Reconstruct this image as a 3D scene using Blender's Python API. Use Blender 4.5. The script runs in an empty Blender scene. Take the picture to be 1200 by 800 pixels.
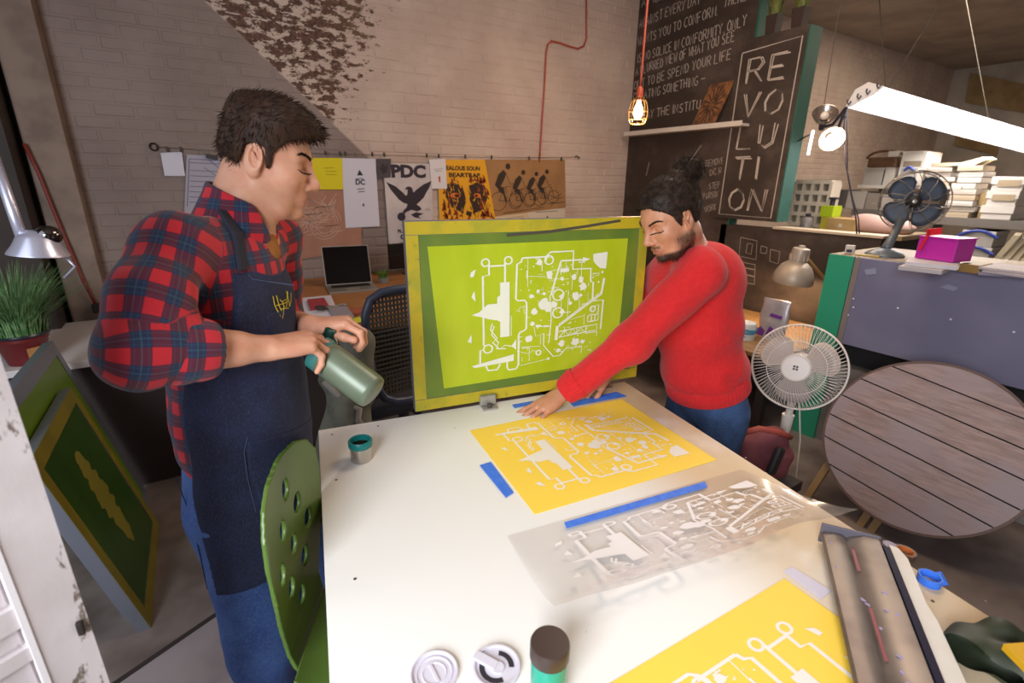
import bpy, bmesh, math, random
import numpy as np
from mathutils import Vector, Matrix, Quaternion
random.seed(7); rng = np.random.default_rng(7)
SC = bpy.context.scene; COL = SC.collection
PI = math.pi
# ------------------------------------------------------------------ camera
CAMZ = 1.71; FOC = 574.33
_y, _p, _r = [math.radians(v) for v in (32.4018, 18.2774, 0.682)]
FW = Vector((math.sin(_y)*math.cos(_p), math.cos(_y)*math.cos(_p), -math.sin(_p)))
_rt = Vector((math.cos(_y), -math.sin(_y), 0)); _up = _rt.cross(FW)
RT = math.cos(_r)*_rt + math.sin(_r)*_up; UP = -math.sin(_r)*_rt + math.cos(_r)*_up
cd = bpy.data.cameras.new('camera'); cam = bpy.data.objects.new('camera', cd); COL.objects.link(cam)
cd.sensor_width = 36; cd.lens = FOC/1200*36; cd.clip_start = .02; cd.clip_end = 60
cam.matrix_world = Matrix((( RT.x, UP.x, -FW.x, 0), (RT.y, UP.y, -FW.y, 0), (RT.z, UP.z, -FW.z, CAMZ), (0, 0, 0, 1)))
cd.dof.use_dof = True; cd.dof.focus_distance = 1.6; cd.dof.aperture_fstop = 3.5
SC.camera = cam
# ------------------------------------------------------------------ world, daylight, fill lamps, exposure
SC.view_settings.view_transform = 'Standard'; SC.view_settings.look = 'None'
SC.view_settings.gamma = 1; SC.view_settings.use_curve_mapping = False
SC.view_settings.exposure = 0.5
wd = bpy.data.worlds.new('world'); SC.world = wd; wd.use_nodes = True
wd.node_tree.nodes['Background'].inputs[0].default_value = (.55, .62, .75, 1)
wd.node_tree.nodes['Background'].inputs[1].default_value = .12
def area(name, loc, target, sx, sy, power, col):
    l = bpy.data.lights.new(name, 'AREA'); l.shape = 'RECTANGLE'; l.size = sx; l.size_y = sy; l.energy = power; l.color = col
    o = bpy.data.objects.new(name, l); COL.objects.link(o); o.location = loc
    o.rotation_euler = (Vector(target)-Vector(loc)).to_track_quat('-Z', 'Y').to_euler(); return o
def point(name, loc, power, col, rad=.03):
    l = bpy.data.lights.new(name, 'POINT'); l.energy = power; l.color = col; l.shadow_soft_size = rad
    o = bpy.data.objects.new(name, l); COL.objects.link(o); o.location = loc; return o
area('window_daylight', (-1.5, -.75, 2.15), (.6, .9, .9), 1.3, 1.4, 92, (.88, .94, 1.0))
area('side_window_daylight', (-1.2, 1.6, 2.0), (.3, 1.9, 1.0), .9, 1.2, 5, (.80, .88, 1.0))
area('warm_overhead_fill', (2.6, 1.6, 3.6), (2.4, 1.8, 0), 1.2, 1.2, 36, (1.0, .80, .62))  # unseen warm overhead lamp, added as fill
area('next_room_fill', (7.6, 2.0, 3.6), (7.6, 2.2, 0), 2.0, 1.2, 72, (1.0, .85, .66))  # added light that brightens the next room, no fixture belongs to it
# ------------------------------------------------------------------ measuring: a sight line through a point of the photograph, met with a real plane
O0 = Vector((0, 0, CAMZ))
def ray(px, py): return RT*((px-600)/FOC) - UP*((py-400)/FOC) + FW
def Zp(px, py, z): d = ray(px, py); return O0 + d*((z-CAMZ)/d.z)
def Xp(px, py, x): d = ray(px, py); return O0 + d*(x/d.x)
def Yp(px, py, y): d = ray(px, py); return O0 + d*(y/d.y)
def Dp(px, py, q): return O0 + ray(px, py)*q
# ------------------------------------------------------------------ materials
def lin(h):
    h = h.lstrip('#'); v = [int(h[i:i+2], 16)/255 for i in (0, 2, 4)]
    return tuple((c/12.92 if c <= .04045 else ((c+.055)/1.055)**2.4) for c in v) + (1,)
class NT:
    def __init__(s, name):
        s.m = bpy.data.materials.new(name); s.m.use_nodes = True; s.t = s.m.node_tree; s.b = s.t.nodes['Principled BSDF']
    def n(s, typ, **kw):
        o = s.t.nodes.new(typ)
        for k, v in kw.items(): setattr(o, k, v)
        return o
    def l(s, a, b): s.t.links.new(a, b)
    def val(s, sock, v):
        if hasattr(v, 'is_output') or isinstance(v, bpy.types.NodeSocket): s.l(v, sock)
        else: sock.default_value = v
    def math(s, op, a, b=0., c=0.):
        o = s.n('ShaderNodeMath', operation=op); s.val(o.inputs[0], a); s.val(o.inputs[1], b); s.val(o.inputs[2], c); return o.outputs[0]
    def mix(s, f, a, b):
        o = s.n('ShaderNodeMix', data_type='RGBA'); s.val(o.inputs[0], f); s.val(o.inputs[6], a); s.val(o.inputs[7], b); return o.outputs[2]
    def noise(s, vec, scale, detail=3., rough=.55):
        o = s.n('ShaderNodeTexNoise'); s.l(vec, o.inputs['Vector']); o.inputs['Scale'].default_value = scale; o.inputs['Detail'].default_value = detail; o.inputs['Roughness'].default_value = rough
        return o.outputs['Fac']
    def smooth(s, v, lo, hi):
        o = s.n('ShaderNodeMapRange', interpolation_type='SMOOTHSTEP'); s.val(o.inputs[0], v); o.inputs[1].default_value = lo; o.inputs[2].default_value = hi; return o.outputs[0]
    def scaled(s, vec, sc):
        o = s.n('ShaderNodeVectorMath', operation='MULTIPLY'); s.l(vec, o.inputs[0]); o.inputs[1].default_value = sc; return o.outputs[0]
    def bump(s, h, strength, dist=.002):
        o = s.n('ShaderNodeBump'); s.val(o.inputs['Height'], h); o.inputs['Strength'].default_value = strength; o.inputs['Distance'].default_value = dist
        s.l(o.outputs[0], s.b.inputs['Normal'])
    def objco(s): return s.n('ShaderNodeTexCoord').outputs['Object']
    def pos(s): return s.n('ShaderNodeNewGeometry').outputs['Position']
    def base(s, c): s.val(s.b.inputs['Base Color'], c)
_mc = {}
def M(name, col, rough=.6, metal=0., col2=None, scale=12., bump=0., stretch=(1, 1, 1), lo=.35, hi=.7, bscale=None, coat=0.):
    if name in _mc: return _mc[name]
    t = NT(name); t.b.inputs['Roughness'].default_value = rough; t.b.inputs['Metallic'].default_value = metal
    if coat: t.b.inputs['Coat Weight'].default_value = coat
    if col2 or bump:
        v = t.scaled(t.objco(), stretch); nf = t.noise(v, scale)
        t.base(t.mix(t.smooth(nf, lo, hi), lin(col), lin(col2 or col)))
        if bump: t.bump(t.noise(v, bscale or scale*4), bump)
    else: t.base(lin(col))
    _mc[name] = t.m; return t.m
def emit(name, col, strength):
    t = NT(name); t.base((0, 0, 0, 1)); t.b.inputs['Emission Color'].default_value = col; t.b.inputs['Emission Strength'].default_value = strength; return t.m
# ------------------------------------------------------------------ mesh helpers
class MB:
    def __init__(s): s.bm = bmesh.new()
    def _add(s, r, mat): bmesh.ops.transform(s.bm, matrix=mat, verts=r); return s
    def box(s, c, d, rot=None, bev=0.):
        r = bmesh.ops.create_cube(s.bm, size=1)['verts']
        m = Matrix.Translation(c) @ (rot.to_4x4() if rot else Matrix()) @ Matrix.Diagonal((d[0], d[1], d[2], 1))
        s._add(r, m)
        if bev:
            e = list({e for v in r for e in v.link_edges}); bmesh.ops.bevel(s.bm, geom=e, offset=bev, segments=2, affect='EDGES', profile=.6)
        return s
    def bx(s, a, b, bev=0.): return s.box(((a[0]+b[0])/2, (a[1]+b[1])/2, (a[2]+b[2])/2), (abs(b[0]-a[0]), abs(b[1]-a[1]), abs(b[2]-a[2])), None, bev)
    def cyl(s, a, b, r0, r1=None, n=16, caps=True):
        a, b = Vector(a), Vector(b); r1 = r0 if r1 is None else r1; d = b-a
        r = bmesh.ops.create_cone(s.bm, cap_ends=caps, segments=n, radius1=r0, radius2=r1, depth=d.length)['verts']
        return s._add(r, Matrix.Translation((a+b)/2) @ d.to_track_quat('Z', 'Y').to_matrix().to_4x4())
    def ball(s, c, r, n=12, sc=(1, 1, 1), rot=None):
        q = bmesh.ops.create_uvsphere(s.bm, u_segments=n, v_segments=max(6, n*2//3), radius=r)['verts']
        return s._add(q, Matrix.Translation(c) @ (rot.to_4x4() if rot else Matrix()) @ Matrix.Diagonal((*sc, 1)))
    def tube(s, pts, r, n=8, closed=False, caps=True):
        pts = [Vector(p) for p in pts]; k = len(pts); rr = r if isinstance(r, (list, tuple)) else [r]*k
        rings = []; prev = None
        for i, p in enumerate(pts):
            if closed: t = pts[(i+1) % k]-pts[i-1]
            else: t = pts[min(i+1, k-1)]-pts[max(i-1, 0)]
            t.normalize()
            if prev is None:
                x = t.orthogonal().normalized()
            else:
                x = prev - t*prev.dot(t)
                x = x.normalized() if x.length > 1e-6 else t.orthogonal().normalized()
            prev = x; y = t.cross(x)
            rings.append([s.bm.verts.new(p+rr[i]*(math.cos(2*PI*j/n)*x+math.sin(2*PI*j/n)*y)) for j in range(n)])
        for i in range(k if closed else k-1):
            A, B = rings[i], rings[(i+1) % k]
            for j in range(n): s.bm.faces.new((A[j], A[(j+1) % n], B[(j+1) % n], B[j]))
        if caps and not closed:
            s.bm.faces.new(rings[0][::-1]); s.bm.faces.new(rings[-1])
        return s
    def lathe(s, prof, mat=None, n=28, close=False):
        mat = mat or Matrix(); rings = []
        for r, z in prof:
            if r < 1e-6: rings.append([s.bm.verts.new(mat @ Vector((0, 0, z)))])
            else: rings.append([s.bm.verts.new(mat @ Vector((r*math.cos(2*PI*j/n), r*math.sin(2*PI*j/n), z))) for j in range(n)])
        for A, B in zip(rings, rings[1:]+([rings[0]] if close else [])):
            for j in range(n):
                q = [A[j % len(A)], A[(j+1) % len(A)], B[(j+1) % len(B)], B[j % len(B)]]
                q = [v for i, v in enumerate(q) if v not in q[:i]]
                if len(q) > 2:
                    try: s.bm.faces.new(q)
                    except ValueError: pass
        return s
    def quad(s, p): s.bm.faces.new([s.bm.verts.new(v) for v in p]); return s
    def poly(s, pts, th=None):
        vs = [s.bm.verts.new(v) for v in pts]; f = s.bm.faces.new(vs)
        if th:
            r = bmesh.ops.extrude_face_region(s.bm, geom=[f]); nv = [g for g in r['geom'] if isinstance(g, bmesh.types.BMVert)]
            bmesh.ops.translate(s.bm, vec=th, verts=nv)
        return s
    def slab(s, a, b, c, d, th): return s.poly([Vector(a), Vector(b), Vector(c), Vector(d)], Vector(th))
    def build(s, name, mat, parent=None, smooth=None, local=False, tri=False):
        bm = s.bm
        if parent is not None and not local:
            bmesh.ops.transform(bm, matrix=MW(parent).inverted(), verts=bm.verts)
        bmesh.ops.recalc_face_normals(bm, faces=bm.faces)
        if tri: bmesh.ops.triangulate(bm, faces=bm.faces)
        me = bpy.data.meshes.new(name); bm.to_mesh(me); bm.free()
        if mat: me.materials.append(mat)
        o = bpy.data.objects.new(name, me); COL.objects.link(o)
        if parent is not None: o.parent = parent
        if smooth is not None:
            me.polygons.foreach_set('use_smooth', [True]*len(me.polygons))
            if smooth < 180: 
                try: me.set_sharp_from_angle(angle=math.radians(smooth))
                except Exception: pass
        return o
def MW(o):
    m = Matrix.Translation(o.location) @ o.rotation_euler.to_matrix().to_4x4()
    return MW(o.parent) @ m if o.parent else m
def thing(name, label, cat, loc=(0, 0, 0), rotz=0., group=None, rot=None):
    o = bpy.data.objects.new(name, None); COL.objects.link(o); o.location = loc
    o.rotation_euler = rot if rot is not None else (0, 0, rotz); o.empty_display_size = .05
    o['label'] = label; o['category'] = cat
    if group: o['group'] = group
    return o
def tag(o, label, cat, group=None):
    o['label'] = label; o['category'] = cat
    if group: o['group'] = group
    return o
def struct(o): o['kind'] = 'structure'; return o
def stuff(o): o['kind'] = 'stuff'; return o
def dup(root, loc=None, rot=None, label=None):
    c = root.copy(); COL.objects.link(c)
    if loc is not None: c.location = loc
    if rot is not None: c.rotation_euler = rot
    if label: c['label'] = label
    for ch in list(root.children):
        k = ch.copy(); COL.objects.link(k); k.parent = c
        for g in list(ch.children):
            q = g.copy(); COL.objects.link(q); q.parent = k
    return c
def mesh_np(name, V, Q, mat, parent=None, smooth=True, attrs=None):
    me = bpy.data.meshes.new(name); n = len(Q); k = Q.shape[1]
    me.vertices.add(len(V)); me.vertices.foreach_set('co', np.ascontiguousarray(V, np.float32).ravel())
    me.loops.add(n*k); me.loops.foreach_set('vertex_index', np.ascontiguousarray(Q, np.int32).ravel())
    me.polygons.add(n); me.polygons.foreach_set('loop_start', np.arange(0, n*k, k, dtype=np.int32)); me.polygons.foreach_set('loop_total', np.full(n, k, np.int32))
    me.polygons.foreach_set('use_smooth', np.full(n, smooth)); me.update(calc_edges=True); me.validate()
    for kk, a in (attrs or {}).items():
        if a.ndim == 1: at = me.attributes.new(kk, 'FLOAT', 'POINT'); at.data.foreach_set('value', a.astype(np.float32))
        else: at = me.attributes.new(kk, 'FLOAT_VECTOR', 'POINT'); at.data.foreach_set('vector', np.ascontiguousarray(a, np.float32).ravel())
    if mat: me.materials.append(mat)
    o = bpy.data.objects.new(name, me); COL.objects.link(o)
    if parent is not None: o.parent = parent
    return o
# ---- lettering
STROKE = {'A':[[(0,0),(.5,1),(1,0)],[(.2,.38),(.8,.38)]],'B':[[(0,0),(0,1),(.7,1),(.85,.78),(.6,.53),(0,.53)],[(.6,.53),(.95,.27),(.75,0),(0,0)]],'C':[[(.95,.85),(.6,1),(.15,.8),(0,.45),(.2,.1),(.6,0),(.95,.15)]],
'D':[[(0,0),(0,1),(.6,.9),(.95,.5),(.65,.08),(0,0)]],'E':[[(.9,1),(0,1),(0,0),(.9,0)],[(0,.52),(.7,.52)]],'F':[[(.9,1),(0,1),(0,0)],[(0,.52),(.7,.52)]],'G':[[(.95,.85),(.55,1),(.1,.75),(0,.4),(.25,.05),(.7,0),(.95,.2),(.95,.45),(.6,.45)]],
'H':[[(0,0),(0,1)],[(.9,0),(.9,1)],[(0,.5),(.9,.5)]],'I':[[(.4,0),(.4,1)]],'J':[[(.7,1),(.7,.2),(.4,0),(.05,.2)]],'K':[[(0,0),(0,1)],[(.85,1),(0,.45),(.9,0)]],'L':[[(0,1),(0,0),(.85,0)]],'M':[[(0,0),(.08,1),(.5,.35),(.92,1),(1,0)]],
'N':[[(0,0),(0,1),(.9,0),(.9,1)]],'O':[[(.5,1),(.12,.8),(0,.5),(.12,.15),(.5,0),(.88,.15),(1,.5),(.88,.8),(.5,1)]],'P':[[(0,0),(0,1),(.7,1),(.9,.75),(.65,.48),(0,.48)]],'R':[[(0,0),(0,1),(.7,1),(.88,.77),(.65,.52),(0,.5)],[(.4,.5),(.95,0)]],
'S':[[(.9,.88),(.5,1),(.1,.82),(.2,.58),(.7,.45),(.88,.2),(.5,0),(.05,.12)]],'T':[[(0,1),(1,1)],[(.5,1),(.5,0)]],'U':[[(0,1),(.05,.2),(.45,0),(.85,.2),(.9,1)]],'V':[[(0,1),(.45,0),(.95,1)]],'W':[[(0,1),(.22,0),(.5,.75),(.78,0),(1,1)]],
'Y':[[(0,1),(.45,.5),(.95,1)],[(.45,.5),(.4,0)]],'Z':[[(0,1),(.9,1),(0,0),(.9,0)]],'-':[[(0,.5),(1,.5)]],'.':[[(.3,0),(.42,.08)]],'X':[[(0,1),(.9,0)],[(.9,1),(0,0)]],'Q':[[(.5,1),(.12,.8),(0,.5),(.12,.15),(.5,0),(.88,.15),(1,.5),(.88,.8),(.5,1)],[(.6,.3),(1,-.05)]]}
def ribbon(mb, pts, w, nrm):
    pts = [Vector(p) for p in pts]; L = []; k = len(pts)
    for i, p in enumerate(pts):
        t = (pts[min(i+1, k-1)]-pts[max(i-1, 0)]); 
        if t.length < 1e-9: t = Vector((1, 0, 0))
        sd = nrm.cross(t).normalized()*w/2; L.append((mb.bm.verts.new(p+sd), mb.bm.verts.new(p-sd)))
    for a, b in zip(L, L[1:]):
        mb.bm.faces.new((a[0], a[1], b[1], b[0]))
def hand(mb, text, o, ux, uy, h, width, w, jit=.05, rnd=random):
    """chalk lettering: strokes laid on the plane o + ux*a + uy*b, fitted to a width"""
    tot = sum(.45 if c in ' ' else (.35 if c in 'I.' else 1.) for c in text); adv = width/tot; x = 0; nrm = ux.cross(uy)
    for c in text:
        if c == ' ': x += adv*.45; continue
        a = adv*(.35 if c in 'I.' else 1.); jy = rnd.uniform(-jit, jit)*h; sl = rnd.uniform(-.05, .12)
        for st in STROKE.get(c, []):
            ribbon(mb, [o+ux*(x+a*.74*(q[0]*(1 if a == adv else .6)+sl*q[1])+rnd.uniform(-jit, jit)*h*.4)+uy*(h*q[1]+jy+rnd.uniform(-jit, jit)*h*.4) for q in st], w, nrm)
        x += a
    return mb
def type_text(body, size, mat4, name, mat, parent, offset=0., width=None):
    c = bpy.data.curves.new(name, 'FONT'); c.body = body; c.size = size; c.extrude = .0003; c.offset = offset; c.align_x = 'CENTER'; c.align_y = 'CENTER'; c.resolution_u = 3
    o = bpy.data.objects.new(name+'_source', c); COL.objects.link(o)
    dg = bpy.context.evaluated_depsgraph_get(); me = bpy.data.meshes.new_from_object(o.evaluated_get(dg)); bpy.data.objects.remove(o); bpy.data.curves.remove(c)
    if width:
        xs = [v.co.x for v in me.vertices]; k = width/(max(xs)-min(xs)); me.transform(Matrix.Diagonal((k, 1, 1, 1)))
    me.transform((MW(parent).inverted() if parent else Matrix()) @ mat4); me.materials.clear(); me.materials.append(mat); me.name = name
    q = bpy.data.objects.new(name, me); COL.objects.link(q)
    if parent: q.parent = parent
    return q
def frame4(o, x, y):
    x = Vector(x).normalized(); z = x.cross(Vector(y)).normalized(); y = z.cross(x)
    return Matrix(((x.x, y.x, z.x, o[0]), (x.y, y.y, z.y, o[1]), (x.z, y.z, z.z, o[2]), (0, 0, 0, 1)))
# ================================================================== THE SETTING
WY, XC, XP = 4.25, 4.19, 3.45        # back wall, chalkboard face, front of the counter on the right
TZ = .91                             # work table top
def wall_mat():
    t = NT('painted_brick'); p = t.pos(); s = t.n('ShaderNodeSeparateXYZ'); t.l(p, s.inputs[0]); x, z = s.outputs[0], s.outputs[2]
    pw = t.scaled(p, (1, 1, 1.0)); n1 = t.noise(pw, 2.2, 4); n2 = t.noise(t.scaled(p, (1, 1, 2.3)), 11, 6, .72); n3 = t.noise(p, 40, 3)
    paint = t.mix(t.smooth(n1, .3, .7), lin('#c8b4a7'), lin('#b7a196'))
    # thick grey patching left of the old stair line, dim light there put into its darker colour, bare brick in a wedge to the right of it
    side = t.math('SUBTRACT', t.math('ADD', t.math('MULTIPLY', t.math('SUBTRACT', x, .28), .93), z), 2.80)      # >0 to the right of the line
    left = t.smooth(side, .015, -.015)
    paint = t.mix(t.math('MULTIPLY', left, .9), paint, t.mix(t.smooth(n1, .3, .7), lin('#84746f'), lin('#776863')))
    hi = t.math('MULTIPLY', t.math('SUBTRACT', z, 1.75), .42)
    edge = t.math('SUBTRACT', x, t.math('ADD', .98, t.math('MULTIPLY', hi, .9)))
    thr = t.math('ADD', .47, t.math('MULTIPLY', t.smooth(edge, -.30, .52), .30))
    bare = t.math('MULTIPLY', t.smooth(t.math('SUBTRACT', n2, thr), -.01, .02), t.math('SUBTRACT', 1, left))
    bare = t.math('MULTIPLY', bare, t.smooth(edge, .6, .3))
    brick = t.mix(t.smooth(n3, .35, .65), lin('#6a4a3c'), lin('#4a342c'))
    brick = t.mix(t.smooth(n1, .5, .75), brick, lin('#7d6a48'))
    chip = t.math('MULTIPLY', t.smooth(n2, .72, .76), .8)
    c = t.mix(bare, t.mix(chip, paint, lin('#6d5a50')), brick); t.base(c); t.b.inputs['Roughness'].default_value = .8
    t.bump(t.math('ADD', t.noise(p, 60, 3), t.math('MULTIPLY', bare, -1.2)), .35, .003); return t.m
MWALL = wall_mat()
floor_m = M('worn_concrete', '#7b706c', .55, col2='#5a4f4b', scale=3, bump=.15, bscale=40)
fl = struct(MB().bx((-2.3, -2.7, -.1), (12.5, 4.5, 0)).build('floor', floor_m))
ce = struct(MB().bx((-2.3, -2.7, 3.72), (12.5, 4.5, 3.82)).build('ceiling', M('old_ceiling_paint', '#b3a596', .8, col2='#9c8f82', scale=2)))
wb = struct(MB().bx((-2.3, WY+.0064, 0), (12.5, WY+.25, 3.72)).build('wall_back', MWALL))
plain = M('wall_paint', '#bfb3a6', .8, col2='#a99d92', scale=2.5, bump=.2)
# the wall behind the camera and the left wall with its openings for daylight (out of the frame)
struct(MB().bx((-2.3, -2.75, 0), (12.5, -2.65, 3.72)).build('wall_front', plain))
struct(MB().bx((-2.35, -2.7, 0), (-2.25, 4.5, .9)).bx((-2.35, -2.7, 3.1), (-2.25, 4.5, 3.72)).bx((-2.35, 2.6, .9), (-2.25, 4.5, 3.1)).bx((-2.35, .3, .9), (-2.25, .9, 3.1)).bx((-2.35, -2.7, .9), (-2.25, -1.7, 3.1)).build('wall_left', plain))
wr_ = struct(MB().bx((12.3, -2.7, 0), (12.45, 4.5, 3.72)).build('wall_right', plain))
# bricks: three shared meshes, the courses nearest the eye as single pieces, the rest as one mesh
def brick_mesh(k, L=.203, H=.066):
    r = random.Random(k); bm = bmesh.new(); j = lambda: r.uniform(-.0012, .0012)
    c = .006
    b = [bm.verts.new(v) for v in ((-L/2, .03, -H/2), (L/2, .03, -H/2), (L/2, .03, H/2), (-L/2, .03, H/2))]
    m = [bm.verts.new(v) for v in ((-L/2, .004, -H/2), (L/2, .004, -H/2), (L/2, .004, H/2), (-L/2, .004, H/2))]
    f = [bm.verts.new(v) for v in ((-L/2+c, j(), -H/2+c), (L/2-c, j(), -H/2+c), (L/2-c, j(), H/2-c), (-L/2+c, j(), H/2-c))]
    for A, B in ((b, m), (m, f)):
        for i in range(4): bm.faces.new((A[i], A[(i+1) % 4], B[(i+1) % 4], B[i]))
    bm.faces.new(f); bmesh.ops.recalc_face_normals(bm, faces=bm.faces)
    me = bpy.data.meshes.new('brick'); bm.to_mesh(me); bm.free(); me.materials.append(MWALL); return me  # lit bowl: lamp glow put into a paler copy of the aluminium
BR = [brick_mesh(k) for k in range(4)]
rb = random.Random(3); single = []; rest = []
for row in range(4, 48):
    z = row*.0765+.035
    for i in range(-8, 57):
        x = i*.2145 + (.107 if row % 2 else 0)
        if x < -1.1 or x > 12.1 or z > 3.68: continue
        if x > 4.3 and z < 1.2: continue
        if -.9 < x < 4.12 and z < .8: continue
        (single if (-.85 < x < 4.15 and 1.90 < z < 2.84) else rest).append((x, z))
single.sort(key=lambda q: (q[0]-.8)**2*.3+(q[1]-2.2)**2); rest += single[300:]; single = single[:300]
for i, (x, z) in enumerate(single):
    o = bpy.data.objects.new('brick' if not i else 'brick.%03d' % i, BR[i % 4]); COL.objects.link(o); o.parent = wb
    o.location = (x+rb.uniform(-.002, .002), WY+rb.uniform(.0005, .004), z+rb.uniform(-.001, .001)); o.rotation_euler = (rb.uniform(-.012, .012), rb.uniform(-.006, .006), rb.uniform(-.008, .008))
bm = bmesh.new()
for x, z in rest:
    n0 = len(bm.verts); bm.from_mesh(BR[rb.randrange(4)]); bm.verts.ensure_lookup_table()
    bmesh.ops.translate(bm, vec=(x, WY+rb.uniform(.0005, .004), z), verts=bm.verts[n0:])
me = bpy.data.meshes.new('more_bricks'); bm.to_mesh(me); bm.free(); me.materials.append(MWALL)
o = bpy.data.objects.new('more_bricks', me); COL.objects.link(o); o.parent = wb; stuff(o)
# plastered pier at the left end of the wall
pl = Yp(27, 150, 4.12).x; prr = Yp(74, 150, 4.12).x
pier = struct(MB().bx((pl-.02, 4.12, 0), (prr, WY+.01, 3.72), .012).build('trim_1', M('pier_plaster', '#8d7a6f', .85, col2='#75645b', scale=5, bump=.5, bscale=30)))
dk = M('dark_timber', '#3a302c', .7, col2='#2a2220', scale=6, stretch=(1, 1, .2))
struct(MB().bx((-1.3, 3.95, 0), (pl-.05, WY+.01, 3.72)).build('trim_2', dk))
# floor seam
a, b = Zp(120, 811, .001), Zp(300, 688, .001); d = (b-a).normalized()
struct(MB().box(((a+b)/2)[:2]+(.0015,) if False else Vector(((a.x+b.x)/2, (a.y+b.y)/2, .0015)), (4.4, .022, .004), Matrix.Rotation(math.atan2(d.y, d.x), 3, 'Z')).build('trim_3', M('seam', '#2b2422', .8)))
nrm_ = Vector((d.y, -d.x, 0)); e0_, e1_ = a-d*1.6, a+d*1.5; MB().slab(Vector((e0_.x, e0_.y, .0008)), Vector((e1_.x, e1_.y, .0008)), Vector((e1_.x, e1_.y, .0008))+nrm_*2.6, Vector((e0_.x, e0_.y, .0008))+nrm_*2.6, (0, 0, .001)).build('pale_floor', M('pale_concrete', '#8f878b', .5, col2='#7d767a', scale=4, bump=.1, bscale=50), fl)  # paler grey slab on the near side of the seam
# chalkboard wall
def chalk_mat():
    t = NT('chalkboard'); p = t.pos(); n = t.noise(t.scaled(p, (1, 1, 1.4)), 1.6, 5, .65)
    t.base(t.mix(t.smooth(n, .42, .78), lin('#33271f'), lin('#574840'))); t.b.inputs['Roughness'].default_value = .75; return t.m
CHALK = chalk_mat(); TEAL = M('teal_paint', '#235c4f', .55, col2='#1f5346', scale=3)
cw = struct(MB().bx((XC, 2.89, 0), (XC+.12, WY, 3.72)).bx((XC, 1.62, 0), (XC+.12, 2.95, 1.335)).build('wall_chalkboard', CHALK))
MB().bx((XC+.004, 2.872, 0), (XC+.118, 2.89, 3.72)).build('end_cap', TEAL, cw)
MB().bx((XC-.012, 1.61, 1.335), (XC+.15, 2.44, 1.353)).build('ledge', M('ledge_wood', '#b9a78f', .6, col2='#8f7d68', scale=8, stretch=(1, .1, 1)), cw)
WHITECHALK = M('chalk', '#b9aca2', .95)
# upper text: each line from a measured start to a measured end
LINES = [("A FIGHT", 752, 8, 784, -3), ("AGAINST EVERY DAY", 749, 33, 822, 3), ("WANTS YOU TO CONFORM.", 748, 54, 842, 17), ("THERE", 848, 8, 876, 0), ("IS NO SOLICE IN CONFORMITY. ONLY", 747, 74, 876, 29), ("A BLURRED VIEW OF WHAT YOU SEE", 745, 89, 862, 47),
         ("OUT TO BE SPEND YOUR LIFE", 743, 105, 858, 68), ("CREATING SOMETHING -", 742, 119, 827, 97), ("SAY THE INSTITU", 752, 140, 822, 127)]
def on_board(x, name, lines, h, w, parent, seed=1, m=None):
    mb = MB(); r = random.Random(seed)
    for t, x0, y0, x1, y1 in lines:
        A = Xp(x0, y0, x); B = Xp(x1, y1, x); u = (B-A); wd_ = u.length; u.normalize()
        v = Vector((0, -u.z*-1 if False else 0, 1)); v = (v-u*v.dot(u)).normalized()
        hand(mb, t, A, u, v, h, wd_, w, .05, r)
    return mb.build(name, m or WHITECHALK, parent)
on_board(XC-.002, 'chalk_lettering', LINES, .080, .0066, cw, 4)
FAINT = M('faint_chalk', '#9a8d84', .95)
on_board(XC-.002, 'faint_lettering', [("REMOVE IT", 827, 195, 856, 190), ("DC R", 832, 206, 847, 203), ("STEPS", 831, 222, 848, 219), ("PARSONS", 824, 234, 847, 229), ("WORKS", 826, 249, 845, 244)], .055, .006, cw, 9, FAINT)
mb = MB()
for pts in ([(868, 278), (887, 282), (886, 304), (866, 300)], [(864, 306), (885, 310), (884, 333), (864, 330)], [(892, 288), (899, 290), (898, 297), (891, 296)], [(903, 292), (914, 295), (912, 309), (902, 306)], [(876, 285), (882, 286), (880, 298), (874, 296)]):
    q = [Xp(*p, XC-.002) for p in pts]; ribbon(mb, q+[q[0]], .006, Vector((-1, 0, 0)))
for x0, y0, x1, y1 in ((866, 312, 884, 316), (866, 320, 884, 324), (872, 313, 871, 326), (800, 200, 822, 170), (757, 206, 761, 190)):
    ribbon(mb, [Xp(x0, y0, XC-.002), Xp(x1, y1, XC-.002)], .008, Vector((-1, 0, 0)))
mb.build('chalk_drawing', FAINT, cw)
# far end of the next room: ceiling pipe, notice boards on the end wall
for i, (q) in enumerate((((1137, 85), (1200, 98), (1200, 132), (1131, 120)), ((1122, 150), (1172, 160), (1168, 182), (1118, 170)))):
    P = [Xp(*v, 12.25) for v in q]; o = MB().slab(P[0], P[1], P[2], P[3], (.04, 0, 0)).build('pin_board', M('pin_board_cork', '#a58a63', .9, col2='#8f7550', scale=5))
    tag(o, ['wide tan pin board up under the ceiling of the far end wall', 'small tan pin board low on the far end wall under the tube light'][i], 'board')
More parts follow.
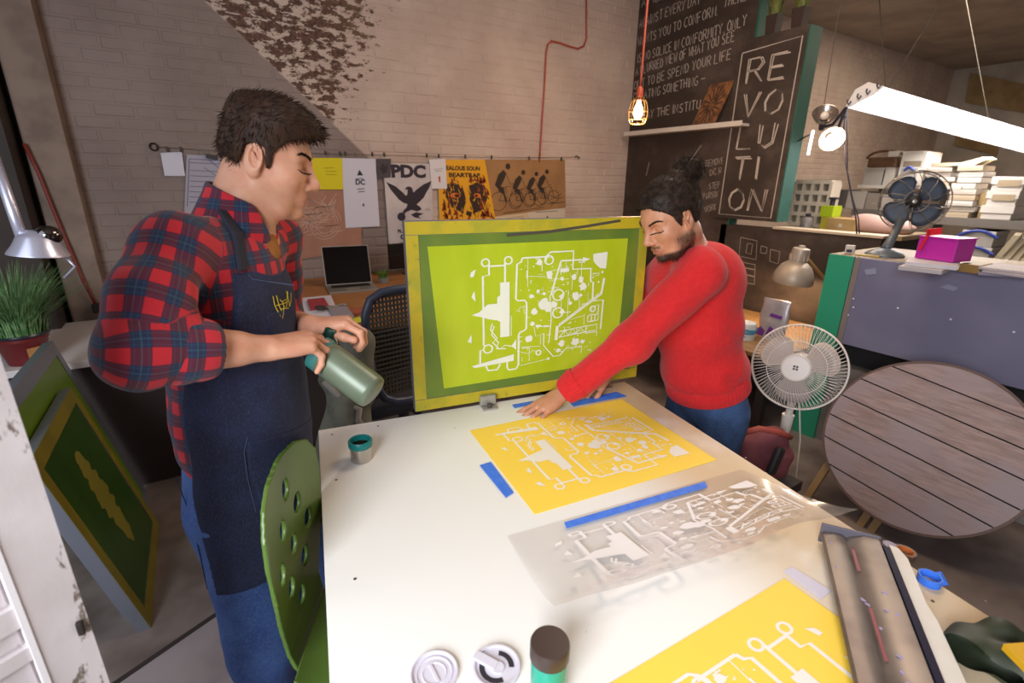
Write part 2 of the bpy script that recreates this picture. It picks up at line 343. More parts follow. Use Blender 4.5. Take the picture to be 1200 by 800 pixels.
# ================================================================== FIGURES: distance fields meshed to one continuous skin
class Vol:
    def __init__(s, lo, hi, h):
        s.lo = np.array(lo, np.float32); s.h = h; s.n = np.ceil((np.array(hi)-s.lo)/h).astype(int)+1; s.d = np.full(s.n, .5, np.float32)
    def sub(s, lo, hi):
        a = np.maximum(np.floor((np.array(lo)-s.lo)/s.h).astype(int), 0); b = np.minimum(np.ceil((np.array(hi)-s.lo)/s.h).astype(int)+1, s.n)
        if (b <= a).any(): return None
        ax = [(s.lo[i]+s.h*np.arange(a[i], b[i], dtype=np.float32)) for i in range(3)]
        return tuple(slice(a[i], b[i]) for i in range(3)), ax[0][:, None, None], ax[1][None, :, None], ax[2][None, None, :]
    def put(s, f, lo, hi, k=.01, op='add', pad=None):
        p = (pad if pad is not None else k+3*s.h); r = s.sub(np.array(lo)-p, np.array(hi)+p)
        if r is None: return
        sl, x, y, z = r; b = f(x, y, z); a = s.d[sl]
        if op == 'cut': a, b = -a, b
        h = np.clip(.5+.5*(b-a)/k, 0, 1); v = a*h+b*(1-h)-k*h*(1-h)
        s.d[sl] = -v if op == 'cut' else v
    def cone(s, a, b, ra, rb=None, k=.012, op='add'):
        a = np.array(a, np.float32); b = np.array(b, np.float32); rb = ra if rb is None else rb; ba = b-a; L = max(float(ba@ba), 1e-9)
        def f(x, y, z):
            px, py, pz = x-a[0], y-a[1], z-a[2]; t = np.clip((px*ba[0]+py*ba[1]+pz*ba[2])/L, 0, 1)
            return np.sqrt((px-t*ba[0])**2+(py-t*ba[1])**2+(pz-t*ba[2])**2)-(ra+t*(rb-ra))
        m = max(ra, rb); s.put(f, np.minimum(a, b)-m, np.maximum(a, b)+m, k, op)
    def chain(s, pts, rs, k=.012):
        for i in range(len(pts)-1): s.cone(pts[i], pts[i+1], rs[i], rs[i+1], k)
    def ell(s, c, r, R=None, k=.012, op='add', clip=None, inflate=0.):
        c = np.array(c, np.float32); r = np.array(r, np.float32)+inflate; R = np.eye(3, dtype=np.float32) if R is None else np.array(R, np.float32)   # rows of R: local axes
        def f(x, y, z):
            px, py, pz = x-c[0], y-c[1], z-c[2]; q = [px*R[i, 0]+py*R[i, 1]+pz*R[i, 2] for i in range(3)]
            k0 = np.sqrt((q[0]/r[0])**2+(q[1]/r[1])**2+(q[2]/r[2])**2); k1 = np.sqrt((q[0]/r[0]**2)**2+(q[1]/r[1]**2)**2+(q[2]/r[2]**2)**2)+1e-6
            d = k0*(k0-1)/k1
            if clip is not None: d = np.maximum(d, clip(*q))
            return d
        e = np.sqrt(((R.T*r)**2).sum(1)); s.put(f, c-e, c+e, k, op)
    def box(s, c, r, R=None, rnd=.01, k=.01, op='add'):
        c = np.array(c, np.float32); r = np.array(r, np.float32)-rnd; R = np.eye(3, dtype=np.float32) if R is None else np.array(R, np.float32)
        def f(x, y, z):
            px, py, pz = x-c[0], y-c[1], z-c[2]; q = [np.abs(px*R[i, 0]+py*R[i, 1]+pz*R[i, 2])-r[i] for i in range(3)]
            return np.sqrt(np.maximum(q[0], 0)**2+np.maximum(q[1], 0)**2+np.maximum(q[2], 0)**2)+np.minimum(np.maximum(np.maximum(q[0], q[1]), q[2]), 0)-rnd
        e = (np.abs(R.T)*(r+rnd)).sum(1); s.put(f, c-e, c+e, k, op)
    def axes(s): return [(s.lo[i]+s.h*np.arange(s.n[i], dtype=np.float32)).reshape([-1 if j == i else 1 for j in range(3)]) for i in range(3)]
    def wrinkle(s, amp, scale, seed=0, dirv=None):
        r = np.random.default_rng(seed); x, y, z = s.axes(); w = 0
        m = np.abs(s.d) < .05
        for i in range(4):
            v = r.normal(size=3); v /= np.linalg.norm(v)
            if dirv is not None: v = v*.35+np.array(dirv)*r.choice([-1, 1]); 
            v = v*scale*(.6+.3*i); ph = r.uniform(0, 6, 2); u = r.normal(size=3)*scale*.3
            w = w+np.sin(x*v[0]+y*v[1]+z*v[2]+ph[0]+1.3*np.sin(x*u[0]+y*u[1]+z*u[2]+ph[1]))/(1+.5*i)
        s.d += (amp*w).astype(np.float32)
    def half(s, p, n, k=.004):
        """keep the side of the plane that n points away from"""
        x, y, z = s.axes(); n = np.array(n, float); n /= np.linalg.norm(n); b = ((x-p[0])*n[0]+(y-p[1])*n[1]+(z-p[2])*n[2]).astype(np.float32)
        h = np.clip(.5-.5*(b-s.d)/k, 0, 1); s.d = b+(s.d-b)*h+k*h*(1-h)
    def mesh(s):
        d = s.d; sg = d < 0; c = np.zeros(s.n-1, np.int8)
        O = [(i, j, k) for i in (0, 1) for j in (0, 1) for k in (0, 1)]; N = s.n
        for i, j, k in O: c += sg[i:N[0]-1+i, j:N[1]-1+j, k:N[2]-1+k]
        act = (c > 0) & (c < 8); idx = np.full(act.shape, -1, np.int32); I = np.argwhere(act); idx[act] = np.arange(len(I))
        vals = {o: d[I[:, 0]+o[0], I[:, 1]+o[1], I[:, 2]+o[2]] for o in O}
        acc = np.zeros((len(I), 3), np.float32); cnt = np.zeros(len(I), np.float32)
        for o in O:
            for a in range(3):
                if o[a] == 0:
                    q = tuple(1 if t == a else o[t] for t in range(3)); v1, v2 = vals[o], vals[q]; m = (v1 < 0) != (v2 < 0)
                    t = v1[m]/(v1[m]-v2[m]); p = np.tile(np.array(o, np.float32), (m.sum(), 1)); p[:, a] += t; acc[m] += p; cnt[m] += 1
        V = s.lo+s.h*(I+acc/cnt[:, None]); Q = []
        for a in range(3):
            b, e = (a+1) % 3, (a+2) % 3
            s1 = [slice(0, N[t]-1) for t in range(3)]; s2 = list(s1); s2[a] = slice(1, N[a])
            A, B = sg[tuple(s1)], sg[tuple(s2)]; E = np.argwhere(A != B); E = E[(E[:, b] > 0) & (E[:, e] > 0)]
            ins = A[E[:, 0], E[:, 1], E[:, 2]]
            def g(db, de): T = E.copy(); T[:, b] -= db; T[:, e] -= de; return idx[T[:, 0], T[:, 1], T[:, 2]]
            q = np.stack([g(1, 1), g(0, 1), g(0, 0), g(1, 0)], 1); q[~ins] = q[~ins][:, ::-1]; Q.append(q)
        Q = np.concatenate(Q); Q = Q[(Q >= 0).all(1)]; return V.astype(np.float32), Q
def unit(v): v = np.array(v, float); return v/np.linalg.norm(v)
def smoothstep(v, a, b): t = np.clip((v-a)/(b-a), 0, 1); return t*t*(3-2*t)
def head_frame(F, tilt=0.):
    F = unit(F); up = np.array([0, 0, 1.]); L = unit(np.cross(up, F)); U = np.cross(F, L)
    L2 = L*math.cos(tilt)+U*math.sin(tilt); U2 = U*math.cos(tilt)-L*math.sin(tilt); return np.array([F, L2, U2])
def head(vol, c, R, s, nose=1., jaw=1., crown=1.):
    """skull, face, ears; c: centre of the head, rows of R: forward, left, up"""
    c = np.array(c, float); P = lambda f, l, u: c+s*(f*R[0]+l*R[1]+u*R[2])
    E = lambda f, l, u, r, k=.012, op='add', RR=None, clip=None: vol.ell(P(f, l, u), np.array(r)*s, R if RR is None else RR, k*s, op, clip)
    C = lambda a, b, ra, rb, k=.01, op='add': vol.cone(P(*a), P(*b), ra*s, rb*s, k*s, op)
    E(-.004+.10*(1-crown), 0, .036-.05*(1-crown), (.098*crown, .076, .092*crown)); E(.022, 0, -.010, (.07, .066, .092), .03)            # cranium, mid face
    E(.030, 0, -.055, (.058, .056*jaw, .05), .03); C((.048, -.022, -.098), (.048, .022, -.098), .020, .020, .026); E(.076, 0, -.100, (.021, .023, .018), .016)   # jaw, chin
    for q in (-1, 1):
        C((-.005, q*.054*jaw, -.055), (.045, q*.036*jaw, -.092), .017, .016, .03)               # jaw line
        E(.055, q*.047, -.018, (.028, .022, .022), .025)                                        # cheek bone
        C((.083, q*.014, .030), (.066, q*.048, .031), .011, .010, .018)                         # brow
        E(.090, q*.033, .008, (.015, .017, .012), .014, 'cut')                                  # eye socket
        E(.0675, q*.0335, .0045, (.0165, .0185, .0140), .006)                                    # lids over the eye
        E(.0835, q*.0335, .0000, (.006, .0145, .0014), .0015, 'cut')                             # lid line
        E(.099, q*.0125, -.0345, (.0115, .0085, .0085), .006)                                   # nostril wing
        E(.101, q*.0065, -.0425, (.006, .0035, .003), .003, 'cut')
        # ear
        er = R.copy(); a = q*.42; er = np.array([R[0]*math.cos(a)+R[1]*math.sin(a), -R[0]*math.sin(a)+R[1]*math.cos(a), R[2]])
        vol.ell(P(-.012, q*.079, .002), np.array((.021, .0085, .033))*s, er, .006*s); E(-.008, q*.077, -.026, (.011, .008, .012), .008)
        vol.ell(P(-.008, q*.0865, .006), np.array((.013, .0065, .022))*s, er, .004*s, 'cut')
        vol.cone(P(-.004, q*.083, -.004), P(-.014, q*.0855, .014), .0038*s, .0032*s, .004*s)
    C((.088, 0, .020), (.111*nose, 0, -.020), .0095, .0105, .014); E(.1135*nose, 0, -.028, (.0135, .0125, .0115), .01)   # nose
    E(.083, 0, -.062, (.016, .026, .02), .016)
    C((.0955, -.012, -.0615), (.0955, .012, -.0615), .0055, .0055, .006); C((.0905, -.02, -.0645), (.0955, -.008, -.0615), .003, .0045, .006); C((.0905, .02, -.0645), (.0955, .008, -.0615), .003, .0045, .006)
    C((.0925, -.011, -.0745), (.0925, .011, -.0745), .0068, .0068, .007)
    E(.1, 0, -.0675, (.0075, .021, .0012), .002, 'cut')                                         # between the lips
    return P
def make_hand(vol, W, d, n, s, size=1., curl=(30, 35, 25), spread=4., thumb=(35, 20), bend=None, side=1, thick=1.):
    """W wrist, d towards the knuckles, n out of the palm, s towards the thumb"""
    W = np.array(W, float); d = unit(d); n = unit(np.array(n)-d*np.dot(n, d)); s = unit(np.array(s)-d*np.dot(s, d)-n*np.dot(s, n)); z = size
    B = [W+z*(d*a+s*b+n*c) for a, b, c in ((.092, .030, .000), (.096, .009, -.003), (.091, -.012, -.002), (.081, -.031, .003))]
    for i, b in enumerate(B): vol.cone(W+z*(d*.012+s*(.018-.012*i)), b-n*.0, .0155*z, .0122*z, .014*z)
    vol.ell(W+z*(d*.05+n*.006), np.array((.045, .036, .015))*z, np.array([d, s, n]), .015*z)
    Ls = [(.043, .026, .021), (.047, .030, .022), (.043, .028, .021), (.034, .021, .019)]; Rr = [.0092, .0095, .0090, .0080]; tips = []
    for i in range(4):
        cu = bend[i] if bend else curl; ang = 0; p = B[i]; sp = math.radians(spread*(1.5-i)); dd = unit(d*math.cos(sp)+s*math.sin(sp)); r = Rr[i]*z*thick; pts = [p]; rs = [r*1.1]
        for L, a in zip(Ls[i], cu):
            ang += math.radians(a); v = dd*math.cos(ang)+n*math.sin(ang); p = p+v*L*z; pts.append(p); r *= .93; rs.append(r)
        vol.chain(pts, rs, .0045*z); tips.append((pts, rs, v))
    t0 = W+z*(d*.022+s*.022+n*.006); a, b = [math.radians(v) for v in thumb]
    v1 = unit(d*math.cos(a)+s*math.sin(a)*.8+n*math.sin(a)*.5); v2 = unit(v1*math.cos(b)+(d*.6-s*.3+n*.4)*math.sin(b)); v3 = unit(v2*math.cos(b)+(d*.4-s*.6+n*.3)*math.sin(b))
    t1 = t0+v1*.042*z; t2 = t1+v2*.034*z; t3 = t2+v3*.026*z
    vol.chain([t0, t1], [.016*z, .0125*z], .014*z); vol.chain([t1, t2, t3], [.0118*z, .0108*z, .0088*z], .006*z)
    return tips, (t1, t2, t3)
def cyl_uv(V, a, b, ref, flat=0.):
    """unrolled coordinates (metres round, metres along) about the axis a-b; the seam lies opposite ref"""
    a, b = np.array(a, float), np.array(b, float); ax = unit(b-a); e1 = unit(np.array(ref)-ax*np.dot(ref, ax)); e2 = np.cross(ax, e1); p = V-a
    t = p@ax; q1, q2 = p@e1, p@e2; L = np.linalg.norm(b-a); tc = np.clip(t, 0, L)
    dist = np.sqrt(q1**2+q2**2+(t-tc)**2); return (np.arctan2(q2, np.maximum(q1, flat)) if flat else np.arctan2(q2, q1)), t, dist
def skin_mat(name, base, warm, lips, stub=None):
    t = NT(name); p = t.objco(); n = t.noise(p, 26, 4)
    c = t.mix(t.smooth(n, .3, .7), lin(base), lin(warm))
    at = t.n('ShaderNodeAttribute', attribute_name='lip').outputs['Fac']; c = t.mix(at, c, lin(lips))
    st = t.n('ShaderNodeAttribute', attribute_name='dark').outputs['Fac']; c = t.mix(st, c, lin(stub or '#2a1c16'))
    t.base(c); t.b.inputs['Roughness'].default_value = .5; t.b.inputs['Subsurface Weight'].default_value = .12; t.b.inputs['Subsurface Radius'].default_value = (.012, .004, .002); t.b.inputs['Subsurface Scale'].default_value = .4
    t.bump(t.noise(p, 420, 2), .06, .001); return t.m
def hair_mat(name, c1, c2, sc):
    t = NT(name); p = t.objco(); n = t.noise(t.scaled(p, sc), 60, 3)
    t.base(t.mix(t.smooth(n, .35, .65), lin(c1), lin(c2))); t.b.inputs['Roughness'].default_value = .62; t.b.inputs['Specular IOR Level'].default_value = .25; t.bump(n, .5, .003); return t.m
def strands(name, mat, parent, roots, dirs, L, r, seed=0, droop=.0, n=4, wav=.15):
    """tapered locks of hair joined into one mesh"""
    g = np.random.default_rng(seed); V = []; Q = []; b = 0
    for p, d in zip(roots, dirs):
        d = unit(d); x = unit(np.cross(d, g.normal(size=3))); y = np.cross(d, x); l = L*g.uniform(.6, 1.3); w = g.normal(size=3)*wav
        prev = np.array(p, float); 
        for k in range(n+1):
            f = k/n; c = prev if k == 0 else prev+unit(d+w*f+np.array([0, 0, -droop])*f)*l/n; prev = c; rr = r*(1-.85*f)*(1 if k else .8)
            V += [c+rr*x, c+rr*(-.5*x+.87*y), c+rr*(-.5*x-.87*y)]
            if k: 
                for j in range(3): Q.append((b+3*(k-1)+j, b+3*(k-1)+(j+1) % 3, b+3*k+(j+1) % 3, b+3*k+j))
        b += 3*(n+1)
    return mesh_np(name, np.array(V), np.array(Q), mat, parent)
# ================================================================== THE WORK TABLE AND WHAT LIES ON IT
TA, TB = Zp(373, 504, TZ), Zp(732, 447, TZ); TX = (TB-TA).normalized(); TY = Vector((TX.y, -TX.x, 0))      # TY runs towards the viewer
TR = math.atan2(TX.y, TX.x); TW, TLEN = (TB-TA).length, 1.62
def tp(a, b, z=0.): return TA+TX*a+TY*b+Vector((0, 0, z))
tbl = thing('work_table', 'long table with a white painted top and pale plywood edges', 'table', tuple(tp(TW/2, TLEN/2))[:2]+(0,), TR)
def top_mat():
    t = NT('white_table_paint'); p = t.objco(); n = t.noise(p, 3, 4); s = t.noise(p, 28, 2)
    g = t.n('ShaderNodeSeparateXYZ'); t.l(p, g.inputs[0])
    worn = t.math('MULTIPLY', t.smooth(g.outputs[0], .12, .45), t.smooth(n, .22, .52))
    c = t.mix(t.math('MULTIPLY', worn, .9), lin('#efece8'), lin('#d6b98f')); c = t.mix(t.math('MULTIPLY', t.smooth(s, .76, .8), .6), c, lin('#8d8377'))
    t.base(c); t.b.inputs['Roughness'].default_value = .38; return t.m
mb = MB(); mb.box(tp(TW/2, TLEN/2, -.009), (TW, TLEN, .018), Matrix.Rotation(TR, 3, 'Z'), .002); mb.build('tabletop', top_mat(), tbl)
ply = M('plywood', '#c9a87a', .6, col2='#b08c5e', scale=8, stretch=(1, 1, 9))
for a, b, w, d in ((TW/2, .05, TW-.1, .04), (TW/2, TLEN-.05, TW-.1, .04), (.05, TLEN/2, .04, TLEN-.14), (TW-.05, TLEN/2, .04, TLEN-.14)):
    mb = MB(); mb.box(tp(a, b, -.066), (w, d, .095), Matrix.Rotation(TR, 3, 'Z'), .002); mb.build('apron_rail', ply, tbl)
for a in (.07, TW-.07):
    for b in (.07, TLEN-.07):
        mb = MB(); mb.box(tp(a, b, -.018-.446), (.07, .07, .89), Matrix.Rotation(TR, 3, 'Z'), .003); mb.build('leg', ply, tbl)
mb = MB()
for px, py in ((389, 509), (443, 499), (394, 562), (1093, 704), (1154, 704), (1123, 527), (416, 678), (874, 536)):
    q = Zp(px, py, TZ+.0004); mb.cyl(q-Vector((0, 0, .001)), q+Vector((0, 0, .0004)), .0035, n=8)
mb.build('screw_heads', M('screw', '#6a6259', .5, .6), tbl)
# ---- the line art that is printed, screened and filmed: one drawing on a unit sheet
def art_pieces():
    L = []; F = []
    def circ(x, y, r, w=7): L.append(([(x+r*math.cos(2*PI*i/18), y+r*math.sin(2*PI*i/18)) for i in range(19)], w))
    for x, y, r in ((172, 118, 20), (293, 112, 20), (520, 122, 24), (180, 600, 24), (797, 427, 16), (580, 325, 32), (580, 430, 30), (470, 660, 14)): circ(x, y, r)
    for p in ([(190, 130), (190, 185), (157, 190), (157, 580)], [(157, 602), (138, 605), (135, 690)], [(192, 138), (275, 138)], [(275, 122), (275, 230)], [(370, 103), (520, 103)],
              [(370, 103), (362, 125), (340, 135), (335, 325), (345, 338), (385, 340), (396, 355), (396, 505), (385, 515), (358, 525), (352, 540), (352, 720), (338, 742), (296, 742), (287, 725), (287, 690)], [(168, 700), (180, 730), (230, 730), (248, 700)],
              [(500, 130), (508, 95), (528, 78), (662, 78), (662, 182), (772, 184), (775, 260), (792, 266), (792, 370)], [(590, 130), (745, 130)], [(590, 130), (535, 325)], [(790, 378), (862, 378), (855, 560)]): L.append((p, 8))
    for p in ([(590, 545), (760, 530)], [(590, 580), (820, 562)], [(600, 575), (625, 540), (650, 573), (675, 537), (700, 568), (725, 535), (750, 565), (770, 540)], [(500, 545), (500, 620), (560, 695), (600, 695), (640, 655), (740, 655)], [(455, 502), (530, 502)], [(530, 325), (542, 470), (530, 610)],
              [(770, 465), (835, 462), (835, 500), (768, 503), (770, 465)], [(760, 530), (830, 526), (830, 572), (760, 576), (760, 530)], [(792, 470), (792, 500)], [(815, 466), (813, 500)], [(205, 455), (195, 490), (232, 545), (205, 565), (245, 610), (275, 590), (310, 600)], [(215, 470), (200, 520), (238, 570), (225, 605), (280, 612)], [(797, 412), (835, 405), (832, 462)]): L.append((p, 5))
    for p in ([(400, 100), (400, 265)], [(520, 185), (640, 170)], [(370, 612), (480, 622)], [(415, 622), (415, 705)], [(715, 130), (715, 230)], [(710, 340), (710, 420)], [(745, 450), (745, 520)], [(560, 230), (640, 236)], [(660, 240), (660, 300)], [(310, 420), (310, 540)], [(340, 400), (360, 380), (390, 372)], [(440, 500), (452, 560), (498, 548)],
              [(400, 205), (505, 215)], [(640, 300), (640, 470)], [(480, 560), (480, 610)], [(365, 725), (540, 706)], [(660, 480), (740, 462)], [(620, 130), (620, 180)], [(690, 190), (690, 215)], [(480, 130), (450, 100)], [(600, 350), (600, 410)], [(360, 640), (410, 660), (440, 640), (462, 660)]): L.append((p, 2.5))
    # toothed stair
    pts = []; 
    for i in range(25):
        f = i/24; x, y = 590+(850-590)*f, 505+(330-505)*f; pts += [(x, y), (x+4, y-9)]
    L.append((pts, 6)); L.append(([(588, 512), (850, 340), (862, 250)], 7)); L.append(([(580, 510), (574, 595)], 14)); L.append(([(848, 335), (858, 245)], 9))
    F += [[(95, 398), (118, 390), (135, 385), (180, 345), (232, 345), (232, 310), (248, 300), (248, 230), (300, 230), (300, 540), (248, 540), (248, 450), (232, 440), (190, 430), (135, 410), (118, 405)],
          [(782, 100), (872, 92), (868, 190), (830, 185), (800, 160), (785, 140)], [(90, 690), (325, 650), (325, 690), (105, 703)], [(310, 600), (338, 560), (338, 625)], [(90, 190), (95, 165), (122, 150), (110, 190)], [(95, 298), (112, 265), (118, 325)], [(70, 545), (92, 505), (92, 557)],
          [(720, 115), (765, 128), (720, 146)], [(505, 185), (540, 185), (540, 232), (512, 225)], [(590, 175), (640, 175), (640, 194), (590, 194)], [(450, 490), (480, 490), (480, 503), (450, 503)]]
    g = random.Random(5)
    for x, y, r in ((465, 132, 16), (523, 208, 14), (672, 228, 17), (715, 245, 18), (730, 288, 24), (685, 340, 24), (600, 232, 12), (655, 380, 10), (500, 372, 34), (440, 412, 22), (525, 405, 20), (555, 380, 20), (430, 480, 14), (410, 570, 22), (610, 620, 20), (695, 620, 25), (740, 625, 14), (590, 660, 13), (460, 295, 12), (425, 320, 14), (495, 310, 10), (600, 335, 16), (606, 425, 16), (715, 338, 12), (530, 705, 8), (845, 210, 8), (825, 265, 7)):
        F.append([(x+r*(1+g.uniform(-.3, .25))*math.cos(2*PI*i/11), y+r*(1+g.uniform(-.3, .25))*math.sin(2*PI*i/11)) for i in range(11)])
    for i in range(70):
        x, y, r = g.uniform(350, 840), g.uniform(95, 690), g.uniform(2, 5); F.append([(x+r*math.cos(2*PI*i/6), y+r*math.sin(2*PI*i/6)) for i in range(6)])
    for i in range(60):
        x, y = g.uniform(350, 800), g.uniform(100, 690); l = g.uniform(12, 46); p = [(x, y), (x+l, y+g.uniform(-3, 3))] if g.random() < .5 else [(x, y), (x+g.uniform(-3, 3), y+l)]
        if g.random() < .4: p.append((p[-1][0]+g.uniform(-16, 16), p[-1][1]+g.uniform(-16, 16)))
        L.append((p, g.choice((2, 3, 4))))
    nz = lambda q: ((q[0]-75)/805, (745-q[1])/680)
    return [([nz(q) for q in p], w/805) for p, w in L], [[nz(q) for q in p] for p in F]
ART = art_pieces()
def art(name, place, wscale, mat, parent, sub=1, keep=None, nrm=Vector((0, 0, 1))):
    """place(u, v) gives the point of the sheet"""
    mb = MB(); place0 = place; cnt = [0]
    def place(u, v): return place0(u, v)+nrm*(cnt[0]*2.5e-6)
    def strip(pts, w):
        P = []
        for a, b in zip(pts, pts[1:]):
            n = max(1, int(math.hypot(b[0]-a[0], b[1]-a[1])*sub/.03)) if sub > 1 else 1
            P += [(a[0]+(b[0]-a[0])*i/n, a[1]+(b[1]-a[1])*i/n) for i in range(n)]
        P.append(pts[-1]); k = len(P); L = []
        for i, p in enumerate(P):
            t = (P[min(i+1, k-1)][0]-P[max(i-1, 0)][0], P[min(i+1, k-1)][1]-P[max(i-1, 0)][1]); l = math.hypot(*t) or 1; n = (-t[1]/l*w/2, t[0]/l*w/2)
            L.append((mb.bm.verts.new(place(p[0]+n[0], p[1]+n[1])), mb.bm.verts.new(place(p[0]-n[0], p[1]-n[1]))))
        for a, b in zip(L, L[1:]): mb.bm.faces.new((a[0], a[1], b[1], b[0]))
    for p, w in ART[0]:
        cnt[0] += 1
        if keep is None or all(keep(*q) for q in p): strip(p, w*wscale)
    for p in ART[1]:
        cnt[0] += 1
        if keep is not None and not all(keep(*q) for q in p): continue
        if sub == 1: mb.poly([place(*q) for q in p])
        else:
            b2 = bmesh.new(); f = b2.faces.new([b2.verts.new((q[0], q[1], 0)) for q in p]); bmesh.ops.triangulate(b2, faces=b2.faces); bmesh.ops.subdivide_edges(b2, edges=b2.edges, cuts=3, use_grid_fill=True)
            mp = {v: mb.bm.verts.new(place(v.co.x, v.co.y)) for v in b2.verts}
            for f in b2.faces: mb.bm.faces.new([mp[v] for v in f.verts])
            b2.free()
    return mb.build(name, mat, parent)
INK = M('white_ink', '#f3ece2', .5); YEL = M('yellow_poster_paper', '#ffd84e', .6); YELINK = M('tint_ink', '#fbd25c', .6)
def poster(label, far_left, ux, uy, W, H, group, name='poster_print'):
    """a printed sheet lying on the table, uy towards the viewer"""
    z = Vector((0, 0, 1)); o = Vector(far_left); pr_ = thing(name, label, 'print', tuple(o+ux*W/2+uy*H/2), math.atan2(ux.y, ux.x), group)
    MB().slab(o, o+ux*W, o+ux*W+uy*H, o+uy*H, (0, 0, .0012)).build('sheet', YEL, pr_)
    art('line_art', lambda u, v: o+ux*W*(.085+.845*u)+uy*H*(.075+.83*v)+z*.0018, 1.45, INK, pr_); return pr_
p1, p2, p3, p4 = [Zp(*q, TZ+.0005) for q in ((550, 505), (730, 467), (838, 540), (627, 602))]
ux = ((p2-p1)+(p3-p4)).normalized(); uy = Vector((ux.y, -ux.x, 0)); cc = (p1+p2+p3+p4)/4; PW, PH = ((p2-p1).length+(p3-p4).length)/2, ((p4-p1).length+(p3-p2).length)/2
poster('yellow poster print with white machine drawing, taped down beside the upright screen', cc-ux*PW/2-uy*PH/2, ux, uy, PW, PH, 'yellow poster prints on the table')
f0 = Zp(919, 678, TZ+.0005); a2 = math.radians(-3); ux2 = Vector((math.cos(a2), math.sin(a2), 0)); uy2 = Vector((ux2.y, -ux2.x, 0))
# the second sheet lies turned round: its far right corner is f0
o2 = f0-ux2*PW; prb = thing('poster_print', 'yellow poster print partly under the steel squeegee at the near edge', 'print', tuple(o2+ux2*PW/2+uy2*PH/2), a2, 'yellow poster prints on the table')
MB().slab(o2, o2+ux2*PW, o2+ux2*PW+uy2*PH, o2+uy2*PH, (0, 0, .0012)).build('sheet', YEL, prb)
art('line_art', lambda u, v: f0-ux2*PW*(.085+.845*u)+uy2*PH*(.095+.83*(1-v))+Vector((0, 0, .0018)), 1.6, INK, prb)
# blue masking tape
TAPE = M('blue_tape', '#3672e0', .55, col2='#4280ee', scale=40)
def tape(label, q, hgt=.0022):
    P = [Zp(x, y, TZ+hgt) for x, y in q]; c = sum(P, Vector())/4
    o = thing('tape_strip', label, 'tape', tuple(c), 0, 'strips of blue tape on the table'); MB().slab(*P, (0, 0, .0006)).build('strip', TAPE, o)
tape('short crumpled strip of blue tape on the left edge of the yellow print', ((562, 545), (575, 541), (602, 577), (593, 583)))
tape('long strip of blue tape along the top of the clear film', ((661, 612), (826, 564), (829, 571), (664, 619)), .0062)
tape('strip of blue tape at the far edge of the yellow print by the red cuff', ((667, 471), (722, 459), (735, 464), (672, 476)))
tape('strip of blue tape under the hinge side of the upright screen', ((600, 474), (640, 467), (642, 470), (603, 478)))
P = [Zp(x, y, TZ+.001) for x, y in ((918, 669), (928, 664), (974, 692), (962, 702))]; o = thing('paper_slip', 'pale lilac slip of paper beside the corner of the near yellow print', 'paper', tuple(sum(P, Vector())/4)); MB().slab(*P, (0, 0, .0008)).build('sheet', M('lilac_paper', '#d5cddd', .6), o)
# clear film, curled up along its near edge
def film_mat():
    t = NT('clear_film'); o = t.t.nodes['Material Output']; tr = t.n('ShaderNodeBsdfTransparent'); gl = t.n('ShaderNodeBsdfGlossy'); df = t.n('ShaderNodeBsdfDiffuse'); gl.inputs['Roughness'].default_value = .12
    tr.inputs[0].default_value = (.94, .92, .92, 1); df.inputs[0].default_value = (.86, .82, .82, 1)
    lw_ = t.n('ShaderNodeLayerWeight'); lw_.inputs[0].default_value = .5; fr = t.math('ADD', .04, t.math('MULTIPLY', t.math('POWER', lw_.outputs['Facing'], 4.), .45)); m1 = t.n('ShaderNodeMixShader'); m1.inputs[0].default_value = .12; t.l(tr.outputs[0], m1.inputs[1]); t.l(df.outputs[0], m1.inputs[2])
    m2 = t.n('ShaderNodeMixShader'); t.l(fr, m2.inputs[0]); t.l(m1.outputs[0], m2.inputs[1]); t.l(gl.outputs[0], m2.inputs[2]); t.l(m2.outputs[0], o.inputs[0]); return t.m
FA, FB, FC, FD = Zp(594, 629, TZ), Zp(868, 551, TZ), Zp(1004, 604, TZ+.02), Zp(650, 728, TZ+.012)
def film(u, v, up=0.):
    p = FA*(1-u)*(1-v)+FB*u*(1-v)+FC*u*v+FD*(1-u)*v
    z = .0035+.016*v*v+.010*v*max(0, math.sin(u*9+1.2*v))+.020*v**6+.014*u*u*v*max(0, math.sin(u*14+v*4))
    return Vector((p.x, p.y, TZ+z+up))
fl_ = thing('film_positive', 'clear film with a white drawing curling up in front of the yellow print', 'film', tuple((FA+FC)/2)); mb = MB(); N1, N2 = 48, 24
g = [[mb.bm.verts.new(film(i/N1, j/N2)) for j in range(N2+1)] for i in range(N1+1)]
for i in range(N1):
    for j in range(N2): mb.bm.faces.new((g[i][j], g[i+1][j], g[i+1][j+1], g[i][j+1]))
mb.build('sheet', film_mat(), fl_, 180)
art('line_art', lambda u, v: film(.10+.84*u, .16+.80*(1-v), .0012), 1.5, M('film_ink', '#f4eeee', .6), fl_, 2)
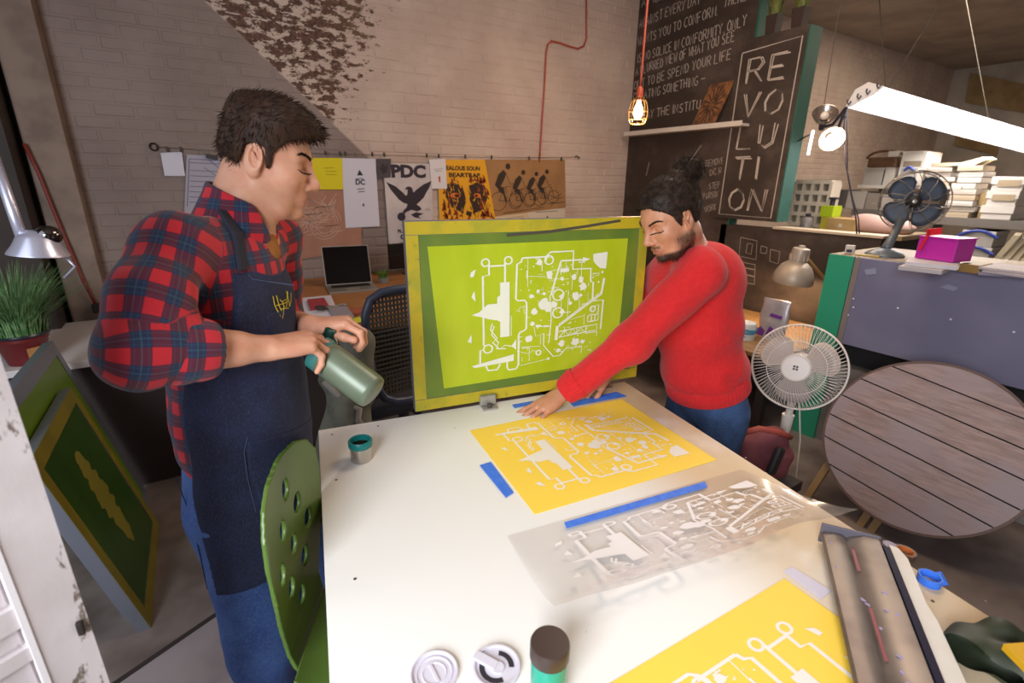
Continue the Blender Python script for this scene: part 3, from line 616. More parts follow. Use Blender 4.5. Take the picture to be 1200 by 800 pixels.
# ---- upright printing screen
S0, S1 = Zp(487, 486, TZ), Zp(745, 444, TZ); SX = (S1-S0).normalized(); SN = Vector((SX.y, -SX.x, 0)); SU = Vector((0, 0, 1)); SU = (SU-SN*.02).normalized(); SWd = (S1-S0).length
t0 = Yp(478, 260, S0.y-.01).z; SH = t0-TZ-.012; sb = S0+Vector((0, 0, .012))
scr = thing('printing_screen', 'upright printing screen with lime mesh and yellow stained frame', 'screen', tuple(S0+SX*SWd/2)[:2]+(TZ,), math.atan2(SX.y, SX.x))
def sp(a, b, n=0.): return sb+SX*a+SU*b+SN*n
def stain_mat(name, a, b, c):
    t = NT(name); p = t.objco(); n1 = t.noise(t.scaled(p, (1, 1, 1)), 5, 5, .65); n2 = t.noise(p, 22, 4)
    t.base(t.mix(t.smooth(n2, .62, .78), t.mix(t.smooth(n1, .42, .6), lin(a), lin(b)), lin(c))); t.b.inputs['Roughness'].default_value = .55; t.bump(n2, .15); return t.m
YF = stain_mat('yellow_stained_frame', '#c4ac20', '#a8a028', '#7d7a33'); GREYF = M('aluminium_frame', '#8d92a0', .4, .7)
B = .043
for a0, b0_, a1, b1_, nm in ((0, 0, SWd, B, 'frame_rail'), (0, SH-B, SWd, SH, 'frame_rail'), (0, B, B, SH-B, 'frame_stile'), (SWd-B, B, SWd, SH-B, 'frame_stile')):
    mb = MB(); q = [sp(a0, b0_, .0), sp(a1, b0_, .0), sp(a1, b1_, .0), sp(a0, b1_, .0)]; mb.poly(q, -SN*.036); r = mb.build(nm, GREYF, scr)
    mb = MB(); i = .0006; q = [sp(a0+.001, b0_+.001, i), sp(a1-.001, b0_+.001, i), sp(a1-.001, b1_-.001, i), sp(a0+.001, b1_-.001, i)]; mb.poly(q, SN*.0012); mb.build('paint_layer', YF, r)
MB().poly([sp(B-.004, B-.004, -.002), sp(SWd-B+.004, B-.004, -.002), sp(SWd-B+.004, SH-B+.004, -.002), sp(B-.004, SH-B+.004, -.002)], SN*.001).build('border', M('olive_emulsion', '#5f7a2c', .5, col2='#75852a', scale=5), scr)
def lime_mat():
    t = NT('lime_mesh'); p = t.objco(); n = t.noise(t.scaled(p, (1, 1, .3)), 9, 3); t.base(t.mix(t.smooth(n, .3, .75), lin('#b0c01c'), lin('#bcca2c'))); t.b.inputs['Roughness'].default_value = .35; return t.m
E1 = B+.042; MB().poly([sp(E1+.022, E1-.012, -.0008), sp(SWd-E1-.022, E1-.002, -.0008), sp(SWd-E1-.006, SH-E1+.006, -.0008), sp(E1-.014, SH-E1+.004, -.0008)], SN*.0008).build('mesh', lime_mat(), scr)
A0, A1, B0, B1 = .215, .815, .165, .835
art('line_art', lambda u, v: sp(SWd*(A0+(A1-A0)*u), SH*(B0+(B1-B0)*v), .0012), 1.3, M('open_mesh', '#e9ead6', .5), scr, nrm=SN)
mb = MB(); ribbon(mb, [sp(SWd*.37, SH-.052, .0024), sp(SWd*.55, SH-.044, .0024), sp(SWd*.7, SH-.03, .0024), sp(SWd*.86, SH-.012, .0024)], .010, SN); mb.build('dark_smear', M('smear', '#4d4638', .7), scr)
for px, py in ((571, 470), (704, 447)):
    q = Zp(px, py+5, TZ+.0005); k = thing('hinge_clamp', ['grey metal hinge clamp on the lower screen frame at its left', 'grey metal hinge clamp by the red sleeve under the screen'][px > 600], 'clamp', tuple(q), TR, 'hinge clamps')
    st = M('zinc', '#b5b0a8', .4, .6); r3 = Matrix.Rotation(TR, 3, 'Z')
    MB().box(q+TY*.012+Vector((0, 0, .003)), (.055, .06, .006), r3, .001).build('base_plate', st, k); MB().box(q+TY*.004+Vector((0, 0, .026)), (.060, .020, .038), r3, .004).build('jaw', st, k); MB().cyl(q+TY*.026+Vector((0, 0, .006)), q+TY*.026+Vector((0, 0, .018)), .009, n=10).build('screw_knob', M('knob_steel', '#6f6a64', .4, .8), k)
# ---- cups and lids
STEEL = M('brushed_steel', '#c4beb6', .22, 1.); TEALC = M('teal_enamel', '#117a78', .35)
q = Zp(424, 538, TZ); cup = thing('steel_cup', 'small steel cup with a teal rim near the far left corner', 'cup', tuple(q))
MB().lathe([(0, .0), (.0295, .0), (.031, .003), (.0315, .05)], n=32).lathe([(.0315, .05), (.029, .05), (.027, .006), (0, .006)], n=32).build('body', STEEL, cup, 40, True)
MB().lathe([(.0335, .046), (.0345, .048), (.0345, .064), (.0325, .0665), (.0275, .066), (.0265, .05)], n=32).build('rim', TEALC, cup, 40, True)
q = Zp(642, 808, TZ); jar = thing('ink_jar', 'teal tin with a dark brown cap at the front of the table', 'jar', tuple(q))
TEALJ = M('teal_jar', '#0d9a80', .25, coat=.4)
MB().lathe([(0, 0), (.027, 0), (.0292, .002), (.0295, .087), (.028, .091), (0, .091)], n=36).build('body', TEALJ, jar, 40, True)
MB().lathe([(.0302, .074), (.0318, .076), (.0318, .102), (.0305, .105), (0, .1055)], n=36).build('cap', M('brown_cap', '#3d2c28', .4), jar, 40, True)
PL = M('cloudy_plastic', '#d6d0dc', .3)
q = Zp(509, 790, TZ); l1 = thing('jar_lid', 'plain cloudy white plastic lid lying flat', 'lid', tuple(q))
MB().lathe([(0, .002), (.018, .002), (.019, .0035), (.021, .0035), (.022, .002), (.028, .002), (.029, .004), (.031, .004), (.032, .002), (.036, .002), (.038, .007), (.040, .007), (.041, .0), (0, 0)], n=40).build('disc', PL, l1, 40, True)
MB().box((0, 0, .003), (.006, .034, .003), None, .001).build('grip_rib', PL, l1, local=True)
q = Zp(582, 783, TZ); l2 = thing('jar_lid', 'white plastic lid with a black ring and a fold-down tab', 'lid', tuple(q))
MB().lathe([(0, .004), (.036, .004), (.037, .008), (.0405, .008), (.0415, 0), (0, 0)], n=40).build('disc', PL, l2, 40, True)
mb = MB(); R_ = Matrix.Rotation(.3, 4, 'Z')
for a0, a1 in ((-.6, .9), (1.9, 4.6)):
    V = [[mb.bm.verts.new((r*math.cos(a0+(a1-a0)*i/14), r*math.sin(a0+(a1-a0)*i/14), .0048)) for r in (.021, .030)] for i in range(15)]
    for A_, B_ in zip(V, V[1:]): mb.bm.faces.new((A_[0], A_[1], B_[1], B_[0]))
mb.build('black_ring', M('black_print', '#241f2b', .5), l2, local=True)
MB().box((-.012, .018, .0075), (.018, .044, .006), Matrix.Rotation(.5, 3, 'Z'), .002).build('tab', PL, l2, local=True); MB().cyl((0, -.004, .004), (0, -.004, .008), .011, n=18).build('hub', PL, l2, local=True)
# ---- coating trough, white squeegee, tape rolls and gloves at the right
def sweep(mb, prof, o, ux, uy, uz, L):
    a = [mb.bm.verts.new(o+ux*p[0]+uz*p[1]) for p in prof]; b = [mb.bm.verts.new(o+ux*p[0]+uz*p[1]+uy*L) for p in prof]; n = len(prof)
    for i in range(n-1): mb.bm.faces.new((a[i], a[i+1], b[i+1], b[i]))
    return a, b
h0, h1 = Zp(962, 621, TZ+.035), Zp(1006, 815, TZ+.035); k0 = Zp(1037, 642, TZ+.055); tyv = (h1-h0); tyv.z = 0; LT = tyv.length+.10; tyv.normalize(); txv = Vector((-tyv.y, tyv.x, 0)); zz = Vector((0, 0, 1)); hb = Vector((h0.x, h0.y, TZ))
wt = abs((k0-h0).dot(txv)); 
if (k0-h0).dot(txv) < 0: txv = -txv
tr_ = thing('coating_trough', 'long steel emulsion trough lying over the near right of the table', 'trough', tuple(hb+tyv*LT/2+txv*wt/2), math.atan2(tyv.y, tyv.x)); STN = M('used_steel', '#8b8078', .42, .55, col2='#6b5f5c', scale=7, bump=.05)
mb = MB(); prof = [(0, .030), (.004, .036), (.022, .0405), (.040, .040), (.050, .034), (.058, .041), (.080, .050), (wt-.004, .052), (wt, .046), (wt-.003, .020), (wt*.7, .004), (.02, .004), (.0, .026)]
a, b = sweep(mb, prof+[prof[0]], hb, txv, tyv, zz, LT); mb.bm.faces.new(a[:-1]); mb.bm.faces.new(b[:-1][::-1]); mb.build('body', STN, tr_, 30)
for e in (0, LT):
    MB().box(hb+tyv*e+txv*wt*.5+zz*.03, (.006, wt*1.02, .05), Matrix.Rotation(math.atan2(tyv.y, tyv.x), 3, 'Z'), .002).build('end_cap', M('dark_plastic_end', '#5a5560', .5), tr_)
mb = MB(); rg = random.Random(2)
for i in range(14):
    y_, x_ = rg.uniform(.03, LT-.1), rg.uniform(.012, wt-.02); z_ = np.interp(x_, [p[0] for p in prof[:8]], [p[1] for p in prof[:8]]); mb.ball(hb+txv*x_+tyv*y_+zz*z_, 1, 8, (rg.uniform(.002, .005), rg.uniform(.003, .009), .0008))
mb.build('paint_spots', M('lilac_spots', '#9c8fb4', .5), tr_)
for y0, y1 in ((.05, .12), (.22, .34)): mb = MB(); ribbon(mb, [hb+txv*.053+tyv*y0+zz*.0405, hb+txv*.053+tyv*y1+zz*.0405], .006, zz); mb.build('red_streak', M('red_streak', '#8f454a', .5), tr_)
mb = MB(); a, b = sweep(mb, [(wt+.001, .004), (wt+.001, .050), (wt+.016, .046), (wt+.018, .004), (wt+.001, .004)], hb+tyv*.02, txv, tyv, zz, LT); mb.bm.faces.new(a[:-1]); mb.bm.faces.new(b[:-1][::-1]); mb.build('dark_edge', M('navy_rubber', '#262238', .5), tr_)
sq = thing('squeegee', 'white handled squeegee lying against the steel trough', 'squeegee', tuple(hb+txv*(wt+.035)+tyv*.2)); mb = MB()
def sqp(d, c, z): return hb+txv*(wt+.02+c)+tyv*d+zz*z
mb.poly([sqp(-.005, 0, .012), sqp(.0, .016, .012), sqp(.03, .026, .012), sqp(.16, .024, .012), sqp(.20, .030, .012), sqp(LT, .034, .012), sqp(LT, 0, .012)], zz*.026); mb.build('handle', M('white_handle', '#e4dcd2', .5, col2='#d8cdbf', scale=8), sq); mb = MB(); mb.poly([sqp(.0, .004, .003), sqp(LT, .004, .003), sqp(LT, .012, .003), sqp(.0, .012, .003)], zz*.010); mb.build('blade', M('navy_rubber', '#262238', .5), sq)
MB().cyl(sqp(-.012, .004, .014), sqp(-.012, .004, .034), .013, n=16).build('end_knob', M('lilac_knob', '#8a7d94', .4), sq)
def roll(label, px, py, r, w, m, name='tape_roll', flip=0.):
    q = Zp(px, py, TZ); o = thing(name, label, 'tape', tuple(q)); ro = Matrix.Translation((0, 0, 0))
    MB().lathe([(r, 0), (r, w), (r*.83, w), (r*.83, 0)], n=32, close=True).build('roll', m, o, 40, True); return o
o = roll('roll of blue tape with a torn end on the bare wood edge', 1088, 682, .021, .017, TAPE)
mb = MB(); mb.poly([(.012, -.016, .0), (.026, -.022, .0), (.037, -.012, .002), (.036, -.004, .014), (.03, .0, .012), (.022, -.006, .016), (.014, -.01, .014)], (.002, -.004, 0)); mb.build('torn_end', TAPE, o, local=True)
o = roll('roll of brown tape with an orange core beside the squeegee', 1059, 651, .021, .014, M('brown_tape', '#4d372a', .4)); MB().lathe([(.0172, .0), (.0172, .0145), (.0155, .0145), (.0155, 0)], n=28, close=True).build('core', M('orange_core', '#b5622c', .6), o, 40, True)
GL = M('olive_rubber', '#2f3623', .6, col2='#23291c', scale=10, bump=.2)
gv = Vol((1.0, -.05, TZ-.01), (1.32, .30, TZ+.14), .004); gq = lambda px, py, z: np.array(Zp(px, py, TZ+z))
gv.chain([gq(1125, 745, .022), gq(1118, 772, .03), gq(1150, 830, .03)], [.018, .024, .035], .02); gv.chain([gq(1138, 752, .03), gq(1170, 747, .04), gq(1205, 762, .03)], [.015, .020, .018], .02); gv.chain([gq(1150, 770, .03), gq(1195, 790, .035), gq(1240, 815, .03)], [.024, .030, .03], .02); gv.wrinkle(.003, 50, 3); gv.half((0, 0, TZ+.002), (0, 0, -1))
V_, Q_ = gv.mesh(); V_[:, 0] += .012; gq0 = np.array(Zp(1160, 775, TZ)); o = thing('work_glove', 'dark olive rubber glove with a yellow cuff at the near right corner', 'glove', tuple(gq0)); mesh_np('glove_body', V_-gq0, Q_, GL, o)
q = [Zp(*v, TZ+.075) for v in ((1176, 754), (1204, 752), (1204, 782))]; MB().poly(q, (0, 0, -.012)).build('yellow_cuff', M('yellow_cuff', '#d9a51a', .5), o)
# ---- the green chair tucked in at the left side of the table
def chair():
    F0 = np.array((math.cos(math.radians(-26)), math.sin(math.radians(-26)), 0)); L0 = np.array((-F0[1], F0[0], 0)); o = np.array((.072, 1.050, .635))
    c = thing('shell_chair', 'olive green moulded chair with oval holes pushed against the table side', 'chair', (o[0]+F0[0]*.2, o[1]+F0[1]*.2, 0), math.radians(-26)); b = np.array(c.location)
    v = Vol((-.10, -.27, -.03), (.42, .27, .56), .0030); x, y, z = v.axes(); z = z/.95
    zz_ = np.interp(z, [-.1, 0, .03, .08, .2, .38, .56], [.05, .022, .010, .002, .0, .0, .0]); xs = zz_+.65*y*y*np.clip(z/.25, 0, 1)
    back = np.abs(x-xs)*.93-.0045; w = np.interp(z, [-.05, 0, .1, .25, .38, .44, .49, .515, .53], [.105, .11, .125, .165, .182, .175, .140, .088, -.02]); back = np.maximum(back, np.abs(y)-w); back = np.maximum(back, .012-z)
    for rz, ys in ((.44, (0,)), (.365, (-.050, .050)), (.285, (-.095, 0, .095)), (.205, (-.050, .050)), (.13, (0,))):
        for yy in ys: back = np.maximum(back, -(np.sqrt(((y-yy)/.021)**2+((z-rz)/.026)**2)-1)*.023)
    zs = -.0+.10*np.clip(.10-x, 0, .1)**2*60+.18*y*y-.03*np.clip((x-.33)/.08, 0, 1)**2; seat = np.maximum(np.maximum(np.abs(z-zs)-.0045, np.abs(y)-.205+.35*np.clip(.16-x, 0, .2)), np.maximum(x-.40, .022-x))
    d = np.minimum(back+0*seat, seat+0*back); k = .012; h = np.clip(.5+.5*(seat-back)/k, 0, 1); d = back*h+seat*(1-h)-k*h*(1-h); v.d = d.astype(np.float32)
    V, Q = v.mesh(); Wd = o+V[:, :1]*F0+V[:, 1:2]*L0+V[:, 2:]*np.array((0, 0, 1.)); inv = np.array(MW(c).inverted()); Wl = Wd@inv[:3, :3].T+inv[:3, 3]
    mesh_np('shell', Wl, Q, M('olive_plastic', '#5a7430', .35, col2='#536d2b', scale=4), c); MET = M('grey_metal', '#8f8f90', .35, .8)
    MB().cyl((0, 0, .10), (0, 0, .655), .022, n=14).build('column', MET, c, 40, True)
    for i in range(5):
        a = i*2*PI/5; MB().tube([(0, 0, .11), (.14*math.cos(a), .14*math.sin(a), .09), (.27*math.cos(a), .27*math.sin(a), .055)], [.02, .017, .012], 8).build('leg', MET, c, 60, True)
        MB().cyl((.27*math.cos(a)-.012, .27*math.sin(a), .027), (.27*math.cos(a)+.012, .27*math.sin(a), .027), .027, n=14).build('caster', M('black_rubber', '#1d1c1c', .6), c, 40, True)
chair()
def cast(vol, px, py, off=.0, far=3.):
    """where a sight line first meets a volume's surface"""
    d = np.array(ray(px, py)); o = np.array(O0); t = np.arange(.4, far, .002); P = o+t[:, None]*d; i = np.round((P-vol.lo)/vol.h).astype(int)
    ok = ((i >= 0) & (i < vol.n)).all(1); v = np.full(len(t), 1.); j = i[ok]; v[ok] = vol.d[j[:, 0], j[:, 1], j[:, 2]]
    w = np.where(v < 0)[0]
    return Vector(o+(t[w[0]]-off)*d) if len(w) else Vector(o+1.1*d)
def plaid_mat():
    t = NT('plaid_flannel'); at = t.n('ShaderNodeAttribute', attribute_name='weave').outputs['Vector']; s = t.n('ShaderNodeSeparateXYZ'); t.l(at, s.inputs[0])
    cs = []; thin = []
    for i, per in ((0, .054), (1, .056)):
        f = t.math('FRACT', t.math('MULTIPLY', s.outputs[i], 1/per)); a = t.math('ABSOLUTE', t.math('SUBTRACT', f, .5))
        cs.append(t.smooth(a, .245, .26)); thin.append(t.math('MAXIMUM', t.smooth(a, .022, .012), t.math('MULTIPLY', t.smooth(t.math('ABSOLUTE', t.math('SUBTRACT', a, .17)), .016, .008), .45)))
    sm = t.math('MULTIPLY', t.math('ADD', cs[0], cs[1]), .5)
    r = t.n('ShaderNodeValToRGB'); r.color_ramp.interpolation = 'LINEAR'; e = r.color_ramp.elements; e[0].position = .05; e[0].color = lin('#1c2c50'); e[1].position = .95; e[1].color = lin('#d0202f')
    m = e.new(.5); m.color = lin('#5e1a36'); t.l(sm, r.inputs[0]); c = r.outputs[0]
    for q, col in ((thin[0], '#3f7890'), (thin[1], '#4a8076')): c = t.mix(t.math('MULTIPLY', q, .32), c, lin(col))
    n = t.noise(t.objco(), 300, 2); t.base(t.mix(t.math('MULTIPLY', n, .25), c, lin('#2a1c2a'))); t.b.inputs['Roughness'].default_value = .9; t.b.inputs['Sheen Weight'].default_value = .15; t.bump(n, .25, .001); return t.m
def knit_mat():
    t = NT('red_wool_knit'); p = t.objco(); at = t.n('ShaderNodeAttribute', attribute_name='weave').outputs['Vector']
    w = t.n('ShaderNodeTexWave', wave_type='BANDS', bands_direction='X'); t.l(at, w.inputs['Vector']); w.inputs['Scale'].default_value = 38; w.inputs['Distortion'].default_value = 1.2; w.inputs['Detail'].default_value = 1
    n = t.noise(p, 260, 3); n2 = t.noise(p, 60, 3)
    t.base(t.mix(t.smooth(n2, .3, .7), lin('#c81a1e'), lin('#d02022'))); t.b.inputs['Roughness'].default_value = .95; t.b.inputs['Sheen Weight'].default_value = .1
    t.bump(t.math('ADD', t.math('MULTIPLY', w.outputs['Fac'], .5), n), .45, .0025); return t.m
def denim_mat(name, c1, c2, c3):
    t = NT(name); p = t.objco(); n = t.noise(p, 11, 4); f = t.noise(t.scaled(p, (1, 1, .35)), 420, 2)
    c = t.mix(t.smooth(n, .35, .7), lin(c1), lin(c2)); t.base(t.mix(t.math('MULTIPLY', t.smooth(f, .45, .7), .5), c, lin(c3))); t.b.inputs['Roughness'].default_value = .88; t.bump(f, .3, .001); return t.m
DENIM = denim_mat('apron_denim', '#1b2038', '#23294a', '#383f62'); JEANS = denim_mat('blue_jeans', '#36508e', '#4564a2', '#627fb8'); JEANS2 = denim_mat('dark_jeans', '#263a5e', '#35507a', '#4a668c')
PLAID = plaid_mat(); KNIT = knit_mat()
def add3(a, *v): a = np.array(a, float); return a+sum((np.array(q)*w for w, q in v), np.zeros(3))
def eyes(P, R, s, parent, look=-.5):
    for q in (-1, 1):
        mb = MB(); mb.ball(P(.0668, q*.0335, .0035), .0142*s, 14); mb.build('eye', M('eye_white', '#d8cfc6', .3), parent, 180, True)
        d = unit(R[0]*1-R[2]*.55); c = np.array(P(.0668, q*.0335, .0035))+d*.0075*s
        mb = MB(); mb.ball(c, .0068*s, 12); mb.build('iris', M('iris', '#2a1a12', .2), parent, 180, True)
def surf(vol, p, d):
    """the skin below a point outside it, met along -d"""
    d = unit(d); t = np.arange(.05, -.03, -.0004); Q_ = np.array(p)+t[:, None]*d; f = (Q_-vol.lo)/vol.h; i = np.clip(np.floor(f).astype(int), 0, vol.n-2); w = f-i; val = 0
    for a in (0, 1):
        for b in (0, 1):
            for c in (0, 1): val = val+vol.d[i[:, 0]+a, i[:, 1]+b, i[:, 2]+c]*(w[:, 0] if a else 1-w[:, 0])*(w[:, 1] if b else 1-w[:, 1])*(w[:, 2] if c else 1-w[:, 2])
    k = np.where(val < 0)[0]; return Q_[k[0]] if len(k) else np.array(p)
def lashes(vol, P, R, s, inv, parent, mat):
    for q in (-1, 1):
        pts = []
        for k in range(9):
            dl = -.0145+.032*k/8; pts.append(surf(vol, P(.066, q*(.0335+dl), -.0008-.0035*(1-(dl/.018)**2)+.0015*(k > 6)), R[0]+R[1]*q*dl/.016)-inv+R[0]*.0004)
        MB().tube(pts, [s*(.0008+.0013*math.sin(PI*(k+.6)/9)) for k in range(9)], 6).build('eyelashes', mat, parent, 180, True)
def brows(vol, P, R, s, inv, parent, mat, seed):
    g = np.random.default_rng(seed); roots = []; dirs = []
    for q in (-1, 1):
        for i in range(240):
            f = g.uniform(0, 1); l = .012+.040*f; u = .0265+.009*math.sin(f*2.5)+g.uniform(-.0034, .0034)*(1.1-.7*f)
            n = R[0]+R[1]*q*l*14; roots.append(surf(vol, P(.065, q*l, u), n)-inv-unit(n)*.0008); dirs.append(unit(n)*.22+R[1]*q*(.9-.2*f)-R[0]*f*.5+R[2]*(.3-.35*f)+g.normal(size=3)*.12)
    return strands('eyebrows', mat, parent, roots, dirs, .009*s, .0008*s, seed, n=2)
SCALP = dict(fm=([-.1, -.01, .02, .05, .078, .09], [.016, .018, .024, .045, .082, .2]), um=([-.12, -.06, -.045, -.03, .008, .014, .2], [-.072, -.066, -.03, .030, .028, -.012, -.012]))
def scalp_clip(s, c0, tb=SCALP):
    def g(f, l, u):
        f = f/s+c0[0]; u = u/s+c0[2]; l = l/s
        return np.maximum(f+.25*np.maximum(np.abs(l)-.03, 0)*0-np.interp(u, *tb['fm']), np.interp(f+0*l+0*u, *tb['um'])-u)*s
    return g
# ------------------------------------------------------------------ the man in the plaid shirt
def left_man():
    root = thing('person', 'short-haired person in a red plaid shirt and dark denim apron holding a green bottle', 'person', (.02, 1.27, 0))
    inv = np.array((.02, 1.27, 0.)); Fb = np.array((.82, -.572, 0.)); Lb = np.array((.572, .82, 0.)); Zu = np.array((0, 0, 1.)); RB = np.array([Fb, Lb, Zu])
    c = np.array((.150, 1.28, 1.742)); s = .97; R = head_frame((.94, -.20, -.23))
    neck0 = np.array((.082, 1.285, 1.598)); rs = np.array((-.042, 1.15, 1.575)); ls = np.array((.165, 1.43, 1.555))
    re, rw = np.array(Yp(168, 410, 1.03)), np.array(Yp(313, 408, 1.085)); le, lw = np.array((.165, 1.50, 1.30)), np.array(Yp(364, 382, 1.245))
    v = Vol((-.26, .93, .95), (.38, 1.60, 1.93), .0029)
    P = head(v, c, R, s, 1.0, .98, .90)
    v.cone(P(-.028, 0, -.055), neck0+np.array((-.015, 0, 0)), .058, .064, .03); v.cone(P(.0, 0, -.075), neck0+np.array((.018, -.012, -.01)), .040, .048, .02)
    v.cone(neck0-Zu*.03, rs, .06, .05, .04); v.cone(neck0-Zu*.03, ls, .06, .05, .04)
    v.ell((.03, 1.285, 1.43), (.11, .15, .17), RB, .05); v.ell((.03, 1.28, 1.2), (.12, .145, .2), RB, .05); v.ell((.025, 1.28, 1.03), (.12, .15, .09), RB, .04)
    v.chain([rs, re, rw], [.048, .036, .0275], .02); v.cone(re*.6+rw*.4, re*.30+rw*.70, .042, .033, .02); v.chain([ls, le, lw], [.052, .043, .028], .02); v.cone(le*.75+lw*.25, le*.35+lw*.65, .044, .034, .02)
    b0, b1 = np.array(Dp(379, 417, 1.135)), np.array(Dp(425, 451, 1.125)); bax = unit(b1-b0)
    make_hand(v, rw, (.95, .20, -.02), (.10, .18, -.95), (.0, .95, .25), .98, spread=3, bend=((26, 46, 30), (34, 50, 30), (42, 50, 30), (48, 46, 28)), thumb=(30, 10))
    make_hand(v, lw, (.86, -.42, .10), (.15, -.1, -.95), (-.45, -.80, 0.1), .96, spread=3, bend=((35, 55, 35), (42, 55, 35), (48, 55, 35), (52, 50, 30)), thumb=(30, 18))
    V, Q = v.mesh()
    q = (V-c)@R.T/s; lip = smoothstep(q[:, 2], -.0835, -.079)*smoothstep(q[:, 2], -.0555, -.059)*smoothstep(q[:, 0], .084, .090)*smoothstep(np.abs(q[:, 1]), .024, .018)
    beard = smoothstep(q[:, 2], -.035, -.07)*smoothstep(q[:, 2], -.15, -.11)*smoothstep(q[:, 0], -.02, .03)*.10*(1-lip)
    mesh_np('body', V-inv, Q, skin_mat('light_skin', '#d8a184', '#cf9075', '#b4685a', '#5a3b2e'), root, attrs={'lip': lip*.75, 'dark': beard})
    off = lambda *a: P(*a)-inv
    hm = hair_mat('brown_hair', '#2a1a12', '#3d271a', (1, 1, .25)); eyes(off, R, s, root); lashes(v, P, R, s, inv, root, hm); brows(v, P, R, s, inv, root, hm, 3)
    # hair
    h = Vol(c-.2, c+.2, .0029); c1 = (.006, 0, .036)
    h.ell(P(*c1), np.array((.097, .087, .095))*s, R, .004, clip=scalp_clip(s, c1))
    top = dict(fm=([-.1, .02, .05, .078, .09], [.03, .04, .06, .086, .2]), um=([-.2, .2], [.06, .075])); c2 = (.012, 0, .086)
    h.ell(P(*c2), np.array((.095, .074, .058))*s, R, .02, clip=scalp_clip(s, c2, top))
    for a, b, r1, r2 in (((.03, -.04, .108), (.096, -.035, .090), .030, .016), ((.03, 0, .118), (.110, -.005, .090), .030, .015), ((.03, .035, .108), (.098, .03, .092), .030, .015), ((-.04, 0, .102), (.0, 0, .120), .030, .030)): h.cone(P(*a), P(*b), r1*s, r2*s, .02)
    fdir = R[0]*.5+R[2]*.1
    h.wrinkle(.0020, 170, 5, R[1]*.9); h.wrinkle(.0016, 90, 8)
    Vh, Qh = h.mesh(); hair = mesh_np('hair', Vh-inv, Qh, hm, root)
    g = np.random.default_rng(5); qh = (Vh-c)@R.T/s; cand = np.where((qh[:, 2] > .03) | (qh[:, 0] < -.03))[0]; pick = g.choice(cand, 2600)
    dirs = []; roots = []
    for i in pick:
        f, l, u = qh[i]; n = unit(np.array([f, l, (u-.03)*1.1]))
        d = n*.55+(np.array([.9, -.25, .15]) if u > .085 else np.array([.05 if f > -.04 else -.1, 0, -.85])); d = d+g.normal(size=3)*.28
        dirs.append(d@R); roots.append(Vh[i]-inv-unit(d@R)*.004)
    strands('hair_locks', hm, root, roots, dirs, .017, .0012, 6, .15)
    # plaid shirt
    sv = Vol((-.30, .90, .97), (.36, 1.62, 1.72), .0036)
    nk = neck0+np.array((-.005, 0, 0))
    sv.cone(nk-Zu*.045, rs+np.array((.01, .01, 0)), .066, .064, .04); sv.cone(nk-Zu*.045, ls, .066, .064, .04)
    sv.ell((.03, 1.285, 1.43), (.128, .168, .185), RB, .05); sv.ell((.03, 1.28, 1.22), (.138, .160, .22), RB, .05); sv.ell((.025, 1.28, 1.10), (.140, .168, .16), RB, .04)
    cuff = re*.64+rw*.36; pre = re*.72+rw*.28
    sv.chain([rs, (rs+re)/2+np.array((-.014, -.006, .004)), re, pre], [.064, .066, .061, .055], .03); sv.chain([ls, le, le*.6+lw*.4], [.066, .058, .052], .03)
    sv.ell(re+np.array((-.01, .0, -.012)), (.06, .06, .055), None, .03)
    sv.wrinkle(.0030, 34, 3); sv.wrinkle(.0016, 60, 11)
    sv.put(lambda x, y, z: (1.135-.10*((x+.03)*.2))-z+0*x+0*y, sv.lo, sv.lo+sv.h*sv.n, .004, 'cutx') if False else None
    sv.half((-.13, 0, 1.10), (-1.3, 0, -1.), .004)
    for (p0, p1, r0) in ((P(-.03, 0, -.06), nk-Zu*.02, .064),): sv.cone(np.array(p0)+Zu*.05, np.array(p1)+Zu*.03, .068, .068, .006, 'cut')
    Vs, Qs = sv.mesh()
    aT, tT, dT = cyl_uv(Vs, (.03, 1.28, .9), (.03, 1.28, 1.75), Fb*.6-Lb*.8); aA, tA, dA = cyl_uv(Vs, rs+np.array((0, 0, .02)), re, (-.4, -1, 0), .035); aB, tB, dB = cyl_uv(Vs, re, rw, (0, -1, 0), .03); aC, tC, dC = cyl_uv(Vs, ls, le, (1, -.3, 0))
    W = np.stack([aT*.165, tT, 0*tT], 1); mA = dA < np.minimum(dT*.62, dB+.006); mB = (dB < dA+.006) & (dB < dT*.55); mC = (dC < dT*.5) & ~mA & ~mB
    W[mA] = np.stack([aA*.07+.03, tA, 0*tA], 1)[mA]; W[mB] = np.stack([aB*.066+.01, tB+.27, 0*tB], 1)[mB]; W[mC] = np.stack([aC*.066, tC, 0*tC], 1)[mC]
    shirt = mesh_np('shirt', Vs-inv, Qs, PLAID, root, attrs={'weave': W})
    cv = Vol(cuff-.12, cuff+.12, .003); fa = unit(rw-re); cv.cone(re*.74+rw*.26, re*.62+rw*.38, .0635, .060, .004); cv.cone(re*.70+rw*.30, re*.635+rw*.365, .066, .062, .006); cv.wrinkle(.0018, 50, 4)
    cv.cone(re*.6+rw*.4, re*.3+rw*.7, .05, .05, .003, 'cut')
    Vc, Qc = cv.mesh(); a_, t_, _ = cyl_uv(Vc, re, rw, (0, -1, 0)); mesh_np('rolled_cuff', Vc-inv, Qc, PLAID, shirt, attrs={'weave': np.stack([a_*.066+.045, t_*1+.02, 0*t_], 1)})
    # collar
    kv = Vol(nk-.13, nk+np.array((.13, .13, .17)), .003); ax0, ax1 = nk-Zu*.012, np.array(P(-.035, 0, -.058))
    top = nk+(ax1-nk)*.62
    kv.cone(nk+Zu*.005, top, .088, .074, .006); kv.cone(nk-Zu*.05, top+(ax1-nk)*.5, .073, .064, .003, 'cut')
    kv.half(top+Zu*.012, (.50, -.12, 1), .003); kv.half(nk-Zu*.022, (-.5, .15, -1), .003)
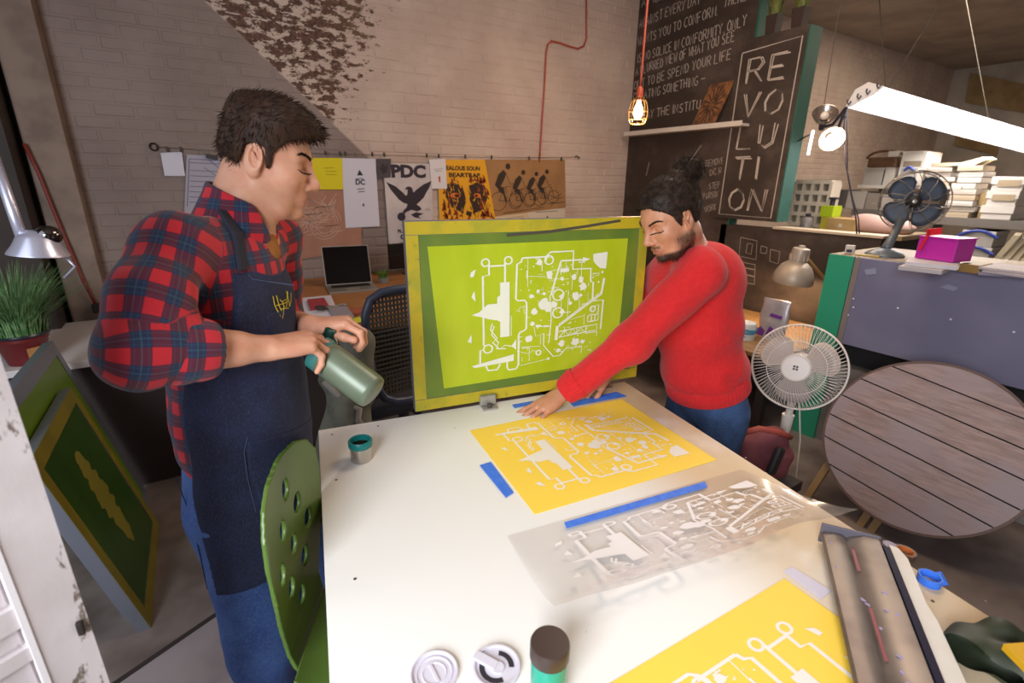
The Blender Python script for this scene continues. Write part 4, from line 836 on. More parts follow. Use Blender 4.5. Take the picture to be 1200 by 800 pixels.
    kv.put(lambda x, y, z: np.maximum(np.abs((x-nk[0])*Lb[0]+(y-nk[1])*Lb[1])-(z-nk[2]+.055)*.32, -((x-nk[0])*Fb[0]+(y-nk[1])*Fb[1])), kv.lo, kv.lo+kv.h*kv.n, .004, 'cut')
    Vk, Qk = kv.mesh(); a_, t_, _ = cyl_uv(Vk, nk-Zu*.1, top, -Fb); mesh_np('collar', Vk-inv, Qk, PLAID, shirt, attrs={'weave': np.stack([a_*.08+.02, t_*1.3, 0*t_], 1)})
    uv_ = Vol(nk-.12, nk+.12, .003); uv_.cone(nk-Zu*.04, nk+(ax1-nk)*.34, .072, .0665, .01); uv_.cone(nk+np.array((.05, -.034, -.05)), nk+np.array((.03, -.02, -.01)), .03, .045, .02); uv_.half(nk+(ax1-nk)*.40+np.array((.0, 0, .004)), (.5, -.2, .8), .003)
    Vu, Qu = uv_.mesh(); mesh_np('undershirt', Vu-inv, Qu, M('mustard_tshirt', '#a5692b', .9, col2='#935c26', scale=30), root)
    # apron
    av = Vol((-.24, 1.0, .74), (.30, 1.56, 1.63), .0036)
    av.ell((.03, 1.285, 1.43), (.136, .175, .195), RB, .05); av.ell((.03, 1.28, 1.22), (.146, .168, .23), RB, .05); av.ell((.03, 1.275, .95), (.138, .182, .45), RB, .04); av.ell((.02, 1.268, .70), (.134, .195, .55), RB, .04)
    av.wrinkle(.0022, 22, 6); av.wrinkle(.0012, 48, 9)
    x, y, z = av.axes(); f = (x-.03)*Fb[0]+(y-1.28)*Fb[1]+0*z; l = (x-.03)*Lb[0]+(y-1.28)*Lb[1]+0*z
    wl = np.interp(z, [.7, 1.20, 1.30, 1.38, 1.48, 1.56], [.24, .24, .185, .125, .098, .090]); ff = np.interp(z, [.7, .8, .9, 1.05, 1.25, 1.32, 1.5], [.0, -.01, -.02, -.03, -.025, -.01, .0])
    reg = np.maximum(np.maximum(np.abs(l+.0)-wl, ff-f), np.maximum(z-1.545-.05*l, .80-z+.06*l)).astype(np.float32)
    bib = av.d.copy(); av.d = np.maximum(av.d, reg); 
    Va, Qa = av.mesh(); apron = mesh_np('apron', Va-inv, Qa, DENIM, root)
    pocket = Vol(av.lo, av.lo+av.h*(av.n-1), av.h); pocket.d = np.maximum(bib-.0025, np.maximum(np.maximum(np.abs(l-.005)-.062, np.abs(z-1.355)-.068), -f)).astype(np.float32)
    Vp, Qp = pocket.mesh(); mesh_np('chest_pocket', Vp-inv, Qp, DENIM, apron)
    pocket.d = np.maximum(bib-.0028, np.maximum(np.maximum(np.abs(l+.035)-.11, np.abs(z-1.04+.22*(l+.035))-.095), -f)).astype(np.float32)
    Vp, Qp = pocket.mesh(); mesh_np('front_pocket', Vp-inv, Qp, DENIM, apron)
    # straps over the shoulders
    st = Vol((-.1, 1.1, 1.4), (.25, 1.5, 1.72), .003)
    for q, top_ in ((-1, (.052, 1.205, 1.640)), (1, (.100, 1.36, 1.625))):
        p0 = np.array((.03, 1.28, 1.525))+Fb*.100+Lb*q*.075; mid = np.array(top_)*.5+p0*.5+Fb*.012+Zu*.012
        for a, b in ((p0, mid), (mid, np.array(top_))):
            dd = unit(b-a); sd = unit(Lb-dd*np.dot(Lb, dd)); st.box((a+b)/2, (np.linalg.norm(b-a)/2+.004, .015, .0045), np.array([dd, sd, np.cross(dd, sd)]), .003, .004)
    Vt, Qt = st.mesh(); mesh_np('apron_strap', Vt-inv, Qt, M('apron_strap_cloth', '#2a2c3c', .9), apron)
    yel = M('yellow_thread', '#d9c11a', .6); mb = MB()
    H = [[(320, 347), (322, 358), (329, 371)], [(324, 346), (327, 358), (333, 371)], [(323, 358), (331, 356), (338, 353)], [(328, 351), (331, 354), (333, 359), (331, 373)], [(331, 353), (335, 351)], [(337, 342), (336, 357), (332, 372)], [(341, 343), (341, 353), (338, 364)], [(336, 341), (339, 355), (339, 359)], [(329, 362), (338, 361)]]
    for pl_ in H: mb.tube([cast(av, px, py, .0035) for px, py in pl_], .00085, 5)
    mb.build('yellow_embroidery', yel, apron)
    mb = MB()
    for pl_ in ([(291, 322), (296, 327), (315, 330), (345, 334)], [(290, 512), (286, 530), (290, 560), (300, 600)]): mb.tube([cast(av, px, py, .002) for px, py in pl_], .0008, 4)
    mb.build('stitching', M('denim_stitch', '#55607f', .9), apron)
    # jeans
    jv = Vol((-.24, 1.0, .03), (.28, 1.58, 1.18), .0045)
    rh, lh = np.array((-.030, 1.205, .94)), np.array((.085, 1.36, .94)); rk, lk = np.array((-.025, 1.175, .50)), np.array((.11, 1.35, .50)); ra, la = np.array((-.055, 1.205, .09)), np.array((.085, 1.385, .09))
    jv.ell((.025, 1.28, 1.02), (.135, .17, .15), RB, .04); jv.chain([rh, rk, ra], [.098, .074, .066], .03); jv.chain([lh, lk, la], [.098, .074, .066], .03)
    jv.wrinkle(.0042, 22, 13, (0, 0, 1)); jv.wrinkle(.0022, 42, 15)
    for i, zz in enumerate((.86, .71, .58, .52, .46, .16, .12)): jv.cone(np.array((-.13, 1.08, zz)), np.array((-.0, 1.07, zz-.045)), .012, .008, .02, 'cut')
    jv.half((0, 0, .055), (0, 0, -1)); jv.half((0, 0, 1.13), (0, 0, 1))
    Vj, Qj = jv.mesh(); jeans = mesh_np('jeans', Vj-inv, Qj, JEANS, root)
    mb = MB(); mb.tube([cast(jv, px, py, .002) for px, py in ((206, 560), (218, 590), (232, 640), (243, 690))], .0012, 4); mb.build('side_seam', M('seam_thread', '#1e2f5c', .9), jeans)
    for nm, a, k in (('shoe', ra, 0), ('shoe', la, 1)):
        f_ = Vol((a[0]-.2, a[1]-.25, -.01), (a[0]+.32, a[1]+.2, .15), .004); t_ = a+Fb*.17; t_[2] = .035
        f_.chain([a*np.array((1, 1, 0))+Zu*.045-Fb*.03, t_], [.045, .038], .02); f_.cone(a, a-Zu*.04, .045, .05, .02); f_.half((0, 0, .004), (0, 0, -1))
        V_, Q_ = f_.mesh(); sh_ = mesh_np(nm, V_-inv, Q_, M('red_shoe', '#c8323a', .6), root)
    # the bottle, a thing of its own, with its cap in the other hand
    bt = thing('thermos_bottle', 'grey-green steel bottle tilted in the hands of the person in plaid', 'bottle', b0, rot=Vector(bax).to_track_quat('Z', 'Y').to_euler())
    MB().lathe([(0, .150), (.030, .150), (.038, .146), (.0405, .136), (.0405, .03), (.0405, .012), (.039, .010), (.039, .008), (.040, .006), (.040, -.004), (.0, -.004)]).build('body', M('sage_enamel', '#6a7460', .38, .15, col2='#5f6955', scale=6), bt, 50, True)
    MB().lathe([(.0412, -.016), (.0412, .006), (.038, .008), (.036, -.016)], close=True).build('rim', M('teal_plastic', '#3a7a78', .4), bt, 50, True)
    MB().lathe([(.0, -.030), (.026, -.030), (.030, -.026), (.030, -.014), (.0, -.014)]).build('stopper', M('steel', '#b9b4ab', .25, 1.), bt, 50, True)
    cp = np.array(Dp(388, 391, 1.185)); ct = thing('bottle_stopper', 'small dark green stopper with a pale loop held over the tilted bottle', 'stopper', cp)
    MB().lathe([(0, .014), (.014, .014), (.019, .010), (.019, -.008), (.013, -.014), (0, -.014)], Matrix.Rotation(.5, 4, 'Y')).build('cap', M('dark_green_plastic', '#0f3d33', .35), ct, 50, True)
    q0 = Vector(cp); MB().tube([q0+Vector(p) for p in ((.006, -.016, -.004), (.008, -.02, -.018), (.007, -.02, -.032))], .0018, 6).build('loop', M('loop_cord', '#e2c9a8', .6), ct, 180)
    return root
left_man()
# ------------------------------------------------------------------ the man in the red sweater
def right_man():
    bs = np.array((1.70, 1.20, 0.)); root = thing('person', 'bearded person with tied-up hair in a red knit sweater reaching across the table', 'person', bs); inv = bs
    Fb = np.array((-1., 0.05, 0.)); Fb = unit(Fb); Zu = np.array((0, 0, 1.)); Lb = np.cross(Zu, Fb)
    hip = np.array((1.765, 1.19, .84)); sc_ = np.array((1.60, 1.26, 1.40)); ax = unit(sc_-hip); Ft = unit(Fb-ax*np.dot(Fb, ax)); RBt = np.array([Ft, np.cross(ax, Ft), ax]); RB = np.array([Fb, Lb, Zu])
    c = np.array((1.425, 1.205, 1.580)); s = 1.03; R = head_frame((-.875, .19, -.445), .10)
    ls = np.array((1.495, 1.105, 1.40)); rs = np.array((1.65, 1.40, 1.32)); lw = np.array(Dp(658, 462, 1.80)); le = np.array(Dp(738, 402, 1.735)); rw = np.array((1.285, 1.325, .985)); re = np.array((1.50, 1.40, 1.085))
    nk = np.array((1.555, 1.235, 1.488))
    v = Vol((.86, .98, .88), (1.92, 1.58, 1.80), .0032); P = head(v, c, R, s, 1.0, 1.06, .97)
    v.cone(P(-.03, 0, -.06), nk, .060, .068, .03); v.cone(nk-Zu*.03, ls, .06, .05, .04); v.cone(nk-Zu*.03, rs, .06, .05, .04)
    for t, r in ((.85, (.115, .165, .15)), (.55, (.125, .155, .16)), (.2, (.125, .155, .14))): v.ell(hip+ax*.61*t, r, RBt, .05)
    v.chain([ls, le, lw], [.052, .045, .028], .02); v.chain([rs, re, rw], [.052, .046, .028], .02); v.cone(re*.75+rw*.25, re*.35+rw*.65, .047, .036, .02)
    tip = np.array(Zp(621, 484, TZ+.006)); d0 = unit(tip-lw+np.array((0, 0, .01)))
    make_hand(v, lw, unit(np.array((-.86, .02, -.30))), (.0, .05, -.95), (-.1, .9, 0.0), 1.04, spread=7, bend=((0, 10, 8), (4, 12, 8), (8, 16, 10), (12, 18, 12)), thumb=(34, 8))
    make_hand(v, rw, (-.9, .05, -.35), (-.2, .2, -.95), (0, -.95, 0), .95, spread=4, bend=((25, 30, 20), (28, 35, 20), (30, 35, 25), (34, 38, 25)), thumb=(30, 12))
    V, Q = v.mesh(); q = (V-c)@R.T/s
    lip = smoothstep(q[:, 2], -.0835, -.079)*smoothstep(q[:, 2], -.0555, -.059)*smoothstep(q[:, 0], .084, .090)*smoothstep(np.abs(q[:, 1]), .024, .018)
    jawb = smoothstep(q[:, 2], -.078, -.092)*smoothstep(q[:, 2], -.17, -.12)*smoothstep(q[:, 0], -.03, .0); side = smoothstep(q[:, 0], .062, .030)*smoothstep(q[:, 2], -.025, -.055)*smoothstep(q[:, 0], -.035, -.01)*smoothstep(np.abs(q[:, 1]), .02, .04)
    mus = smoothstep(q[:, 2], -.047, -.050)*smoothstep(q[:, 2], -.062, -.058)*smoothstep(np.abs(q[:, 1]), .032, .024)*smoothstep(q[:, 0], .075, .088)
    dark = np.clip(np.maximum(np.maximum(jawb, side*.8), mus*.75), 0, 1)*(1-lip)*.95
    mesh_np('body', V-inv, Q, skin_mat('tan_skin', '#c98d6c', '#bd7f60', '#a3594c', '#231611'), root, attrs={'lip': lip*.7, 'dark': dark})
    off = lambda *a: P(*a)-inv; hm = hair_mat('dark_brown_hair', '#1d130d', '#35241a', (1, 1, 1)); eyes(off, R, s, root); lashes(v, P, R, s, inv, root, hm); brows(v, P, R, s, inv, root, hm, 4)
    g = np.random.default_rng(8); sel = g.choice(np.where(dark > .4)[0], 1800); strands('beard', hm, root, [V[i]-inv for i in sel], [((q[i]*np.array((1, 1, .2)))/np.linalg.norm(q[i])*.6+np.array((.1, 0, -.9))+g.normal(size=3)*.2)@R for i in sel], .010, .0008, 3, n=2)
    # swept-back hair and bun
    tb = dict(fm=([-.1, -.01, .03, .06, .085, .10], [.020, .024, .036, .060, .084, .2]), um=([-.12, -.06, -.045, -.03, .008, .014, .2], [-.075, -.07, -.03, .030, .028, -.022, -.022]))
    h = Vol(c-.24, c+.26, .0031); c1 = (-.008, 0, .040); h.ell(P(*c1), np.array((.113, .088, .110))*s, R, .004, clip=scalp_clip(s, c1, tb))
    bun = np.array(P(-.128, .0, .118)); h.cone(P(-.075, 0, .105), bun, .045*s, .032*s, .03); h.ell(bun, np.array((.042, .046, .042)), R, .012)
    h.wrinkle(.0013, 150, 3, R[1]); Vh, Qh = h.mesh(); mesh_np('hair', Vh-inv, Qh, hm, root)
    qh = (Vh-c)@R.T/s; pick = g.choice(len(Vh), 4200); rt_, dr = [], []
    bl = np.array((-.128, 0, .118))
    for i in pick:
        o = qh[i]; n = unit(o-np.array((0, 0, .03))); db = np.linalg.norm(o-bl)
        d = (unit(bl-o)+n*.30+g.normal(size=3)*.12) if db > .062 else (np.cross(unit(o-bl), (.3, .9, .2))+(o-bl)*14+g.normal(size=3)*.4)
        rt_.append(Vh[i]-inv-.003*unit(d@R)); dr.append(d@R)
    strands('hair_locks', hm, root, rt_, dr, .030, .0010, 9, .05)
    # sweater
    sv = Vol((.98, .94, .76), (1.98, 1.64, 1.56), .004)
    for t, r in ((.86, (.145, .19, .17)), (.55, (.165, .19, .18)), (.22, (.165, .188, .17))): sv.ell(hip+ax*.585*t, r, RBt, .06)
    sv.cone(nk-Zu*.04, ls, .074, .070, .05); sv.cone(nk-Zu*.05, rs, .070, .066, .05); sv.ell((1.665, 1.195, 1.36), (.11, .13, .13), None, .06)
    cuffL = le*.20+lw*.80
    sv.chain([ls, le, cuffL], [.080, .066, .050], .04); sv.chain([rs, re*.92+rs*.08], [.076, .066], .04)
    sv.ell(le+np.array((.03, 0, -.01)), (.06, .055, .055), None, .04)
    sv.wrinkle(.0035, 17, 21); sv.wrinkle(.0018, 36, 23)
    for i, (a, b) in enumerate((((1.50, 1.03, 1.06), (1.68, 1.02, .98)), ((1.53, 1.03, 1.00), (1.74, 1.02, .95)), ((1.60, 1.03, 1.20), (1.75, 1.03, 1.12)))): sv.cone(a, b, .012, .010, .03, 'cut')
    sv.half(hip+ax*.075, -ax+Fb*.1, .006)
    sv.cone(nk-Zu*.01-ax*.05, np.array(P(-.04, 0, -.03)), .070, .076, .008, 'cut')
    Vs, Qs = sv.mesh(); aT, tT, dT = cyl_uv(Vs, hip, sc_, Lb); aA, tA, dA = cyl_uv(Vs, ls, le, (0, -1, 0)); aB, tB, dB = cyl_uv(Vs, le, lw, (0, -1, 0))
    W = np.stack([aT*.17, tT, 0*tT], 1); mA = dA < dT*.6; mB = dB < np.minimum(dA, dT*.6); W[mA] = np.stack([aA*.075, tA, 0*tA], 1)[mA]; W[mB] = np.stack([aB*.06, tB, 0*tB], 1)[mB]
    sw = mesh_np('sweater', Vs-inv, Qs, KNIT, root, attrs={'weave': W})
    rib = None                                   # ribbed hem, cuff and collar as real ridges
    def ribs(center, axis, e1, r1, r2, L, n, amp, flare=0., nm='ribbing'):
        rib = MB()
        e1 = unit(e1-axis*np.dot(e1, axis)); e2 = np.cross(axis, e1); N = n*4; rings = []
        for k, t in enumerate((0, .12, .5, .88, 1)):
            ring = []
            for j in range(N):
                a = 2*PI*j/N; m = (amp*math.cos(a*n) if 0 < k < 4 else amp*.3*math.cos(a*n))-(.005 if k in (0, 4) else 0)
                ring.append(rib.bm.verts.new(Vector(center+axis*L*t+e1*(r1+m+flare*t)*math.cos(a)+e2*(r2+m+flare*t)*math.sin(a))))
            rings.append(ring)
        for A, B in zip(rings, rings[1:]):
            for j in range(N): rib.bm.faces.new((A[j], A[(j+1) % N], B[(j+1) % N], B[j]))
        rib.build(nm, KNIT, root, 180)
    ribs(hip+ax*.02, ax, Ft, .158, .180, .075, 62, .0022, 0., 'hem_ribbing')
    fd = unit(lw-le); ribs(le*.27+lw*.73, fd, Zu, .060, .060, .075, 24, .002, -.014, 'cuff_ribbing')
    ribs(nk+np.array((-.006, 0, -.028)), unit(P(-.04, 0, -.03)-nk), Fb, .080, .080, .03, 30, .0015, -.004, 'collar_ribbing')
    # jeans
    jv = Vol((1.50, .94, .03), (2.0, 1.46, .98), .005); 
    jv.ell(hip+np.array((.0, 0, .0)), (.135, .165, .14), RB, .04); lk = np.array((1.72, 1.09, .47)); rk = np.array((1.72, 1.31, .47)); la = np.array((1.76, 1.07, .09)); ra = np.array((1.76, 1.33, .09))
    jv.chain([hip+np.array((0, -.09, -.05)), lk, la], [.10, .075, .064], .03); jv.chain([hip+np.array((0, .09, -.05)), rk, ra], [.10, .075, .064], .03); jv.wrinkle(.003, 20, 2); jv.half((0, 0, .05), (0, 0, -1))
    Vj, Qj = jv.mesh(); mesh_np('jeans', Vj-inv, Qj, JEANS2, root)
    for a in (la, ra):
        f_ = Vol((a[0]-.3, a[1]-.1, -.01), (a[0]+.12, a[1]+.1, .15), .005); f_.chain([a*np.array((1, 1, 0))+Zu*.045-Fb*.03, a*np.array((1, 1, 0))+Fb*.17+Zu*.036], [.045, .038], .02); f_.cone(a, a-Zu*.04, .045, .05, .02); f_.half((0, 0, .004), (0, 0, -1))
        V_, Q_ = f_.mesh(); mesh_np('shoe', V_-inv, Q_, M('dark_shoe', '#2a2624', .6), root)
right_man()
# ================================================================== ROUND THE ROOM
def px_quad(q, y): return [Yp(a, b, y) for a, b in q]
def sheet(name, label, q, m, y=WY-.012, cat='poster', group=None):
    P = px_quad(q, y); c = sum(P, Vector())/4; o = thing(name, label, cat, tuple(c), 0, group); MB().slab(*P, (0, .0015, 0)).build('sheet', m, o)
    def at(u, v, n=.0012): p = P[3]*(1-u)*(1-v)+P[2]*u*(1-v)+P[1]*u*v+P[0]*(1-u)*v; return p+Vector((0, -n, 0))
    return o, at, P
def flat(o, at, name, polys, m, n=.0012, lines=(), w=.004):
    mb = MB()
    for p in polys: mb.poly([at(a, b, n) for a, b in p])
    for l in lines: ribbon(mb, [at(a, b, n) for a, b in l], w, Vector((0, -1, 0)))
    return mb.build(name, m, o)
def words(o, at, body, u, v, size, m, width=None, name='lettering', off=0.):
    p = at(u, v, .0016); return type_text(body, size, frame4(p, (1, 0, 0), (0, 0, 1)), name, m, o, off, width)
WHT, LILAC, BLK = M('white_paper', '#d9d4d8', .7), M('cool_white_paper', '#cfcbd8', .7), M('black_ink', '#2a2230', .6)
wire = thing('poster_wire', 'thin steel wire with clips strung along the brick wall above the posters', 'wire', tuple(Yp(420, 178, WY-.02)))
wl_ = [Yp(*p, WY-.036) for p in ((181, 172), (260, 177), (380, 180), (500, 183), (600, 185), (672, 184))]; MB().tube(wl_, .0022, 6).build('cable', M('steel_wire', '#6e6660', .4, .8), wire, 180)
q = Yp(180, 172, WY-.02); MB().lathe([(.022, -.004), (.027, 0), (.022, .004), (.017, 0)], Matrix.Translation(q) @ Matrix.Rotation(PI/2, 4, 'X'), close=True).build('ring_eye', M('dark_iron', '#3b3431', .5, .6), wire, 60)
q = Yp(676, 184, WY-.02); MB().tube([q+Vector(v) for v in ((-.03, 0, 0), (0, 0, .012), (.03, 0, -.012), (.05, .015, .0))], .006, 6).build('hook', M('dark_iron', '#3b3431', .5, .6), wire, 60)
for px in (195, 211, 381, 398, 404, 436, 450, 500, 514, 545, 576, 620, 658):
    q = Yp(px, 172+(px-181)*.027, WY-.034); MB().box(q+Vector((0, 0, -.012)), (.014, .012, .034), None, .003).build('clip', M('dark_clip', '#2c2624', .5), wire)
sheet('paper_note', 'small blank white note at the left end of the wire', ((188, 179), (213, 178), (217, 206), (193, 206)), LILAC, cat='paper')
o, at, P = sheet('sketch_sheet', 'grey ruled sketch sheet clipped behind the head of the person in plaid', ((219, 181), (276, 184), (276, 252), (216, 250)), M('grey_paper', '#a7a2ae', .8), cat='paper')
flat(o, at, 'ruled_lines', [], M('violet_line', '#5d5378', .8), lines=[[(.05, .93), (.95, .93)], [(.05, .87), (.95, .87)], [(.05, .12), (.05, .93)]]+[[(.08, .2+i*.09), (.9, .2+i*.09)] for i in range(7)]+[[(.45, .93), (.95, .6)], [(.35, .8), (.9, .5)]], w=.004)
q = Yp(248, 184, WY-.03); o2 = thing('binder_clip', 'black binder clip holding the grey sketch sheet', 'clip', tuple(q)); MB().box(q, (.07, .02, .025), Matrix.Rotation(.15, 3, 'Y'), .004).build('body', M('dark_clip', '#2c2624', .5), o2); MB().tube([q+Vector((-.03, 0, .01)), q+Vector((-.05, -.01, .04)), q+Vector((-.01, -.01, .02))], .003, 6).build('lever', STEEL, o2)
o, at, P = sheet('kraft_poster', 'brown kraft poster with white technical drawing left of the laptop', ((322, 224), (423, 222), (424, 291), (330, 308)), M('kraft', '#a97a66', .85, col2='#9c6f5c', scale=5), y=WY-.010)
g = random.Random(11); flat(o, at, 'white_drawing', [], M('pale_line', '#c6a494', .8), lines=[[(.2+.5*g.random(), .35+.6*g.random()) for _ in range(2)] if i % 3 else [(x, .75-.1*(i % 5)), (x+.2, .75-.1*(i % 5))] for i, x in enumerate([.25+.4*g.random() for _ in range(34)])]+[[(.55+.12*math.cos(t*.5)*(1+k*.3), .5+.16*math.sin(t*.5)*(1+k*.3)) for t in range(13)] for k in range(3)], w=.004)
o, at, P = sheet('yellow_note', 'yellow sheet with two lines of small handwriting on the wire', ((366, 185), (401, 185), (402, 222), (364, 222)), M('yellow_note_paper', '#d8c80e', .7), y=WY-.016, cat='paper')
flat(o, at, 'handwriting', [], M('pencil', '#6b6214', .8), lines=[[(.45+i*.05, y_+(.02 if i % 2 else -.02)) for i in range(8)] for y_ in (.58, .48)]+[[(.4, .68), (.72, .69)]], w=.003)
o, at, P = sheet('white_poster', 'tall white sheet with small black print hanging beside the yellow sheet', ((400, 185), (440, 186), (445, 265), (405, 267)), LILAC, y=WY-.014)
words(o, at, 'DC', .50, .66, .055, BLK, off=.002); flat(o, at, 'peaked_mark', [((.42, .76), (.5, .84), (.6, .76))], BLK); flat(o, at, 'lower_mark', [((.52, .33), (.56, .36), (.58, .33), (.56, .30))], BLK); flat(o, at, 'lettering', [], BLK, lines=[[(.4, .56), (.62, .57)], [(.42, .52), (.62, .53)], [(.38, .71), (.6, .715)]], w=.006)
o, at, P = sheet('dark_card', 'small dark grey card with black print beside the tall white sheet', ((441, 186), (458, 186), (458, 208), (443, 209)), M('charcoal_card', '#4a4346', .7), y=WY-.018, cat='card')
flat(o, at, 'black_print', [((.2, .5), (.4, .8), (.6, .6), (.8, .85), (.7, .3), (.4, .2))], BLK)
o, at, P = sheet('eagle_poster', 'off-white poster reading PDC over a dark eagle', ((449, 192), (506, 192), (509, 287), (456, 288)), M('offwhite_poster', '#cdc3c2', .8, col2='#b9aeb0', scale=4), y=WY-.015)
words(o, at, 'PDC', .50, .905, .135, BLK, width=.31, off=.007)
E_ = [(.03, .79), (.22, .735), (.36, .66), (.42, .62), (.45, .64), (.46, .70), (.41, .69), (.43, .725), (.50, .735), (.56, .715), (.58, .66), (.66, .70), (.80, .755), (.98, .80), (.93, .72), (.86, .66), (.80, .60), (.72, .555), (.64, .515), (.72, .48), (.74, .45), (.64, .43), (.52, .45), (.40, .42), (.36, .39), (.33, .43), (.42, .48), (.44, .52), (.36, .535), (.26, .58), (.2, .63), (.12, .69)]
flat(o, at, 'eagle', [E_], BLK); mb = MB()
flat(o, at, 'emblem', [[(.30+.09*math.cos(t*.7), .365+.055*math.sin(t*.7)) for t in range(9)], [(.5, .39), (.62, .42), (.78, .40), (.66, .37), (.72, .34), (.58, .355)]], BLK)
words(o, at, 'U.S.', .88, .45, .03, BLK); words(o, at, 'LOS ANGELES', .45, .255, .022, BLK); words(o, at, 'PLANT', .34, .185, .038, BLK, off=.002); words(o, at, 'CO', .36, .11, .06, BLK, off=.003); words(o, at, 'COMPANY', .38, .04, .026, BLK)
for tx, tp_, w in (('', 0, 0),): pass
o, at, P = sheet('paper_tag', 'small white tag with a red mark overlapping the orange poster', ((503, 187), (522, 186), (524, 221), (506, 221)), WHT, y=WY-.022, cat='paper')
flat(o, at, 'red_mark', [((.5, .22), (.58, .22), (.6, .42), (.48, .42))], M('red_ink', '#b0442e', .7)); flat(o, at, 'lettering', [], BLK, lines=[[(.25, .66), (.8, .68)], [(.3, .6), (.75, .61)]], w=.003)
o, at, P = sheet('orange_poster', 'orange and black poster of a fierce face in flames', ((513, 187), (568, 187), (581, 258), (515, 258)), M('orange_poster_paper', '#e2a318', .7), y=WY-.017)
DKB, ORG, RST = M('dark_brown_ink', '#32201a', .7), M('orange_ink', '#d9701c', .7), M('rust_ink', '#8c3a1c', .7)
g = random.Random(4); flames = [[(x, y), (x+.035, y+.05), (x+.02, y+.11), (x+.06, y+.06), (x+.07, y)] for x, y in [(g.choice((g.uniform(.02, .22), g.uniform(.72, .9))), g.uniform(.02, .6)) for _ in range(30)]+[(g.uniform(.05, .9), g.uniform(.0, .1)) for _ in range(16)]+[(g.uniform(.02, .9), g.uniform(.62, .66)) for _ in range(18)]]
flat(o, at, 'face', [((.15, .60), (.28, .64), (.45, .58), (.5, .35), (.42, .12), (.22, .22), (.12, .4)), ((.58, .58), (.75, .64), (.9, .58), (.92, .4), (.82, .2), (.62, .12), (.56, .35))], DKB)
flat(o, at, 'eyes', [[(.30+.10*math.cos(t*.6), .42+.045*math.sin(t*.6)) for t in range(11)], [(.72+.07*math.cos(t*.6), .42+.04*math.sin(t*.6)) for t in range(11)]], ORG, .0018)
flat(o, at, 'pupils', [[(.33+.045*math.cos(t*.6), .415+.03*math.sin(t*.6)) for t in range(11)], [(.70+.03*math.cos(t*.6), .415+.025*math.sin(t*.6)) for t in range(11)], ((.46, .1), (.5, .16), (.58, .14), (.55, .06))], DKB, .0024)
stuff(flat(o, at, 'flame_pattern', flames, RST, .0015)); gy = random.Random(8); stuff(flat(o, at, 'streak_pattern', [[(x, y), (x+gy.uniform(.01, .03), y+gy.uniform(-.03, .03)), (x+gy.uniform(-.06, .09), y+gy.uniform(.05, .14))] for x, y in [(gy.uniform(.12, .9), gy.uniform(.1, .62)) for _ in range(46)]], M('yellow_streak', '#e0a01c', .7), .0017)); stuff(flat(o, at, 'dark_streak_pattern', [[(x, y), (x+gy.uniform(.01, .03), y+gy.uniform(-.03, .03)), (x+gy.uniform(-.05, .07), y+gy.uniform(.04, .10))] for x, y in [(gy.uniform(.02, .95), gy.uniform(.0, .66)) for _ in range(60)]], DKB, .0019)); words(o, at, 'JEALOUS SOUN', .50, .86, .05, DKB, width=.36, off=.002); words(o, at, 'BEARTRAP', .52, .75, .05, DKB, width=.32, off=.002)
o, at, P = sheet('cyclist_poster', 'kraft brown poster of a row of racing cyclists in black', ((567, 187), (662, 187), (663, 243), (569, 255)), M('kraft_tan', '#a1794f', .85, col2='#936c46', scale=4), y=WY-.013)
CYC = M('sepia_ink', '#33261f', .7); polys = []; lines = []
for k, (cx, sc_) in enumerate(((.16, 1.), (.36, .85), (.53, .8), (.66, .85))):
    c = lambda u, v: (cx+u*sc_*.22, .12+v*sc_*.80)
    ci = lambda u, v, r, n=18: [(cx+u*sc_*.22+r*.55*sc_*math.cos(i*2*PI/n), .12+v*sc_*.8+r*sc_*math.sin(i*2*PI/n)) for i in range(n+1)]
    lines += [ci(-.02, .18, .17), ci(.95, .20, .15)]; polys += [[c(-.2, .55), c(.0, .78), c(.28, .88), c(.42, .80), c(.35, .70), c(.22, .60), c(.0, .45)], ci(.52, .95, .055, 10)[:-1], [c(-.05, .52), c(.25, .50), c(.35, .30), c(.42, .16), c(.34, .14), c(.22, .34), c(-.02, .42)]]
    lines += [[c(.40, .80), c(.62, .55), c(.80, .56)], [c(.0, .2), c(.35, .5), c(.8, .5), c(.95, .2)], [c(.35, .5), c(.5, .16), c(.8, .5)], [c(.0, .2), c(.5, .16)]]
lines += [[(.76, .12), (.98, .12)], [(.8, .2), (.95, .3)], [(.8, .05), (.84, .18)], [(.2, .04), (.7, .06)], [(.78, .3), (.9, .2), (.98, .24)]]
flat(o, at, 'cyclists', polys, CYC); flat(o, at, 'bicycles', [], CYC, .0016, lines, .006)
o, at, P = sheet('paper_strip', 'pale torn paper strip under the cyclist poster at its left', ((572, 252), (618, 246), (620, 265), (576, 268)), M('cream_paper', '#cfb99b', .8), y=WY-.010, cat='paper'); flat(o, at, 'lettering', [], CYC, lines=[[(.35, .6), (.9, .66)], [(.4, .5), (.9, .55)]], w=.003)
o, at, P = sheet('paper_strip', 'white paper with a small black tree under the cyclist poster at its right', ((618, 246), (662, 244), (662, 265), (621, 266)), M('cream_white', '#cdbfae', .8), y=WY-.011, cat='paper'); flat(o, at, 'tree_mark', [((.5, .65), (.56, .4), (.53, .4), (.53, .3), (.49, .3), (.49, .4), (.46, .4))], CYC); flat(o, at, 'lettering', [], CYC, lines=[[(.2, .85), (.8, .87)]], w=.005)
